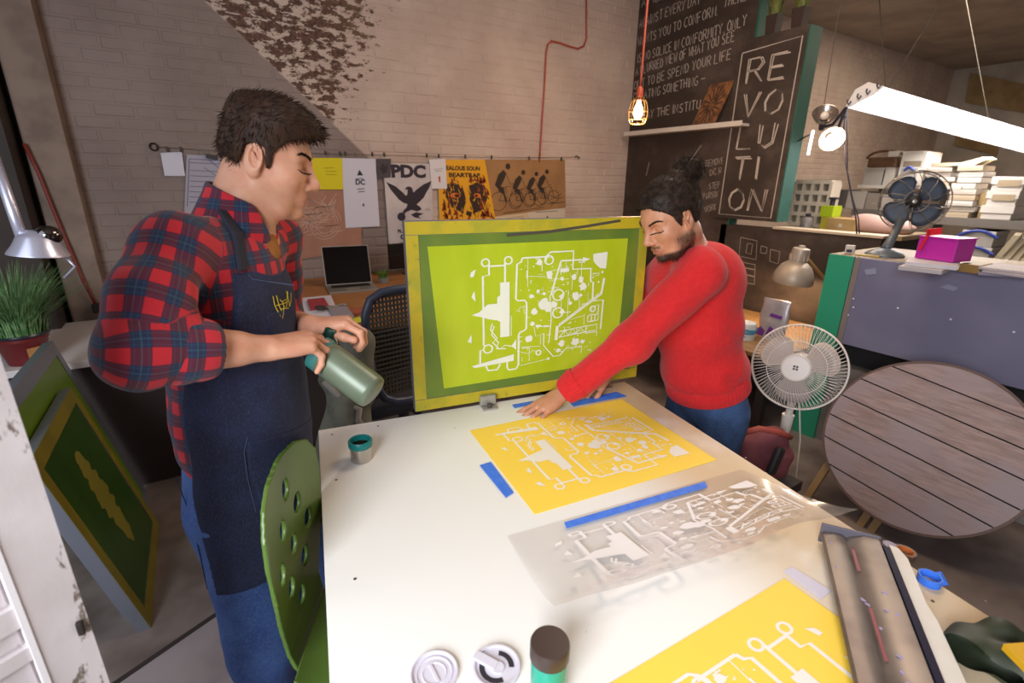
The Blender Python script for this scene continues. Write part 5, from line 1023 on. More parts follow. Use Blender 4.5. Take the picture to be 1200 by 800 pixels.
# ---- red flex on the wall and across the pier
RED = M('red_flex', '#b04a34', .55)
def flex(label, pts, y, r=.008): 
    P = [Yp(a, b, y) for a, b in pts]; o = thing('red_cable', label, 'cable', tuple(P[-1])); MB().tube(P, r, 8).build('flex', RED, o, 180); return o
flex('orange-red cable looping down the brick wall behind the cyclist poster', [(687, -6), (687, 30), (687, 46), (684, 54), (677, 57), (666, 54), (655, 50), (646, 48), (642, 52), (640, 62), (638, 100), (634, 160), (632, 190)], WY-.012, .008)
RED = M('dark_red_flex', '#7d2a24', .55)
o = flex('dark red cable hanging slantwise across the plaster pier', [(28, 168), (46, 205), (62, 245), (80, 288), (98, 330), (114, 360)], 4.09, .009); q = Yp(114, 361, 4.08); MB().box(q, (.05, .04, .06), None, .008).build('plug', M('black_rubber', '#1d1c1c', .6), o)
RED = M('red_flex', '#b04a34', .55)
# ---- caged pendant bulb
q = Dp(748, 130, 3.55); lamp = thing('pendant_lamp', 'caged bare bulb hanging on an orange-red cord before the chalkboard', 'lamp', tuple(q)); cg = M('brass_wire', '#a98a5a', .35, .9)
MB().tube([q+Vector((0, 0, 1.6)), q+Vector((.0, 0, .22)), q+Vector((0, 0, .15))], .0075, 8).build('cord', RED, lamp, 180)
MB().lathe([(0, .16), (.012, .16), (.022, .145), (.026, .10), (.024, .07), (0, .07)], Matrix.Translation(q), n=18).build('socket', M('orange_socket', '#b5482c', .5), lamp, 40)
MB().lathe([(0, .075), (.014, .07), (.016, .05), (.032, .015), (.036, -.015), (.026, -.045), (0, -.055)], Matrix.Translation(q), n=18).build('bulb', emit('warm_bulb', (1, .62, .30, 1), 9), lamp, 180)
for i in range(8):
    a = i*PI/4; cs, sn = math.cos(a), math.sin(a); MB().tube([q+Vector((r*cs, r*sn, z)) for r, z in ((.026, .09), (.055, .055), (.068, .0), (.064, -.05), (.050, -.085))], .0028, 6).build('cage_wire', cg, lamp, 180)
for r, z in ((.067, .0), (.064, -.05), (.050, -.085), (.028, .09)): MB().tube([q+Vector((r*math.cos(i*PI/12), r*math.sin(i*PI/12), z)) for i in range(24)], .003, 6, True).build('cage_ring', cg, lamp, 180)
point('pendant_lamp_light', tuple(q+Vector((0, 0, -.07))), 14, (1, .55, .25), .03)
# ---- shelf, plaque, sign, pots on the sign
z = Xp(790, 156, XC).z; sh = thing('wall_shelf', 'long white ledge shelf across the chalkboard', 'shelf', (XC-.06, 3.5, z))
MB().bx((XC-.13, 2.80, z), (XC-.001, WY-.05, z+.022), .003).build('board', M('white_shelf_paint', '#cdc3b8', .5), sh); MB().bx((XC-.13, 2.80, z+.022), (XC-.118, WY-.05, z+.042), .002).build('lip', M('white_shelf_paint', '#cdc3b8', .5), sh)
a, b, c, d = [Xp(x, y, XC-.05) for x, y in ((814, 146), (841, 143), (858, 93), (829, 99))]; a.z = b.z = z+.025; a.x = b.x = XC-.10; c.x = d.x = XC-.012
pq = thing('wood_plaque', 'square brown wood plaque leaning on the white shelf', 'plaque', tuple((a+b)/2)); MB().slab(a, b, c, d, (.012, 0, .003)).build('board', M('bark_brown', '#8a5a34', .75, col2='#4d3220', scale=16, bump=.4), pq)
mb = MB(); g = random.Random(9); lerp = lambda u, v: a*(1-u)*(1-v)+b*u*(1-v)+c*u*v+d*(1-u)*v
for i in range(16):
    t = i*PI/8; ribbon(mb, [lerp(.5+.12*math.cos(t), .5+.12*math.sin(t))+Vector((-.003, 0, 0)), lerp(.5+.42*math.cos(t+.1), .5+.42*math.sin(t+.1))+Vector((-.003, 0, 0))], .012, Vector((-1, 0, .2)))
mb.build('burnt_star', M('burnt_brown', '#3d2718', .8), pq)
s0, s1 = Xp(868, 50, XC-.02), Xp(949, 28, XC-.02); sz0 = Xp(880, 258, XC-.02).z; sz1 = s1.z; sgn = thing('chalk_sign', 'tall chalk sign reading REVOLUTION in two columns with a green edge', 'sign', (XC, (s0.y+s1.y)/2, sz0))
sy0, sy1 = s1.y, s0.y+.02
MB().bx((XC-.018, sy0, sz0), (XC+.15, sy1, sz1), .002).build('board', CHALK, sgn); MB().bx((XC-.016, sy0-.012, sz0), (XC+.15, sy0, sz1), .001).build('green_edge', TEAL, sgn)
mb = MB(); fx = XC-.0195; L_ = []; rr = random.Random(6); b4 = [Vector((fx, sy1-.05, sz1-.10)), Vector((fx, sy0+.04, sz1-.07)), Vector((fx, sy0+.045, sz0+.03)), Vector((fx, sy1-.04, sz0+.035))]; ribbon(mb, b4+[b4[0]], .009, Vector((-1, 0, 0)))
ww = sy1-sy0; hh = (sz1-sz0-.17)/5
for r_, (l, m_) in enumerate((('R', 'E'), ('V', 'O'), ('L', 'U'), ('T', 'I'), ('O', 'N'))):
    for k, ch in enumerate((l, m_)):
        for dx in (0, .009):
            hand(mb, ch, Vector((fx, sy1-.13-(ww-.22)*.53*k+dx, sz1-.12-hh*(r_+.88)+dx*.6)), Vector((0, -1, 0)), Vector((0, 0, 1)), hh*.70, .20*(1. if ch != 'I' else .9), .010, .03, rr)
mb.build('chalk_lettering', WHITECHALK, sgn)
def blades(name, parent, c, n, h, spread, m, w=.004, seed=1, wide=0.):
    g = np.random.default_rng(seed); V = []; Q = []; c = np.array(c)
    for i in range(n):
        a = g.uniform(0, 2*PI); r0 = g.uniform(0, 1)**.5*spread*.5; l = h*g.uniform(.55, 1.1); out = g.uniform(.1, 1.)*spread*1.2+wide*g.uniform(0, 1); p0 = c+np.array((r0*math.cos(a), r0*math.sin(a), 0)); d = np.array((math.cos(a), math.sin(a), 0)); sd = np.array((-d[1], d[0], 0)); b = len(V)
        for k in range(4):
            f = k/3; p = p0+d*out*f*f+np.array((0, 0, l*(f-.18*f*f*out/max(spread, .01)*.6))); ww_ = w*(1-f*.9); V += [p-sd*ww_, p+sd*ww_]
            if k: Q.append((b+2*k-2, b+2*k-1, b+2*k+1, b+2*k))
    return stuff(mesh_np(name, np.array(V)-np.array(MW(parent).translation), np.array(Q), m, parent))
GRASS = M('grass_green', '#5d6b2c', .6, col2='#7d7a3c', scale=30); DPOT = M('dark_pot', '#3a2a24', .6)
for i, (px, py) in enumerate(((905, 41), (936, 32))):
    q = Xp(px, py, XC+.075); q.z = sz1+.001; q.y = min(q.y, 2.79); pt = thing('grass_pot', ['dark square pot of dry grass on the chalk sign, nearer the full-height wall', 'dark square pot of dry grass on the chalk sign, nearer its green edge'][i], 'plant', tuple(q))
    MB().lathe([(0, 0), (.055, 0), (.07, .15), (.062, .15), (.058, .13), (0, .13)], Matrix.Translation(q) @ Matrix.Rotation(PI/4, 4, 'Z'), n=4).build('pot', DPOT, pt); blades('grass', pt, q+Vector((0, 0, .13)), 170, .26, .085, GRASS, .004, 3+i)
# ---- desk with laptop, monitor, papers
DZ = .93; WOOD = M('desk_wood', '#a5703f', .5, col2='#8f5e34', scale=5, stretch=(1, 8, 8)); DARK = M('dark_cabinet', '#2b211f', .7)
dsk = thing('desk', 'wood topped desk under the posters at the back wall', 'desk', (1.2, 3.5, 0))
MB().bx((.16, 2.86, DZ-.10), (2.35, 4.2, DZ), .004).build('desktop', WOOD, dsk); MB().bx((.2, 3.9, 0), (2.3, 3.93, DZ-.10)).build('back_panel', DARK, dsk)
for x in (.2, 2.25): MB().bx((x, 2.92, 0), (x+.06, 4.15, DZ-.10)).build('side_panel', DARK, dsk)
MB().bx((.27, 3.0, .1), (.72, 3.85, DZ-.12), .004).build('pedestal', DARK, dsk)
# laptop
hl, hr, fl2, fr2 = Zp(382, 335, DZ+.012), Zp(436, 331, DZ+.012), Zp(403, 363, DZ+.012), Zp(455, 352, DZ+.012); lx = (hr-hl).normalized(); ly = Vector((lx.y, -lx.x, 0)); lw_ = (hr-hl).length
lap = thing('laptop', 'open silver laptop with a black screen on the desk', 'laptop', tuple(hl+lx*lw_/2), math.atan2(lx.y, lx.x)); ALU = M('laptop_silver', '#a9a39c', .35, .6)
pp = lambda a, b, z: Vector((hl+lx*a+ly*b).to_tuple()[:2]+(DZ+z,))
MB().slab(pp(0, 0, .002), pp(lw_, 0, .002), pp(lw_, .25, .002), pp(0, .25, .002), (0, 0, .014)).build('base', ALU, lap)
MB().slab(pp(.03, .025, .0165), pp(lw_-.03, .025, .0165), pp(lw_-.03, .125, .0165), pp(.03, .125, .0165), (0, 0, .001)).build('keyboard', M('black_keys', '#231f1f', .5), lap); MB().slab(pp(lw_*.36, .15, .0165), pp(lw_*.64, .15, .0165), pp(lw_*.64, .23, .0165), pp(lw_*.36, .23, .0165), (0, 0, .0006)).build('trackpad', M('trackpad', '#b7b1aa', .3, .4), lap)
st_ = Yp(376, 291, pp(0, 0, 0).y+.06).z-DZ; tl = lambda a, t, n=0.: pp(a, -.07*t-n, .016+st_*.98*t)
MB().slab(tl(0, 0), tl(lw_, 0), tl(lw_, 1), tl(0, 1), tuple(-ly*.008)).build('lid', ALU, lap); MB().slab(tl(.006, .02, -.001), tl(lw_-.006, .02, -.001), tl(lw_-.006, .985, -.001), tl(.006, .985, -.001), tuple(ly*.0012)).build('screen', M('dark_glass', '#0c0a0c', .12), lap)
# monitor
m0, m1 = Yp(455, 286, 3.95), Yp(500, 332, 3.95); mon = thing('monitor', 'black monitor standing behind the upright printing screen', 'monitor', (m0.x+.25, 3.97, DZ)); MB().bx((m0.x, 3.95, max(DZ+.06, m1.z)), (m0.x+.52, 3.985, m0.z), .006).build('panel', M('dark_glass', '#0c0a0c', .12), mon); MB().bx((m0.x+.22, 3.985, DZ+.006), (m0.x+.30, 4.0, m0.z-.1)).build('stand', M('dark_clip', '#2c2624', .5), mon); MB().bx((m0.x+.14, 3.9, DZ+.0005), (m0.x+.38, 4.06, DZ+.008), .002).build('foot', M('dark_clip', '#2c2624', .5), mon)
q = Zp(450, 331, DZ); pt = thing('grass_pot', 'tiny tuft of bright grass in a low pot beside the laptop', 'plant', tuple(q)); MB().lathe([(0, .0005), (.04, .0005), (.045, .04), (.038, .04), (0, .035)], Matrix.Translation(q), n=16).build('pot', M('grey_pot', '#77716a', .6), pt, 40); blades('grass', pt, q+Vector((0, 0, .035)), 120, .07, .06, M('fresh_grass', '#58822c', .6), .003, 8)
def deskitem(name, label, cat, q, z, th, m, group=None):
    P = [Zp(a, b, z) for a, b in q]; o = thing(name, label, cat, tuple(sum(P, Vector())/4), 0, group); MB().slab(*P, (0, 0, th)).build('block', m, o); return o, P
o, P = deskitem('notebook', 'red notebook lying on the papers beside the person in plaid', 'book', ((360, 353), (380, 351), (386, 361), (364, 364)), DZ+.016, .014, M('crimson_cover', '#9c2f3c', .6))
deskitem('paper_pile', 'loose white papers under the red notebook', 'paper', ((347, 352), (388, 348), (398, 372), (352, 376)), DZ+.0005, .014, LILAC)
deskitem('magazine', 'grey magazine lying beside the laptop edge', 'paper', ((384, 362), (404, 357), (415, 372), (395, 378)), DZ+.0155, .012, M('grey_mag', '#8d8790', .6))
deskitem('sticky_note', 'yellow-green sticky note on the desk front corner', 'paper', ((407, 375), (422, 371), (424, 377), (409, 381)), DZ+.0005, .003, M('lime_note', '#c4c83a', .7))
deskitem('pencil_case', 'small terracotta case in front of the laptop', 'case', ((405, 366), (436, 361), (440, 367), (412, 371)), DZ+.0005, .02, M('terracotta', '#9d5238', .7))
q = Zp(382, 360, DZ+.031); o = thing('scissors', 'pair of black handled scissors by the red notebook', 'scissors', tuple(q)); 
for k in (-1, 1): MB().tube([q+Vector((.0, k*.02, 0)), q+Vector((.05, k*.004, 0)), q+Vector((.12, -k*.01, 0))], .005, 6).build('blade', STEEL, o); MB().tube([q+Vector((-.03+.025*math.cos(i*PI/6), k*.03+.018*math.sin(i*PI/6), 0)) for i in range(12)], .006, 6, True).build('handle', M('dark_clip', '#2c2624', .5), o, 180)
# side table with plant, below the window
sd = thing('side_table', 'white topped side table in the left corner by the plaster pier', 'table', (-.55, 3.45, 0)); MB().bx((-1.28, 3.16, .765), (.10, 4.10, .80), .003).build('tabletop', M('white_laminate', '#c9c4c6', .5), sd); MB().bx((-1.26, 3.2, .0), (.08, 4.0, .764)).build('cabinet', DARK, sd)
for i, (x, c_) in enumerate(((-.42, '#5a1f22'), (-.30, '#3b2a28'), (-.2, '#5c2430'))): pass
q = Yp(36, 430, 3.29); q.z = .801; pl_ = thing('potted_fern', 'bushy green plant in a dark red pot on the white side table', 'plant', tuple(q)); MB().lathe([(0, 0), (.075, 0), (.10, .12), (.105, .125), (.105, .145), (.09, .145), (.085, .12), (0, .12)], Matrix.Translation(q), n=24).build('pot', M('dark_red_glaze', '#6b1f22', .35), pl_, 40); MB().lathe([(.112, .142), (.116, .15), (.112, .158), (.085, .158), (0, .150)], Matrix.Translation(q), n=24).build('rim', M('blue_black_rim', '#20262e', .3), pl_, 40)
MB().box(q+Vector((.06, -.075, .065)), (.075, .008, .05), Matrix.Rotation(.7, 3, 'Z')).build('tan_label', M('tan_label', '#a9794a', .7), pl_)
LEAF = M('plant_green', '#4a7440', .5, col2='#7ba06a', scale=20); blades('foliage', pl_, q+Vector((0, 0, .15)), 560, .34, .22, LEAF, .0040, 12, .12)
for k in range(9):
    a = k*.7; MB().tube([q+Vector((.02*math.cos(a), .02*math.sin(a), .14)), q+Vector((.10*math.cos(a), .10*math.sin(a), .30)), q+Vector((.17*math.cos(a), .17*math.sin(a), .40))], .004, 5).build('stem', LEAF, pl_)
# chrome lamp on an arm
CH = M('chrome', '#c6c6da', .3, .65); e0, e1 = Dp(-14, 165, 1.72), Dp(27, 282, 1.72); cl = thing('arm_lamp', 'bright chrome lamp on a tube arm at the window edge above the fern', 'lamp', tuple(e1))
MB().tube([e0, e0*.5+e1*.5, e1], .017, 12).build('arm', CH, cl, 180); mb = MB(); mt = Matrix.Translation(e1+Vector((.035, 0, -.015))) @ Matrix.Rotation(.12, 4, 'Y')
mb.lathe([(.0, .05), (.03, .048), (.055, .025), (.068, -.005), (.084, -.03), (.086, -.036), (.078, -.036), (.06, -.01), (0, .0)], mt, n=28); mb.build('shade', CH, cl, 50); MB().ball(e1+Vector((.07, 0, .015)), .042, 16, (1, 1, .85)).build('shade_cap', M('smoked_chrome', '#6f6a6c', .12, 1.), cl, 180)
k0_ = e1+Vector((.09, 0, -.05)); MB().tube([k0_, k0_+Vector((.03, 0, -.05)), k0_+Vector((-.01, .0, -.09))], .005, 6).build('clamp_rod', CH, cl, 180)
MB().tube([e0, e0+Vector((-.25, .3, .25))], .017, 10).build('upper_arm', CH, cl, 180)
# leaning screens at the lower left
def leaning(label, x0, y0, y1, xt, h, face, border, name_emb=False, y_tilt=.05):
    t = thing('printing_screen', label, 'screen', (x0, (y0+y1)/2, 0), 0, 'leaning screens'); U = Vector((xt-x0, 0, h)).normalized(); A = Vector((0, -1, 0)); N = A.cross(U)*-1; N = Vector((U.z, 0, -U.x)); o = Vector((x0, y1, .002)); W = y1-y0; H = h/U.z; p = lambda a, b, n=0.: o+A*a+U*b+N*n; B = .06
    for q in ((0, 0, W, B), (0, H-B, W, H), (0, B, B, H-B), (W-B, B, W, H-B)):
        a0, b0_, a1, b1_ = q; r = MB().poly([p(a0, b0_), p(a1, b0_), p(a1, b1_), p(a0, b1_)], -N*.04).build('frame_bar', GREYF, t); 
        if border: MB().poly([p(a0, b0_, .0006), p(a1, b0_, .0006), p(a1, b1_, .0006), p(a0, b1_, .0006)], N*.001).build('paint_layer', border, r)
    MB().poly([p(B-.003, B-.003, -.004), p(W-B+.003, B-.003, -.004), p(W-B+.003, H-B+.003, -.004), p(B-.003, H-B+.003, -.004)], N*.001).build('mesh', face, t)
    if name_emb:
        g = random.Random(3); mb = MB()
        for i in range(16):
            b = H*(.26+.034*i); w_ = W*(.10+.08*abs(math.sin(i*1.3)))*(1-abs(i-8)/14); mb.poly([p(W*.5+w_*math.cos(k*.7)*.8, b+.03*math.sin(k*.7), -.0024+.00005*i) for k in range(9)])
        mb.build('emblem', M('faded_gold', '#7a7426', .6), t)
    return t
leaning('dark green screen with mustard border and a gold emblem, leaning in front', -.405, 2.02, 2.745, -.585, .81, M('dark_green_mesh', '#2a4a16', .4, col2='#325018', scale=4), stain_mat('mustard_border', '#7d711e', '#726b20', '#575326'), True)
leaning('taller grey framed screen with lime mesh, leaning behind the dark green one', -.462, 2.14, 3.06, -.668, .95, M('lime_green_mesh', '#5c7a18', .4), None)
# weathered white door, open at the lower left
dx, dy = np.array((-.323, 1.134))*.70; dd = Vector((-.88, -.47, 0)).normalized(); dn = Vector((dd.y, -dd.x, 0)); dn = dn if dn.dot(Vector((1, -1, 0))) > 0 else -dn; e = Vector((dx, dy, 0))
WP = NT('weathered_white_paint'); p_ = WP.pos(); n1 = WP.noise(WP.scaled(p_, (1, 1, .35)), 26, 5, .7); n2 = WP.noise(p_, 6, 3); WP.base(WP.mix(WP.smooth(n1, .60, .66), WP.mix(WP.smooth(n2, .3, .7), lin('#d3c9ca'), lin('#bfb4b4')), lin('#6f6258'))); WP.b.inputs['Roughness'].default_value = .6; WP.bump(n1, .25); WP = WP.m
door = MB().slab(e+dd*.05, e+dd*.86, e+dd*.86-dn*.03, e+dd*.05-dn*.03, (0, 0, 2.05)); door = struct(door.build('door_1', WP))
ds = lambda a0, a1, z0, z1, n0, n1_, nm, m=WP: MB().poly([e+dd*a0+dn*n0+Vector((0, 0, z0)), e+dd*a1+dn*n0+Vector((0, 0, z0)), e+dd*a1+dn*n0+Vector((0, 0, z1)), e+dd*a0+dn*n0+Vector((0, 0, z1))], dn*(n1_-n0)).build(nm, m, door)
ds(0, .055, 0, 2.05, -.04, .012, 'stile')
for z0, z1 in ((1.245, 1.28), (1.145, 1.178), (1.09, 1.112), (.50, .60), (0, .18)): ds(.055, .86, z0, z1, -.02, .010, 'rail')
for z0, z1 in ((1.29, 1.9), (1.183, 1.24), (1.117, 1.14), (.62, 1.085), (.20, .48)):
    for k in range(8): ds(.066+k*.098, .066+k*.098+.092, z0, z1, -.005, .003, 'panel_board')
ds(.0555, .0625, .0, 2.0, .0, .0135, 'bead', M('bare_paint', '#e4dfe2', .5)); 
q = e+dd*.012+dn*.018+Vector((0, 0, 1.10)); MB().box(q, (.008, .008, .022), None, .002).build('hinge', M('dark_iron', '#3b3431', .5, .6), door)
# ---- office chair and bag behind the table
qc = Dp(492, 400, 2.35); oc = thing('office_chair', 'dark mesh-backed office chair in front of the desk', 'chair', (qc.x, qc.y+.2, 0)); BK = M('charcoal_plastic', '#2c2d36', .5); oz = Dp(470, 330, 2.4).z
fr = []
for i in range(32):
    a = i*2*PI/32; cx_, cz_ = math.cos(a), math.sin(a); r_ = (abs(cx_)**5+abs(cz_)**5)**(-.2); fr.append(qc+Vector((.25*cx_*r_*(1-.12*(cz_*r_ < 0)*abs(cz_*r_)), .02*cz_, oz-.27-qc.z+.27*cz_*r_)))
MB().tube(fr, .020, 10, True).build('back_frame', M('slate_frame', '#3a3f52', .4), oc, 180); mb = MB()
for k in range(22):
    f = -.92+k*1.84/21; mb.tube([qc+Vector((-.235+.0*f, .012, oz-.27-qc.z+.26*f)), qc+Vector((0, .05, oz-.27-qc.z+.26*f)), qc+Vector((.235, .012, oz-.27-qc.z+.26*f))], .0065, 4)
for k in range(26): x_ = -.23+k*.46/25; mb.tube([qc+Vector((x_, .012+.038*(1-(x_/.235)**2), oz-.51-qc.z)), qc+Vector((x_, .012+.038*(1-(x_/.235)**2), oz-.03-qc.z))], .0055, 4)
stuff(mb.build('back_mesh', M('mesh_cloth', '#4b463f', .7), oc)); MB().box(qc+Vector((0, .3, oz-.62-qc.z)), (.5, .48, .07), None, .03).build('seat', BK, oc, 60)
for k in (-1, 1): MB().box(qc+Vector((k*.29, .22, oz-.42-qc.z)), (.07, .26, .035), None, .012).build('armrest', BK, oc, 60); MB().tube([qc+Vector((k*.29, .2, oz-.43-qc.z)), qc+Vector((k*.28, .24, oz-.62-qc.z)), qc+Vector((k*.1, .28, oz-.66-qc.z))], .018, 8).build('arm_post', BK, oc, 180)
MB().tube([qc+Vector((0, .04, oz-.5-qc.z)), qc+Vector((0, .08, oz-.66-qc.z)), qc+Vector((0, .28, oz-.68-qc.z))], .025, 8).build('back_post', BK, oc, 180); MB().cyl((qc.x, qc.y+.3, .08), (qc.x, qc.y+.3, oz-.66), .03).build('column', BK, oc, 40)
for i in range(5):
    a = i*2*PI/5+.3; MB().tube([(qc.x, qc.y+.3, .10), (qc.x+.3*math.cos(a), qc.y+.3+.3*math.sin(a), .06)], [.03, .018], 8).build('leg', BK, oc); MB().ball((qc.x+.3*math.cos(a), qc.y+.3+.3*math.sin(a), .03), .03, 12).build('caster', BK, oc, 180)
bgv_lo = np.array(Dp(405, 440, 2.05)); bv = Vol(bgv_lo-.42, bgv_lo+.42, .009)
for (x0, y0, x1, y1, r0, r1) in ((404, 388, 420, 402, .045, .06), (418, 402, 426, 440, .06, .05), (398, 440, 424, 455, .06, .07), (384, 446, 404, 470, .035, .06), (410, 470, 400, 560, .09, .12)): bv.cone(np.array(Dp(x0, y0, 2.05)), np.array(Dp(x1, y1, 2.05)), r0, r1, .03)
bv.wrinkle(.006, 26, 5); V_, Q_ = bv.mesh(); bb = thing('backpack', 'grey-green canvas bag slumped behind the table by the tilted bottle', 'bag', tuple(bgv_lo)); mesh_np('bag_body', V_-bgv_lo, Q_, M('sage_canvas', '#6d6c60', .85, col2='#57564c', scale=12, bump=.2), bb)
MB().tube([Dp(*p, 1.98) for p in ((380, 447), (396, 463), (412, 474), (421, 480), (419, 492), (430, 508))], .014, 6).build('strap', M('pale_strap', '#8a857e', .8), bb, 180); MB().cyl(Dp(404, 408, 2.0), Dp(404, 520, 2.0), .001, n=4).build('loose_thread', M('pale_strap', '#8a857e', .8), bb)
stn = thing('stool', 'dark stool under the canvas bag', 'stool', (bgv_lo[0], bgv_lo[1], 0)); MB().cyl((bgv_lo[0], bgv_lo[1], .44), (bgv_lo[0], bgv_lo[1], .48), .2, n=24).build('seat', DARK, stn, 40)
for i in range(4): a = i*PI/2+.6; MB().cyl((bgv_lo[0]+.19*math.cos(a), bgv_lo[1]+.19*math.sin(a), 0), (bgv_lo[0]+.13*math.cos(a), bgv_lo[1]+.13*math.sin(a), .44), .014, n=8).build('leg', DARK, stn)
# ================================================================== THE RIGHT SIDE: counter, fans, round table, shelves of the next room
CT = Xp(972, 297, XP).z; y_t0, y_t1 = Xp(972, 297, XP).y, Xp(1002, 302, XP).y
GRW = M('grey_counter_paint', '#7d7872', .6, col2='#6b6661', scale=3)
ctr = thing('counter', 'grey counter with a teal end post along the half wall', 'counter', (XP+.35, .95, 0))
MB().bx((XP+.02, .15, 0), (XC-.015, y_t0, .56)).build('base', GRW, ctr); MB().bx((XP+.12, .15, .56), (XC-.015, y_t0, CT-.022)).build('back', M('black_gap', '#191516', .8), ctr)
MB().bx((XP+.01, .15, CT-.022), (XC-.015, y_t0, CT)).build('countertop', M('counter_ply', '#8f7a58', .6, col2='#7d6a4c', scale=6, stretch=(6, 1, 1)), ctr)
MB().bx((XP, y_t1+.003, 0), (XP+.05, y_t0, CT-.002)).build('teal_post', M('sea_green_paint', '#2a9470', .5), ctr)
pb = Xp(987, 402, XP-.012).z; BG = M('blue_grey_sheet', '#7c7990', .38, col2='#716e86', scale=2)
brd = thing('metal_board', 'large blue-grey sheet metal board fixed along the counter front', 'board', (XP-.01, .8, pb)); MB().bx((XP-.022, .18, pb), (XP-.002, y_t1-.012, CT+.0), .003).build('sheet', BG, brd); MB().bx((XP-.026, y_t1-.045, pb), (XP-.001, y_t1-.012, CT-.0), .002).build('edge_strip', M('taupe_strip', '#7f736e', .5), brd)
for i, (px, py) in enumerate(((1052, 361), (1114, 374), (1188, 389), (1000, 350), (1000, 360), (994, 369))):
    q = Xp(px, py, XP-.024); MB().ball(q, .006, 8, (.4, 1, 1)).build('stud', M('pale_stud', '#d5d0d4', .4), brd)
for q in (((1013, 316), (1026, 314), (1027, 321), (1015, 322)), ((1101, 336), (1112, 333), (1123, 337), (1118, 341))): P = [Xp(a, b, XP-.0235) for a, b in q]; MB().slab(*P, (-.001, 0, 0)).build('tape_scrap', M('clear_tape', '#8f90a6', .4), brd)
# vintage fan on the counter
DKF = M('dark_grey_enamel', '#5a6167', .4, .2)
def rot_to(n): return Vector(n).to_track_quat('Z', 'Y').to_matrix().to_4x4()
q = Zp(1036, 300, CT); q = Vector((min(q.x, XP+.28), q.y, CT)); fc = Dp(1071, 236, (q-O0).dot(FW)+.02); fn = Vector((-.86, -.50, .06)).normalized(); rf = 42*((fc-O0).dot(FW))/FOC/1.22
fan = thing('vintage_fan', 'old dark grey desk fan with open wire guard on the counter', 'fan', tuple(q)); F4 = Matrix.Translation(fc) @ rot_to(fn)
MB().lathe([(0, 0), (.105, 0), (.105, .012), (.09, .028), (.045, .045), (.035, .05), (0, .05)], Matrix.Translation(q), n=28).build('base', DKF, fan, 40)
MB().tube([q+Vector((0, 0, .045)), q*.6+fc*.4-fn*.05, fc-fn*.10], [.03, .022, .03], 10).build('neck', DKF, fan, 180); MB().cyl(fc-fn*.17, fc-fn*.04, .06, .05, 20).build('motor', DKF, fan, 40)
def blade(mb, F, r0, r1, a0, span, n=10, tw=.03, th=.002):
    G = []
    for i in range(n+1):
        f = i/n-.5; ro = r1*(1-.30*abs(2*f)**3.2); G.append([mb.bm.verts.new(F @ Vector((r*math.cos(a0+span*f*(.62+.38*r/r1)), r*math.sin(a0+span*f*(.62+.38*r/r1)), tw*f))) for r in [r0+(ro-r0)*k/4 for k in range(5)]])
    for A, B in zip(G, G[1:]):
        for j in range(4): mb.bm.faces.new((A[j], A[j+1], B[j+1], B[j]))
    r = bmesh.ops.solidify(mb.bm, geom=mb.bm.faces[:], thickness=th)
for k in range(4): mb = MB(); blade(mb, F4, .03, rf*.90, k*PI/2+.75, 1.62); mb.build('blade', M('slate_blade', '#5b6675', .45, .1), fan, 180)
MB().lathe([(0, .03), (.028, .028), (.04, .012), (.042, -.02)], F4, n=20).build('hub', M('black_rubber', '#1d1c1c', .6), fan, 50); MB().lathe([(0, .036), (.012, .035), (.016, .029)], F4, n=16).build('badge', STEEL, fan, 50)
gm = M('bronze_wire', '#7f746a', .35, .8)
for r_, z_ in ((rf, 0), (rf*.95, .045), (rf*.35, .075), (rf*.95, -.045)): MB().tube([F4 @ Vector((r_*math.cos(i*PI/20), r_*math.sin(i*PI/20), z_)) for i in range(40)], .0028, 6, True).build('guard_ring', gm, fan, 180)
for i in range(10):
    a0 = i*PI/5; MB().tube([F4 @ Vector((r_*math.cos(a0+tw_), r_*math.sin(a0+tw_), z_)) for r_, z_, tw_ in ((.04, .078, 0), (rf*.35, .075, .12), (rf*.7, .066, .3), (rf*.95, .045, .42), (rf, 0, .46), (rf*.95, -.045, .46), (rf*.4, -.07, .3))], .0022, 5).build('guard_wire', gm, fan, 180)
# magenta box, books, papers along the counter edge
def cbox(name, label, cat, q0, q1, z0, h, dep, m, group=None, bev=.002):
    a, b = Zp(*q0, z0), Zp(*q1, z0); u = (b-a); w = u.length; u.normalize(); n = Vector((-u.y, u.x, 0)); n = n if n.x > 0 else -n; o = thing(name, label, cat, tuple((a+b)/2+n*dep/2), math.atan2(u.y, u.x), group)
    mb = MB(); mb.box((a+b)/2+n*dep/2+Vector((0, 0, h/2)), (w, dep, h), Matrix.Rotation(math.atan2(u.y, u.x), 3, 'Z'), bev); mb.build('body', m, o); return o, a, b, u, n
PAGE = M('book_pages', '#c9bfb6', .7)
o, a, b, u, n = cbox('book', 'grey-white hardback, lowest under the magenta box', 'book', (1052, 316), (1103, 322), CT+.001, .022, .2, M('pale_cover', '#b5acae', .6), 'books under the magenta box'); MB().box((a+b)/2+n*.10+Vector((0, 0, .011)), ((b-a).length*1.004, .19, .014), Matrix.Rotation(math.atan2(u.y, u.x), 3, 'Z')).build('pages', PAGE, o)
o, a, b, u, n = cbox('book', 'white paperback directly under the magenta box', 'book', (1060, 311), (1121, 317), CT+.024, .022, .2, M('white_cover', '#c6c0c4', .6), 'books under the magenta box'); MB().box((a+b)/2+n*.10+Vector((0, 0, .011)), ((b-a).length*1.004, .19, .014), Matrix.Rotation(math.atan2(u.y, u.x), 3, 'Z')).build('pages', PAGE, o)
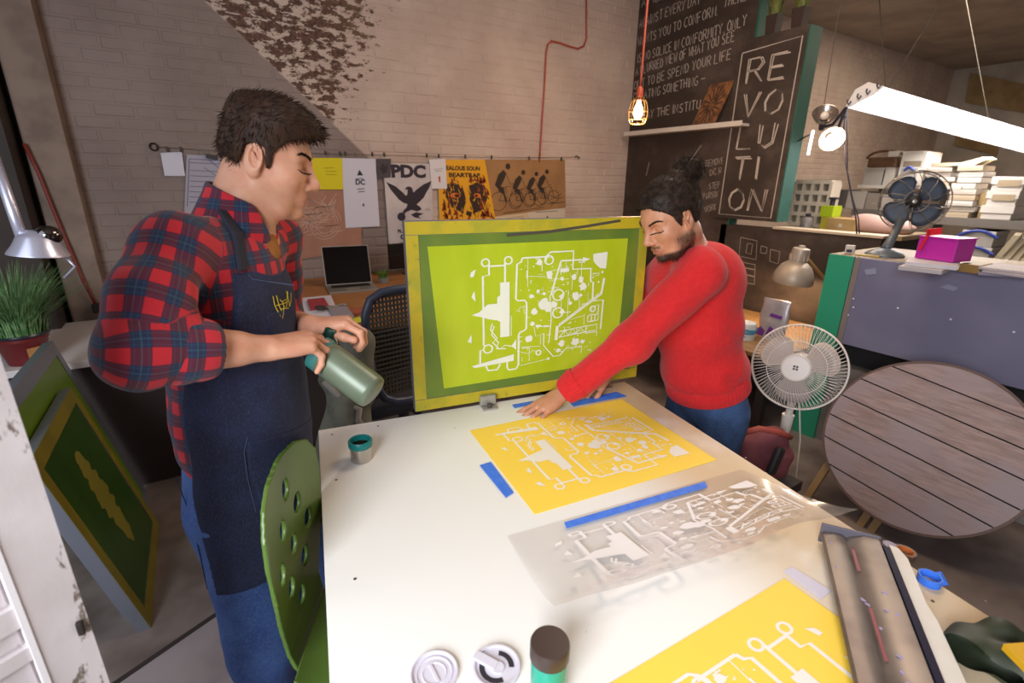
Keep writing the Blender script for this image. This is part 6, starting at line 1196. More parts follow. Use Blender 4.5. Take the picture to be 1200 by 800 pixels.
o, a, b, u, n = cbox('book', 'brown and ochre book at the end of the white paperback', 'book', (1122, 318), (1146, 321), CT+.001, .042, .18, M('ochre_cover', '#8a6a34', .6)); MB().box((a+b)/2+n*.09+Vector((0, 0, .02)), ((b-a).length*1.004, .17, .03), Matrix.Rotation(math.atan2(u.y, u.x), 3, 'Z')).build('pages', PAGE, o)
MG = M('magenta_paint', '#b5279a', .4); o, a, b, u, n = cbox('letter_box', 'magenta box with a red flag standing on two books', 'box', (1071, 302), (1116, 308), CT+.048, .115, .16, MG, bev=.006); MB().box((a+b)/2+n*.08+Vector((0, 0, .118)), ((b-a).length*1.03, .17, .008), Matrix.Rotation(math.atan2(u.y, u.x), 3, 'Z'), .003).build('lid', MG, o)
f0_ = a+u*.035-n*.008; RDF = M('red_flag', '#c8202e', .45); MB().box(f0_+Vector((0, 0, .10)), (.014, .006, .11), Matrix.Rotation(math.atan2(u.y, u.x), 3, 'Z') @ Matrix.Rotation(.25, 3, 'Y')).build('flag_arm', RDF, o); MB().box(f0_+u*.032+Vector((0, 0, .148)), (.07, .006, .035), Matrix.Rotation(math.atan2(u.y, u.x), 3, 'Z') @ Matrix.Rotation(-.2, 3, 'Y'), .002).build('flag', RDF, o)
for i, (p0, p1, z_, lab, c_) in enumerate((((1146, 322), (1192, 326), .001, 'flat lilac-grey folder at the foot of the papers right of the ochre book', '#8b8394'), ((1150, 319), (1200, 326), .014, 'middle grey sheaf of papers right of the ochre book', '#a39aa3'), ((1146, 315), (1206, 322), .027, 'top pale sheaf of papers right of the ochre book', '#aea5a6'))): cbox('paper_sheaf', lab, 'paper', p0, p1, CT+z_, .012, .26, M('sheaf%d' % i, c_, .7), 'papers at the end of the counter')
o, a, b, u, n = cbox('white_gadget', 'small white box with a grey face on the teal corner of the counter', 'box', (989, 297), (1000, 298), CT+.001, .055, .03, M('white_gadget_shell', '#bdb3aa', .5), bev=.004); MB().box((a+b)/2-n*.001+Vector((0, 0, .02)), ((b-a).length*.6, .004, .018), Matrix.Rotation(math.atan2(u.y, u.x), 3, 'Z')).build('dark_face', BLK, o)
cbox('wood_stick', 'flat yellow wood stick on the counter beside the old fan', 'stick', (1001, 299), (1030, 302), CT+.001, .010, .03, M('yellow_wood', '#b39a55', .6))
# ---- round slatted table leaning on the board
rc, rR = Dp(1079, 522, 2.45), .432; ra_, rr_ = math.radians(25), math.radians(-4); rh_ = Vector((math.sin(rr_), math.cos(rr_), 0)); rn = Vector((-math.cos(rr_), math.sin(rr_), 0)); ru = Vector((0, 0, math.cos(ra_)))-rn*math.sin(ra_); _a6 = math.radians(9); rh_, ru = rh_*math.cos(_a6)+ru*math.sin(_a6), ru*math.cos(_a6)-rh_*math.sin(_a6); rN = rh_.cross(ru); rN = rN if rN.dot(Vector((-1, 0, .3))) > 0 else -rN
rt = thing('round_table', 'round slatted wooden table top leaning tilted on the counter front', 'table', tuple(rc-ru*rR)); 
def plank_mat():
    t = NT('weathered_planks'); p = t.objco(); v = t.scaled(p, (9, 1, 9)); n = t.noise(v, 7, 5, .65); n2 = t.noise(p, 3, 3)
    t.base(t.mix(t.smooth(n2, .35, .7), t.mix(t.smooth(n, .3, .7), lin('#a0867f'), lin('#7d6660')), lin('#928286'))); t.b.inputs['Roughness'].default_value = .6; t.bump(n, .2); return t.m
PLK = plank_mat(); npl = 7; hs = 2*rR/npl
for k in range(npl):
    v0, v1 = -rR+k*hs+.0035, -rR+(k+1)*hs-.0035; pts = []
    for s_, seq in ((1, [v0+(v1-v0)*i/6 for i in range(7)]), (-1, [v1-(v1-v0)*i/6 for i in range(7)])):
        for vv in seq: pts.append((s_*math.sqrt(max(.0004, (rR-.012)**2-min(abs(vv), rR-.0125)**2)), vv))
    MB().poly([rc+rh_*a+ru*b+rN*(.002 if k % 2 else 0) for a, b in pts], -rN*.018).build('slat', PLK, rt)
RIM = M('dark_rim_wood', '#5d463d', .6); mb = MB(); RF = Matrix.Translation(rc) @ Matrix(((rh_.x, ru.x, rN.x, 0), (rh_.y, ru.y, rN.y, 0), (rh_.z, ru.z, rN.z, 0), (0, 0, 0, 1))); mb.lathe([(rR-.012, -.03), (rR, -.03), (rR, .001), (rR-.012, .001)], RF, n=64, close=True); mb.build('rim', RIM, rt, 40)
MB().lathe([(0, -.034), (rR-.02, -.034), (rR-.02, -.019), (0, -.019)], RF, n=48).build('backing', M('black_gap', '#191516', .8), rt)
LEGW = M('leg_wood', '#8d7048', .6)
for a, l in ((.30, .62), (-.02, .62), (.03, .62)): MB().box(rc+rh_*a-ru*(.22+l*.3)-rN*.05, (.035, .03, .5), Matrix((rh_, rN, ru)).transposed(), .002).build('leg', LEGW, rt)
# ---- white floor fan
wc = Dp(935, 430, 2.3); wn = (O0-wc); wn = Vector((wn.x-.35, wn.y+.25, wn.z*.75)).normalized(); wr = 55.5*2.3/FOC/1.12; W4 = Matrix.Translation(wc) @ rot_to(wn); WH = M('fan_white', '#d9cfc6', .4); ff = thing('floor_fan', 'white pedestal fan with a round wire guard standing behind the table', 'fan', (wc.x+.06, wc.y+.06, 0))
for k in range(3): mb = MB(); blade(mb, W4, .035, wr*.86, k*2*PI/3+.55, 1.55, 10, .035); mb.build('blade', M('fan_blade', '#cfc3bb', .35), ff, 180)
MB().lathe([(0, .062), (.056, .060), (.064, .05), (.064, .035), (0, .035)], W4, n=28).build('hub_plate', WH, ff, 40); MB().lathe([(.0, -.14), (.05, -.135), (.065, -.09), (.06, -.03), (.03, 0), (0, .02)], W4, n=24).build('motor', WH, ff, 50)
mb = MB(); 
for x_, y_ in ((-.006, -.006), (.006, -.006), (-.006, .006), (.006, .006)): mb.box(W4 @ Vector((x_, y_, .0625)), (.009, .009, .001), W4.to_3x3())
mb.build('logo', M('logo_black', '#2b2625', .5), ff)
for r_, z_, t_ in ((wr, .0, .0045), (wr, -.012, .004), (wr*.62, .052, .0018), (wr*.30, .060, .002)): MB().tube([W4 @ Vector((r_*math.cos(i*PI/30), r_*math.sin(i*PI/30), z_)) for i in range(60)], t_, 6, True).build('guard_ring', WH, ff, 180)
mb = MB()
for s_ in (1, -1):
    for i in range(72):
        a = i*PI/36; mb.tube([W4 @ Vector((r_*math.cos(a+d_), r_*math.sin(a+d_), s_*z_)) for r_, z_, d_ in ((.055, .06, 0), (wr*.62, .054, .12), (wr*.93, .03, .2), (wr, .004, .22))], .0012, 4, caps=False)
stuff(mb.build('guard_wires', WH, ff))
pb_ = wc-wn*.08; MB().cyl(pb_, (pb_.x+.02, pb_.y+.02, .55), .016, .018, 14).build('upper_pole', WH, ff, 40); MB().cyl((pb_.x+.02, pb_.y+.02, .60), (pb_.x+.02, pb_.y+.02, .52), .028, .024, 16).build('collar', WH, ff, 40); MB().cyl((pb_.x+.02, pb_.y+.02, .56), (pb_.x+.02, pb_.y+.02, .03), .021, .021, 14).build('lower_pole', WH, ff, 40)
MB().lathe([(0, 0), (.2, 0), (.2, .012), (.16, .03), (.04, .045), (0, .045)], Matrix.Translation((pb_.x+.02, pb_.y+.02, 0)), n=32).build('base', WH, ff, 40)
MB().tube([pb_-wn*.04, pb_+Vector((.06, .0, -.2)), (pb_.x+.11, pb_.y-.02, .45), (pb_.x+.14, pb_.y-.04, .1)], .004, 6).build('power_cord', WH, ff, 180)
# maroon bag on the floor stand beside the fan
bq = np.array(Dp(884, 522, 2.28)); mv = Vol(bq-.26, bq+.26, .006)
for (x0, y0, x1, y1, r0, r1) in ((872, 520, 905, 515, .05, .06), (874, 535, 915, 535, .06, .055), (880, 552, 912, 550, .06, .05)): mv.cone(np.array(Dp(x0, y0, 2.28)), np.array(Dp(x1, y1, 2.28)), r0, r1, .03)
mv.wrinkle(.004, 24, 9); V_, Q_ = mv.mesh(); mbg = thing('gym_bag', 'dusty maroon bag with a black corner beside the floor fan', 'bag', tuple(bq)); mesh_np('bag_body', V_-bq, Q_, M('maroon_cloth', '#7d4046', .8, col2='#6b343c', scale=8, bump=.2), mbg)
MB().tube([Dp(868, 508, 2.22), Dp(890, 502, 2.2), Dp(912, 506, 2.2), Dp(926, 512, 2.24)], .014, 8).build('handle', M('brick_red_strap', '#a3493d', .7), mbg, 180); MB().box(Dp(909, 540, 2.2), (.05, .03, .13), Matrix.Rotation(.4, 3, 'Y'), .012).build('black_corner', M('black_rubber', '#1d1c1c', .6), mbg)
pst = thing('side_stand', 'small dark stand carrying the maroon bag', 'stand', (bq[0], bq[1], 0)); sz_ = float(V_[:, 2].min()); MB().bx((bq[0]-.12, bq[1]-.16, sz_-.04), (bq[0]+.18, bq[1]+.16, sz_+.01), .004).build('top', DARK, pst)
for a in (-.10, .15):
    for b in (-.13, .13): MB().bx((bq[0]+a-.012, bq[1]+b-.012, 0), (bq[0]+a+.012, bq[1]+b+.012, sz_-.04)).build('leg', DARK, pst)
# ---- low desk under the wall lamp, with a foil pouch and a wipes tub
LD = .60; ld = thing('low_desk', 'low warm wood desk against the chalkboard half wall under the lamp', 'desk', (3.7, 2.4, 0)); MB().bx((3.10, 1.66, LD-.03), (XC-.02, 3.3, LD), .003).build('desktop', M('honey_wood', '#97744a', .5, col2='#84633c', scale=5, stretch=(6, 1, 1)), ld)
for x in (3.14, XC-.08):
    for y in (1.72, 3.24): MB().bx((x, y-.03, 0), (x+.05, y+.03, LD-.03)).build('leg', DARK, ld)
q = Zp(903, 396, LD+.001); q.x = min(q.x, XC-.2); fp = thing('foil_pouch', 'upright silver foil pouch with purple print on the low desk', 'pouch', tuple(q)); hz = (Xp(906, 350, q.x).z-LD); FOIL = M('silver_foil', '#c9c3c8', .3, .5, col2='#b0a8b0', scale=9, bump=.5)
mb = MB(); G = []
for j in range(9):
    f = j/8; ring = []
    for i in range(16):
        a = i*PI/8; w_ = .105*(1-.06*math.sin(f*9)); d_ = .045*(1-f)**.6+.004; ring.append(mb.bm.verts.new(q+Vector((d_*math.cos(a), w_*math.copysign(abs(math.sin(a))**.6, math.sin(a)), f*hz))))
    G.append(ring)
for A, B in zip(G, G[1:]):
    for i in range(16): mb.bm.faces.new((A[i], A[(i+1) % 16], B[(i+1) % 16], B[i]))
mb.bm.faces.new(G[0]); mb.bm.faces.new(G[-1]); mb.build('pouch_body', FOIL, fp, 60)
PUR = M('purple_print', '#6b2f8a', .4); x_ = q.x-.05
for pts in ([(-.02, .58), (.07, .56), (.075, .64), (-.015, .66)], [(-.09, .06), (-.04, .05), (-.03, .20), (-.07, .28), (-.09, .2)], [(-.02, .12), (.02, .10), (.03, .3), (.0, .34)]): MB().poly([Vector((x_+.045*(1-(1-b)**.6), q.y-a, LD+b*hz)) for a, b in pts], (-.002, 0, 0)).build('purple_print', PUR, fp)
q2 = Zp(896, 398, LD+.001)+Vector((-.10, .10, 0)); wt_ = thing('wipes_tub', 'white tub with a blue wave label in front of the foil pouch', 'tub', tuple(q2)); MB().lathe([(0, 0), (.07, 0), (.072, .11), (.066, .125), (.03, .13), (0, .13)], Matrix.Translation(q2), n=28).build('tub', M('tub_white', '#d9dde0', .4), wt_, 40); mb = MB()
for k in range(3): mb.lathe([(.0725, .02+.028*k), (.0728, .038+.028*k)], Matrix.Translation(q2) @ Matrix.Rotation(.12*(k-1), 4, 'X'), n=28)
mb.build('blue_label', M('sky_blue_label', '#4aa0cf', .4), wt_)
# ---- dome lamp on the half wall
lc = Xp(928, 330, XC-.30); lh = thing('dome_lamp', 'frosted grey dome lamp on a wood arm from the half wall', 'lamp', tuple(lc)); DM = M('frosted_aluminium', '#a89a8c', .45, .3)
kk = .145; mb = MB(); mb.lathe([(kk, -.005), (kk*1.02, 0), (kk*.97, .06), (kk*.75, .125), (kk*.42, .165), (kk*.40, .165), (kk*.72, .12), (kk*.94, .055), (kk, -.005)], Matrix.Translation(lc) @ Matrix.Rotation(.10, 4, 'X'), n=36); mb.build('shade', DM, lh, 50)
mb = MB(); mb.lathe([(kk*.43, .158), (kk*.44, .24), (kk*.40, .262), (kk*.18, .27), (kk*.15, .285), (0, .285)], Matrix.Translation(lc) @ Matrix.Rotation(.10, 4, 'X'), n=28); mb.build('socket_housing', DM, lh, 40)
for i in range(12): a = i*PI/6; MB().box(lc+Vector((kk*.435*math.cos(a), kk*.435*math.sin(a)-.02, .195)), (.006, .006, .05)).build('vent_rib', M('warm_rib', '#c2b29a', .4), lh)
MB().ball(lc+Vector((0, 0, .055)), .03, 14).build('bulb', emit('lamp_bulb', (1, .70, .38, 1), 12), lh, 180); point('dome_lamp_light', tuple(lc+Vector((0, 0, -.0))), 9, (1, .68, .36), .03)
a_, b_ = lc+Vector((.06, -.03, .20)), Xp(966, 326, XC-.03); MB().tube([a_, b_], .012, 6).build('arm', M('arm_wood', '#9a774a', .6), lh); MB().box(a_+Vector((-.01, 0, .01)), (.05, .03, .05), None, .005).build('knuckle', BLK, lh)
# ---- tube light, clamp lamps, flexes
T0, T1 = Dp(1012, 112, 3.5), Dp(1228, 172, 4.75); tu = (T1-T0).normalized(); ts = Vector((tu.y, -tu.x, 0)).normalized(); tv = tu.cross(ts); tv = tv if tv.z > 0 else -tv; cs_, sn_ = math.cos(.42), math.sin(.42); ts, tv = ts*cs_+tv*sn_, tv*cs_-ts*sn_; LTU = (T1-T0).length
tl_ = thing('tube_light', 'long white fluorescent fixture hung from the ceiling by wires', 'light', tuple(T0)); RFL = M('white_enamel', '#e0dcdc', .4)
mb = MB(); pr_f = [(-.13, -.01), (-.045, .075), (.045, .075), (.13, -.01), (.127, -.014), (.043, .068), (-.043, .068), (-.127, -.014), (-.13, -.01)]
a, b = sweep(mb, pr_f, T0, ts, tu, tv, LTU); mb.build('reflector', RFL, tl_); mb = MB(); mb.poly([T0+ts*x+tv*y for x, y in ((-.13, -.01), (-.045, .075), (.045, .075), (.13, -.01), (.09, -.03), (-.09, -.03))], tu*.006); mb.build('end_plate', RFL, tl_)
for s_ in (-.06, .06): MB().cyl(T0+ts*s_+tu*.02, T1+ts*s_, .016, n=12).build('tube', emit('fluorescent', (1, .97, 1, 1), 16), tl_)
for s_ in (-.10, -.03, .03, .10): MB().tube([T0+ts*s_+tv*.03-tu*.004, T0+ts*s_+tv*.012-tu*.02, T0+ts*s_-tu*.008-tv*.01, T0+ts*(s_+.02)-tu*.01+tv*.005], .005, 6).build('hook', BLK, tl_, 180)
ar = area('tube_light_lamp', tuple(T0+tu*LTU/2-tv*.035), tuple(T0+tu*LTU/2-tv*2), .2, LTU*.95, 26, (1.0, .95, .95)); ar.rotation_euler = Matrix((ts, tu, ts.cross(tu))).transposed().to_euler() if (ts.cross(tu)).z > 0 else Matrix((-ts, tu, (-ts).cross(tu))).transposed().to_euler()
WR = M('hanging_wire', '#5d544c', .5)
for k, (t_, ux_) in enumerate(((.10, (1030, -8)), (.10, (1108, -8)), (.62, (1134, 10)))):
    s_ = T0+tu*LTU*t_+tv*.08; e_ = s_+Vector((0, 0, 1)); e_ = Dp(*ux_, 3.9 if k < 2 else 5.0); d_ = (e_-s_).normalized(); e_ = s_+d_*((3.715-s_.z)/d_.z); MB().tube([s_, e_], .004, 5).build('suspension_wire', WR, tl_)
for i, (px, py, aim, lab) in enumerate(((967, 133, (-.5, -.3, .5), 'dark unlit clamp lamp bowl, upper of the pair by the tube light'), (975, 163, (-.55, -.6, -.35), 'bright lit clamp lamp bowl, lower of the pair by the tube light'))):
    q = Dp(px, py, 3.55); d_ = Vector(aim).normalized(); cl_ = thing('clamp_lamp', lab, 'lamp', tuple(q), 0, 'clamp lamps'); Fm = Matrix.Translation(q) @ rot_to(d_); bw = .082
    mb = MB(); mb.lathe([(.022, -.075), (.035, -.07), (.06, -.045), (bw, .0), (bw*1.03, .004), (bw*.97, .002), (.056, -.04), (.03, -.062), (.02, -.065)], Fm, n=30); mb.build('reflector', M('spun_aluminium', '#b9aca2', .25, .9) if i == 0 else M('spun_aluminium_lit', '#d9c9b9', .3, .7), cl_, 60)
    MB().cyl(Fm @ Vector((0, 0, -.14)), Fm @ Vector((0, 0, -.06)), .02, .024, 14).build('socket', BLK, cl_, 40); k_ = Fm @ Vector((0, 0, -.13)); MB().tube([k_, k_+Vector((.05, -.05, .02)), Dp(992, 126, 3.52)], .012, 6).build('clamp', BLK, cl_)
    MB().ball(Fm @ Vector((0, 0, -.02)), .028, 14).build('bulb', emit('clamp_bulb', (1, .85, .7, 1), 7) if i else M('frosted_bulb', '#d9cfc4', .3), cl_, 180)
    if i: point('clamp_lamp_light', tuple(Fm @ Vector((0, 0, .03))), 5, (1, .78, .55), .03)
tb_ = thing('slim_tube_lamp', 'short bright vertical tube lamp beside the clamp lamps', 'lamp', tuple(Dp(949, 170, 3.6))); MB().cyl(Dp(953, 153, 3.6), Dp(947, 181, 3.6), .009, n=10).build('tube', emit('slim_tube', (1, .93, .85, 1), 5), tb_); MB().tube([Dp(952, 157, 3.61), Dp(944, 160, 3.62), Vector((XC+.12, sy0+.01, Dp(944, 160, 3.62).z))], .006, 6).build('bracket', BLK, tb_)
co = thing('lamp_flex', 'thin black flex dropping from the clamp lamps to the bench', 'cable', tuple(Dp(1003, 256, 3.7))); MB().tube([Dp(*p, 3.55+.01*i) for i, p in enumerate(((992, 126), (989, 150), (991, 190), (997, 225), (1003, 256), (1004, 274)))], .005, 6).build('flex', BLK, co, 180); MB().tube([Dp(*p, 3.56+.01*i) for i, p in enumerate(((992, 126), (993, 160), (993, 200), (999, 232), (1006, 256), (1007, 274)))], .004, 6).build('second_flex', BLK, co, 180)
sg = thing('hanging_string', 'grey string from the ceiling to the clamp lamps', 'string', tuple(Dp(966, 125, 3.6))); s_ = Dp(966, 122, 3.6); e_ = Dp(985, 0, 3.6); d_ = (e_-s_).normalized(); MB().tube([s_, s_+d_*((3.715-s_.z)/d_.z)], .0035, 5).build('string', WR, sg)
# ---- benches, racks and storage of the next room
def rb(px0, py0, px1, py1, x, dep=.3, zbase=None, bev=.003):
    ym, xm = (py0+py1)/2, (px0+px1)/2; y0, y1 = Xp(px0, ym, x).y, Xp(px1, ym, x).y; z0 = Xp(xm, py1, x).z if zbase is None else zbase; z1 = Xp(xm, py0, x).z
    return (x, y1, z0), (x+dep, y0, z1)
def store(name, label, cat, r, x, dep, m, zbase=None, group=None, bev=.003):
    a, b = rb(*r, x, dep, zbase); o = thing(name, label, cat, ((a[0]+b[0])/2, (a[1]+b[1])/2, a[2]), 0, group); MB().bx(a, b, bev).build('body', m, o); return o, a, b
X1, X2 = 5.0, 5.7; ZB = Xp(960, 268, X1).z
bn = thing('bench', 'dark work bench beyond the half wall', 'bench', (X1+.3, 1.8, 0)); yb0, yb1 = Xp(1060, 280, X1).y, Xp(915, 262, X1).y; MB().bx((X1-.05, yb0, ZB-.04), (X1+.55, yb1, ZB), .003).build('benchtop', M('bench_wood', '#8d7656', .6), bn)
for y in (yb0+.05, yb1-.1): MB().bx((X1, y, 0), (X1+.5, y+.06, ZB-.04)).build('leg', DARK, bn)
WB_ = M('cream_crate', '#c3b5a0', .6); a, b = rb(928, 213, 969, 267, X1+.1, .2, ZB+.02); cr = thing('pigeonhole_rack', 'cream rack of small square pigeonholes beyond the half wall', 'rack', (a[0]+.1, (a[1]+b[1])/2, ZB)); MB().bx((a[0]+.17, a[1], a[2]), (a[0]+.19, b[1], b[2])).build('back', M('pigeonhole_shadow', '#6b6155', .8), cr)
for i in range(5): f = i/4; y = a[1]+(b[1]-a[1])*f; MB().bx((a[0], y-.015, a[2]), (a[0]+.17, y+.015, b[2])).build('divider', WB_, cr); z_ = a[2]+(b[2]-a[2])*f; MB().bx((a[0]-.004, a[1], z_-.018), (a[0]+.17, b[1], z_+.018)).build('shelf_slat', WB_, cr)
def bottle(name, label, px, py0, py1, x, r, m, cap, pump=False, zb=None):
    q = Xp(px, py1, x); q.z = zb or q.z; h = Xp(px, py0, x).z-q.z; o = thing(name, label, 'bottle', tuple(q)); MB().lathe([(0, 0), (r, 0), (r, h*.62), (r*.8, h*.72), (r*.4, h*.78), (0, h*.78)], Matrix.Translation(q), n=20).build('body', m, o, 40); MB().cyl(q+Vector((0, 0, h*.76)), q+Vector((0, 0, h*(.86 if pump else 1))), r*.42, n=12).build('cap', cap, o, 40)
    if pump: MB().tube([q+Vector((0, 0, h*.85)), q+Vector((0, 0, h*.97)), q+Vector((0, r*1.2, h*.97))], r*.16, 6).build('pump', cap, o)
bottle('spray_bottle', 'clear bottle with a dark cap before the cream pigeonhole rack', 944, 250, 268, X1, .055, M('smoky_clear', '#8a8078', .2), BLK, zb=ZB+.001)
o, a, b = store('green_canister', 'lime green canister standing on a yellow box', 'canister', (961, 241, 976, 254), X1, .16, M('lime_plastic', '#a3b51c', .4)); zc_ = a[2]; MB().cyl((a[0]+.08, (a[1]+b[1])/2, b[2]), (a[0]+.08, (a[1]+b[1])/2, b[2]+.06), .022, n=10).build('neck', BLK, o); MB().bx((a[0]+.05, a[1]+.02, b[2]+.055), (a[0]+.11, b[1]-.03, b[2]+.075)).build('pump_head', BLK, o)
a, b = rb(961, 254, 976, 268, X1, .16, ZB+.001); o = thing('yellow_box', 'mustard yellow box under the lime canister', 'box', (a[0]+.08, (a[1]+b[1])/2, ZB)); MB().bx(a, (b[0], b[1], zc_-.001), .003).build('body', M('mustard_box', '#a8982a', .6), o)
o, a, b = store('wood_box', 'shallow tan wooden box at the edge of the half wall ledge', 'box', (969, 256, 1001, 272), X1-.02, .25, M('tan_box', '#b5905c', .6, col2='#a07d4c', scale=6), ZB+.001); MB().bx((a[0]-.004, a[1]+.1, a[2]+.03), (a[0], b[1]-.1, a[2]+.06)).build('paper_band', M('cream_white', '#cdbfae', .8), o)
pq_ = np.array(Xp(1024, 270, X1+.05)); pv = Vol(pq_-np.array((.15, .35, .15)), pq_+np.array((.3, .35, .2)), .012); pv.ell(pq_+np.array((.1, .0, .02)), (.12, .26, .085), None, .02); pv.ell(pq_+np.array((.1, .12, .06)), (.08, .12, .06), None, .04); pv.wrinkle(.008, 18, 4); pv.half((0, 0, ZB+.002), (0, 0, -1)); V_, Q_ = pv.mesh(); o = thing('cloth_bag', 'crumpled dusty pink cloth bag beside the tan wooden box', 'bag', tuple(pq_)); mesh_np('cloth', V_-pq_, Q_, M('dusty_pink', '#b08d80', .8), o)
SHF = M('grey_shelf_steel', '#6d655c', .5); rk = thing('shelf_rack', 'grey steel shelf rack loaded with paper and boxes beyond the counter', 'shelf', (X2+.3, 1.2, 0)); zs1, zs2 = Xp(1145, 256, X2).z, Xp(1040, 217, X2).z; ya, yb, yc = Xp(1250, 262, X2).y, Xp(1078, 250, X2).y, Xp(1005, 217, X2).y
MB().bx((X2-.02, ya, zs1-.07), (X2+.6, yb, zs1), .003).build('lower_shelf', SHF, rk); MB().bx((X2, yb-.25, zs2-.03), (X2+.5, yc, zs2), .003).build('upper_shelf', M('white_shelf_board', '#c4bbaf', .5), rk); zs0 = Xp(1145, 306, X2).z; MB().bx((X2, ya, zs0-.05), (X2+.6, yb, zs0), .003).build('bottom_shelf', SHF, rk); MB().bx((X2-.01, yb+.002, zs1-.03), (X2+.5, yc, zs1+.03), .002).build('middle_board', SHF, rk)
for y in (ya+.05, yb-.02, yc-.05): MB().bx((X2+.51, y, 0), (X2+.56, y+.06, zs2-.03 if y > yb-.3 else zs1-.07)).build('post', SHF, rk)
GB, WX2, CLR = M('grey_file_box', '#a59b8e', .6), M('white_file_box', '#cfc7bb', .6), M('cloudy_tub', '#a8a096', .35)
Zl = zs1+.031
for i, (r, nm, lab, m) in enumerate((((982, 222, 990, 253), 'file_folder', 'narrow dark file standing leftmost on the grey rack', M('dark_file', '#57504a', .6)), ((991, 224, 1013, 252), 'file_box', 'grey file box beside the narrow dark file', GB), ((1014, 226, 1030, 251), 'file_box', 'dull file box with a cream label right of the grey file box', M('dull_file', '#8d8274', .6)), ((1032, 227, 1046, 251), 'paper_bundle', 'small bundle of pale papers behind the old fan guard', M('pale_bundle', '#b8aea2', .7)))):
    o, a, b = store(nm, lab, 'box', r, X2, .3, m, Zl)
    if i == 2: MB().bx((a[0]-.004, a[1]+.02, a[2]+.06), (a[0], b[1]-.05, b[2]-.1)).build('label', M('cream_label', '#d0c29a', .7), o)
Zu_ = zs2+.001
o, a, b = store('clear_tub', 'cloudy grey tub under the brown basket', 'box', (1012, 199, 1034, 216), X2+.02, .3, CLR, Zu_); ztub = b[2]; MB().bx((a[0]-.01, a[1]-.01, b[2]), (b[0], b[1]+.01, b[2]+.02)).build('lid', CLR, o)
o, a, b = store('clear_tub', 'paler tub to the right of the cloudy grey tub', 'box', (1036, 198, 1047, 216), X2+.02, .3, M('pale_tub', '#bbb4a8', .4), Zu_); MB().bx((a[0]-.008, a[1], b[2]), (b[0], b[1], b[2]+.015)).build('lid', CLR, o)
BSK = M('wicker_brown', '#6b4a2e', .7, col2='#553920', scale=30, bump=.5); o, a, b = store('basket', 'brown wicker basket with a hoop handle on the cloudy tub', 'basket', (1016, 184, 1051, 199), X2+.04, .28, BSK, ztub+.022, bev=.02); ym = (a[1]+b[1])/2; MB().tube([Vector((a[0]+.05, ym+.16*math.cos(t*PI/8), b[2]-.01+.07*math.sin(t*PI/8))) for t in range(9)], .012, 6).build('handle', BSK, o, 180)
for k in range(4): z_ = a[2]+(b[2]-a[2])*(k+.5)/4; MB().bx((a[0]-.004, a[1]+.015, z_-.008), (a[0]+.01, b[1]-.015, z_+.008)).build('weave_band', BSK, o)
o, a, b = store('white_carton', 'small white carton on the right end of the basket', 'box', (1041, 177, 1054, 182), X2+.06, .2, WX2, b[2]+.001); a2 = b[2]
o, a, b = store('storage_box', 'tall off-white storage box with a label plate beside the basket', 'box', (1054, 178, 1082, 216), X2+.03, .35, WX2, Zu_); MB().bx((a[0]-.004, (a[1]+b[1])/2-.07, b[2]-.13), (a[0], (a[1]+b[1])/2+.07, b[2]-.08)).build('label_plate', M('brown_plate', '#8a7a64', .6), o); MB().bx((a[0]-.012, a[1]+.02, b[2]-.01), (a[0]+.36, b[1]-.02, b[2]+.006)).build('lid', WX2, o)
o, a, b = store('blue_handled_tub', 'clear tub with a blue handle before the tall storage box', 'box', (1054, 197, 1074, 215), X2-.14, .14, CLR, Zu_); MB().tube([Vector((a[0]-.01, a[1]+.03+(b[1]-a[1]-.06)*t/6, b[2]-.02+.03*math.sin(t*PI/6))) for t in range(7)], .012, 6).build('handle', M('blue_handle', '#2f3f8a', .5), o); MB().bx((a[0]-.004, a[1]+.05, a[2]), (a[0], b[1]-.04, a[2]+.05)).build('purple_label', M('violet_label', '#43285e', .6), o)
# sheaves of paper
g = random.Random(21); PT = [M('ream_%d' % i, c_, .7) for i, c_ in enumerate(('#d3cabd', '#cabfb0', '#c4c4b8', '#bda98c', '#dad2c6'))]
PS = [['topmost sheaf of the left paper stack', 'second sheaf from the top of the left paper stack', 'third sheaf from the top of the left paper stack', 'fourth sheaf from the top of the left paper stack', 'lowest tan sheaf of the left paper stack']]
def stack(px0, px1, pyb, pyt, n, x, zb, where, grp, dep=.3):
    z0 = zb; z1 = Xp((px0+px1)/2, pyt, x).z; hgt = (z1-z0)/n; names = ['lowest', 'second lowest', 'third lowest', 'fourth lowest', 'fifth lowest', 'sixth lowest', 'seventh lowest', 'eighth lowest', 'topmost']
    for k in range(n):
        o_ = g.uniform(-3, 3); y0, y1 = Xp(px0+o_, (pyb+pyt)/2, x).y, Xp(px1+o_+g.uniform(-4, 2), (pyb+pyt)/2, x).y; nm = 'topmost' if k == n-1 else names[k]; xs = x+g.uniform(-.02, .03)
        o = thing('paper_sheaf', '%s sheaf of the %s' % (nm, where), 'paper', (xs+dep/2, (y0+y1)/2, z0+k*hgt), 0, grp); MB().bx((xs, y1, z0+k*hgt+.0005), (xs+dep, y0, z0+(k+1)*hgt-.006), .002).build('sheets', PT[g.randrange(5)], o)
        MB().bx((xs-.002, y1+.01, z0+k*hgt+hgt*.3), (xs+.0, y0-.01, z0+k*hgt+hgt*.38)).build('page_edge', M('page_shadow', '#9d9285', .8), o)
stack(1085, 1116, 220, 190, 5, X2+.05, Zu_, 'shorter paper stack on the upper shelf board', 'sheaves in the shorter paper stack')
stack(1115, 1146, 255, 193, 9, X2, zs1+.001, 'tall paper stack on the lower rack shelf', 'sheaves in the tall paper stack')
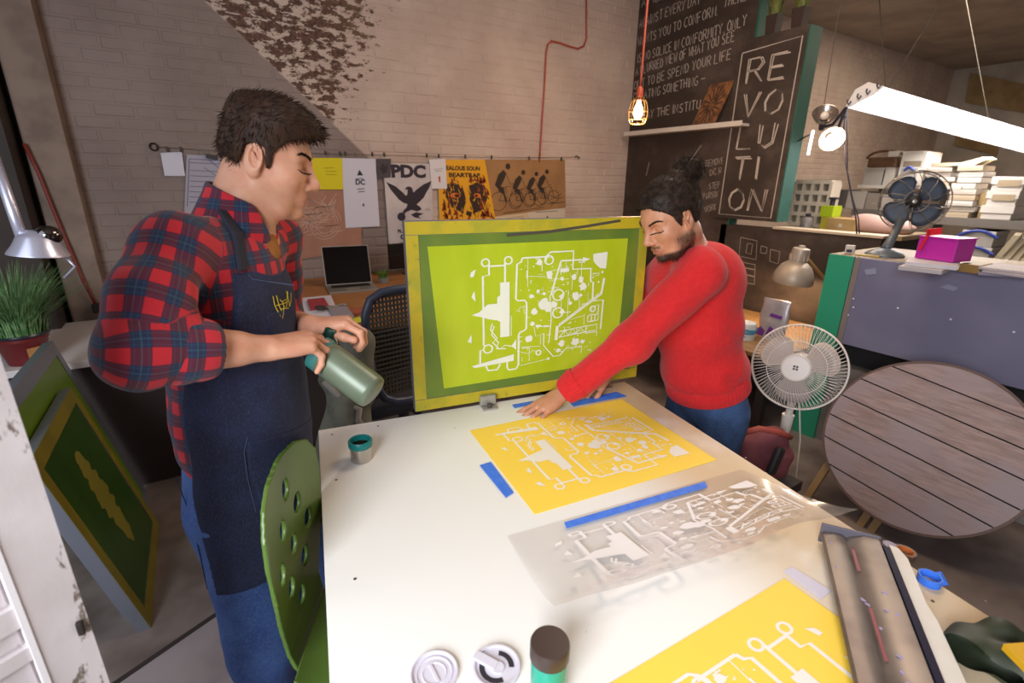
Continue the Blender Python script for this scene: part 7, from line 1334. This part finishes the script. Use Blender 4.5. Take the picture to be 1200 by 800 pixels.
o = thing('loose_sheet', 'cream sheet curling up from the top of the tall paper stack', 'paper', tuple(Xp(1135, 193, X2))); P = [Xp(*p, X2+.02) for p in ((1112, 194), (1140, 194), (1156, 187), (1150, 184))]; MB().slab(*P, (.25, 0, .01)).build('sheet', M('cream_sheet', '#d6cbaa', .7), o)
for i, (r, lab) in enumerate((((1150, 241, 1186, 258), 'lowest white archive box of the three on the rack'), ((1157, 224, 1192, 240), 'middle white archive box of the three on the rack'), ((1163, 207, 1200, 223), 'top white archive box of the three on the rack'))):
    if i == 0: zb_ = zs1+.001
    a, b = rb(*r, X2, .4, zb_); o = thing('archive_box', lab, 'box', ((a[0]+b[0])/2, (a[1]+b[1])/2, zb_), 0, 'white archive boxes'); MB().bx(a, b, .004).build('body', WX2, o); MB().bx((a[0]-.012, a[1]-.01, b[2]-.06), (b[0], b[1]+.01, b[2]+.001), .003).build('lid', WX2, o); ym = (a[1]+b[1])/2
    if i: MB().bx((a[0]-.016, ym-.08, b[2]-.075), (a[0]-.011, ym+.06, b[2]-.025)).build('hand_hole', M('tan_plate', '#a38f70', .6), o)
    zb_ = b[2]+.002
o, a, b = store('cardboard_box', 'small tan cardboard box between the tall paper stack and the archive boxes', 'box', (1147, 226, 1156, 241), X2+.08, .3, M('cardboard', '#a58a5c', .7), None)
o, a, b = store('cardboard_box', 'lower tan cardboard box supporting the small one by the archive boxes', 'box', (1146, 242, 1153, 257), X2+.08, .3, M('cardboard', '#a58a5c', .7), zs1+.001)
for i, (r, lab) in enumerate((((1122, 289, 1160, 306), 'lower clear drawer box with a blue handle on the bottom rack shelf'), ((1127, 270, 1165, 288), 'upper clear drawer box with a blue handle on the bottom rack shelf'))):
    a, b = rb(*r, X2-.02, .35, zs0+.001 if i == 0 else zd_); zd_ = b[2]+.002; o = thing('drawer_box', lab, 'box', ((a[0]+b[0])/2, (a[1]+b[1])/2, a[2]), 0, 'clear drawer boxes'); MB().bx(a, b, .006).build('body', CLR, o); ym = (a[1]+b[1])/2; MB().bx((a[0]-.006, a[1]-.006, b[2]-.03), (b[0], b[1]+.006, b[2]), .003).build('lid', M('pale_tub', '#bbb4a8', .4), o); MB().tube([Vector((a[0]-.015, ym-.13+.26*t/6, b[2]-.05+.05*math.sin(t*PI/6))) for t in range(7)], .013, 6).build('handle', M('blue_handle', '#2f3f8a', .5), o)
for i in range(4):
    a_ = Xp(1168+i*9, 308+i*2, X2-.05); b_ = Xp(1196+i*9, 276+i*2, X2-.05+.05*i); o = thing('plank_offcut', 'pale plank leaning at the right end of the rack, %s from the clear drawer boxes' % ('first', 'second', 'third', 'last')[i], 'plank', tuple(a_), 0, 'leaning planks'); MB().slab(a_, a_+Vector((0, .04, .0)), b_+Vector((0, .04, 0)), b_, (.03, 0, .02)).build('board', M('pale_plank', '#a8997c', .7), o)
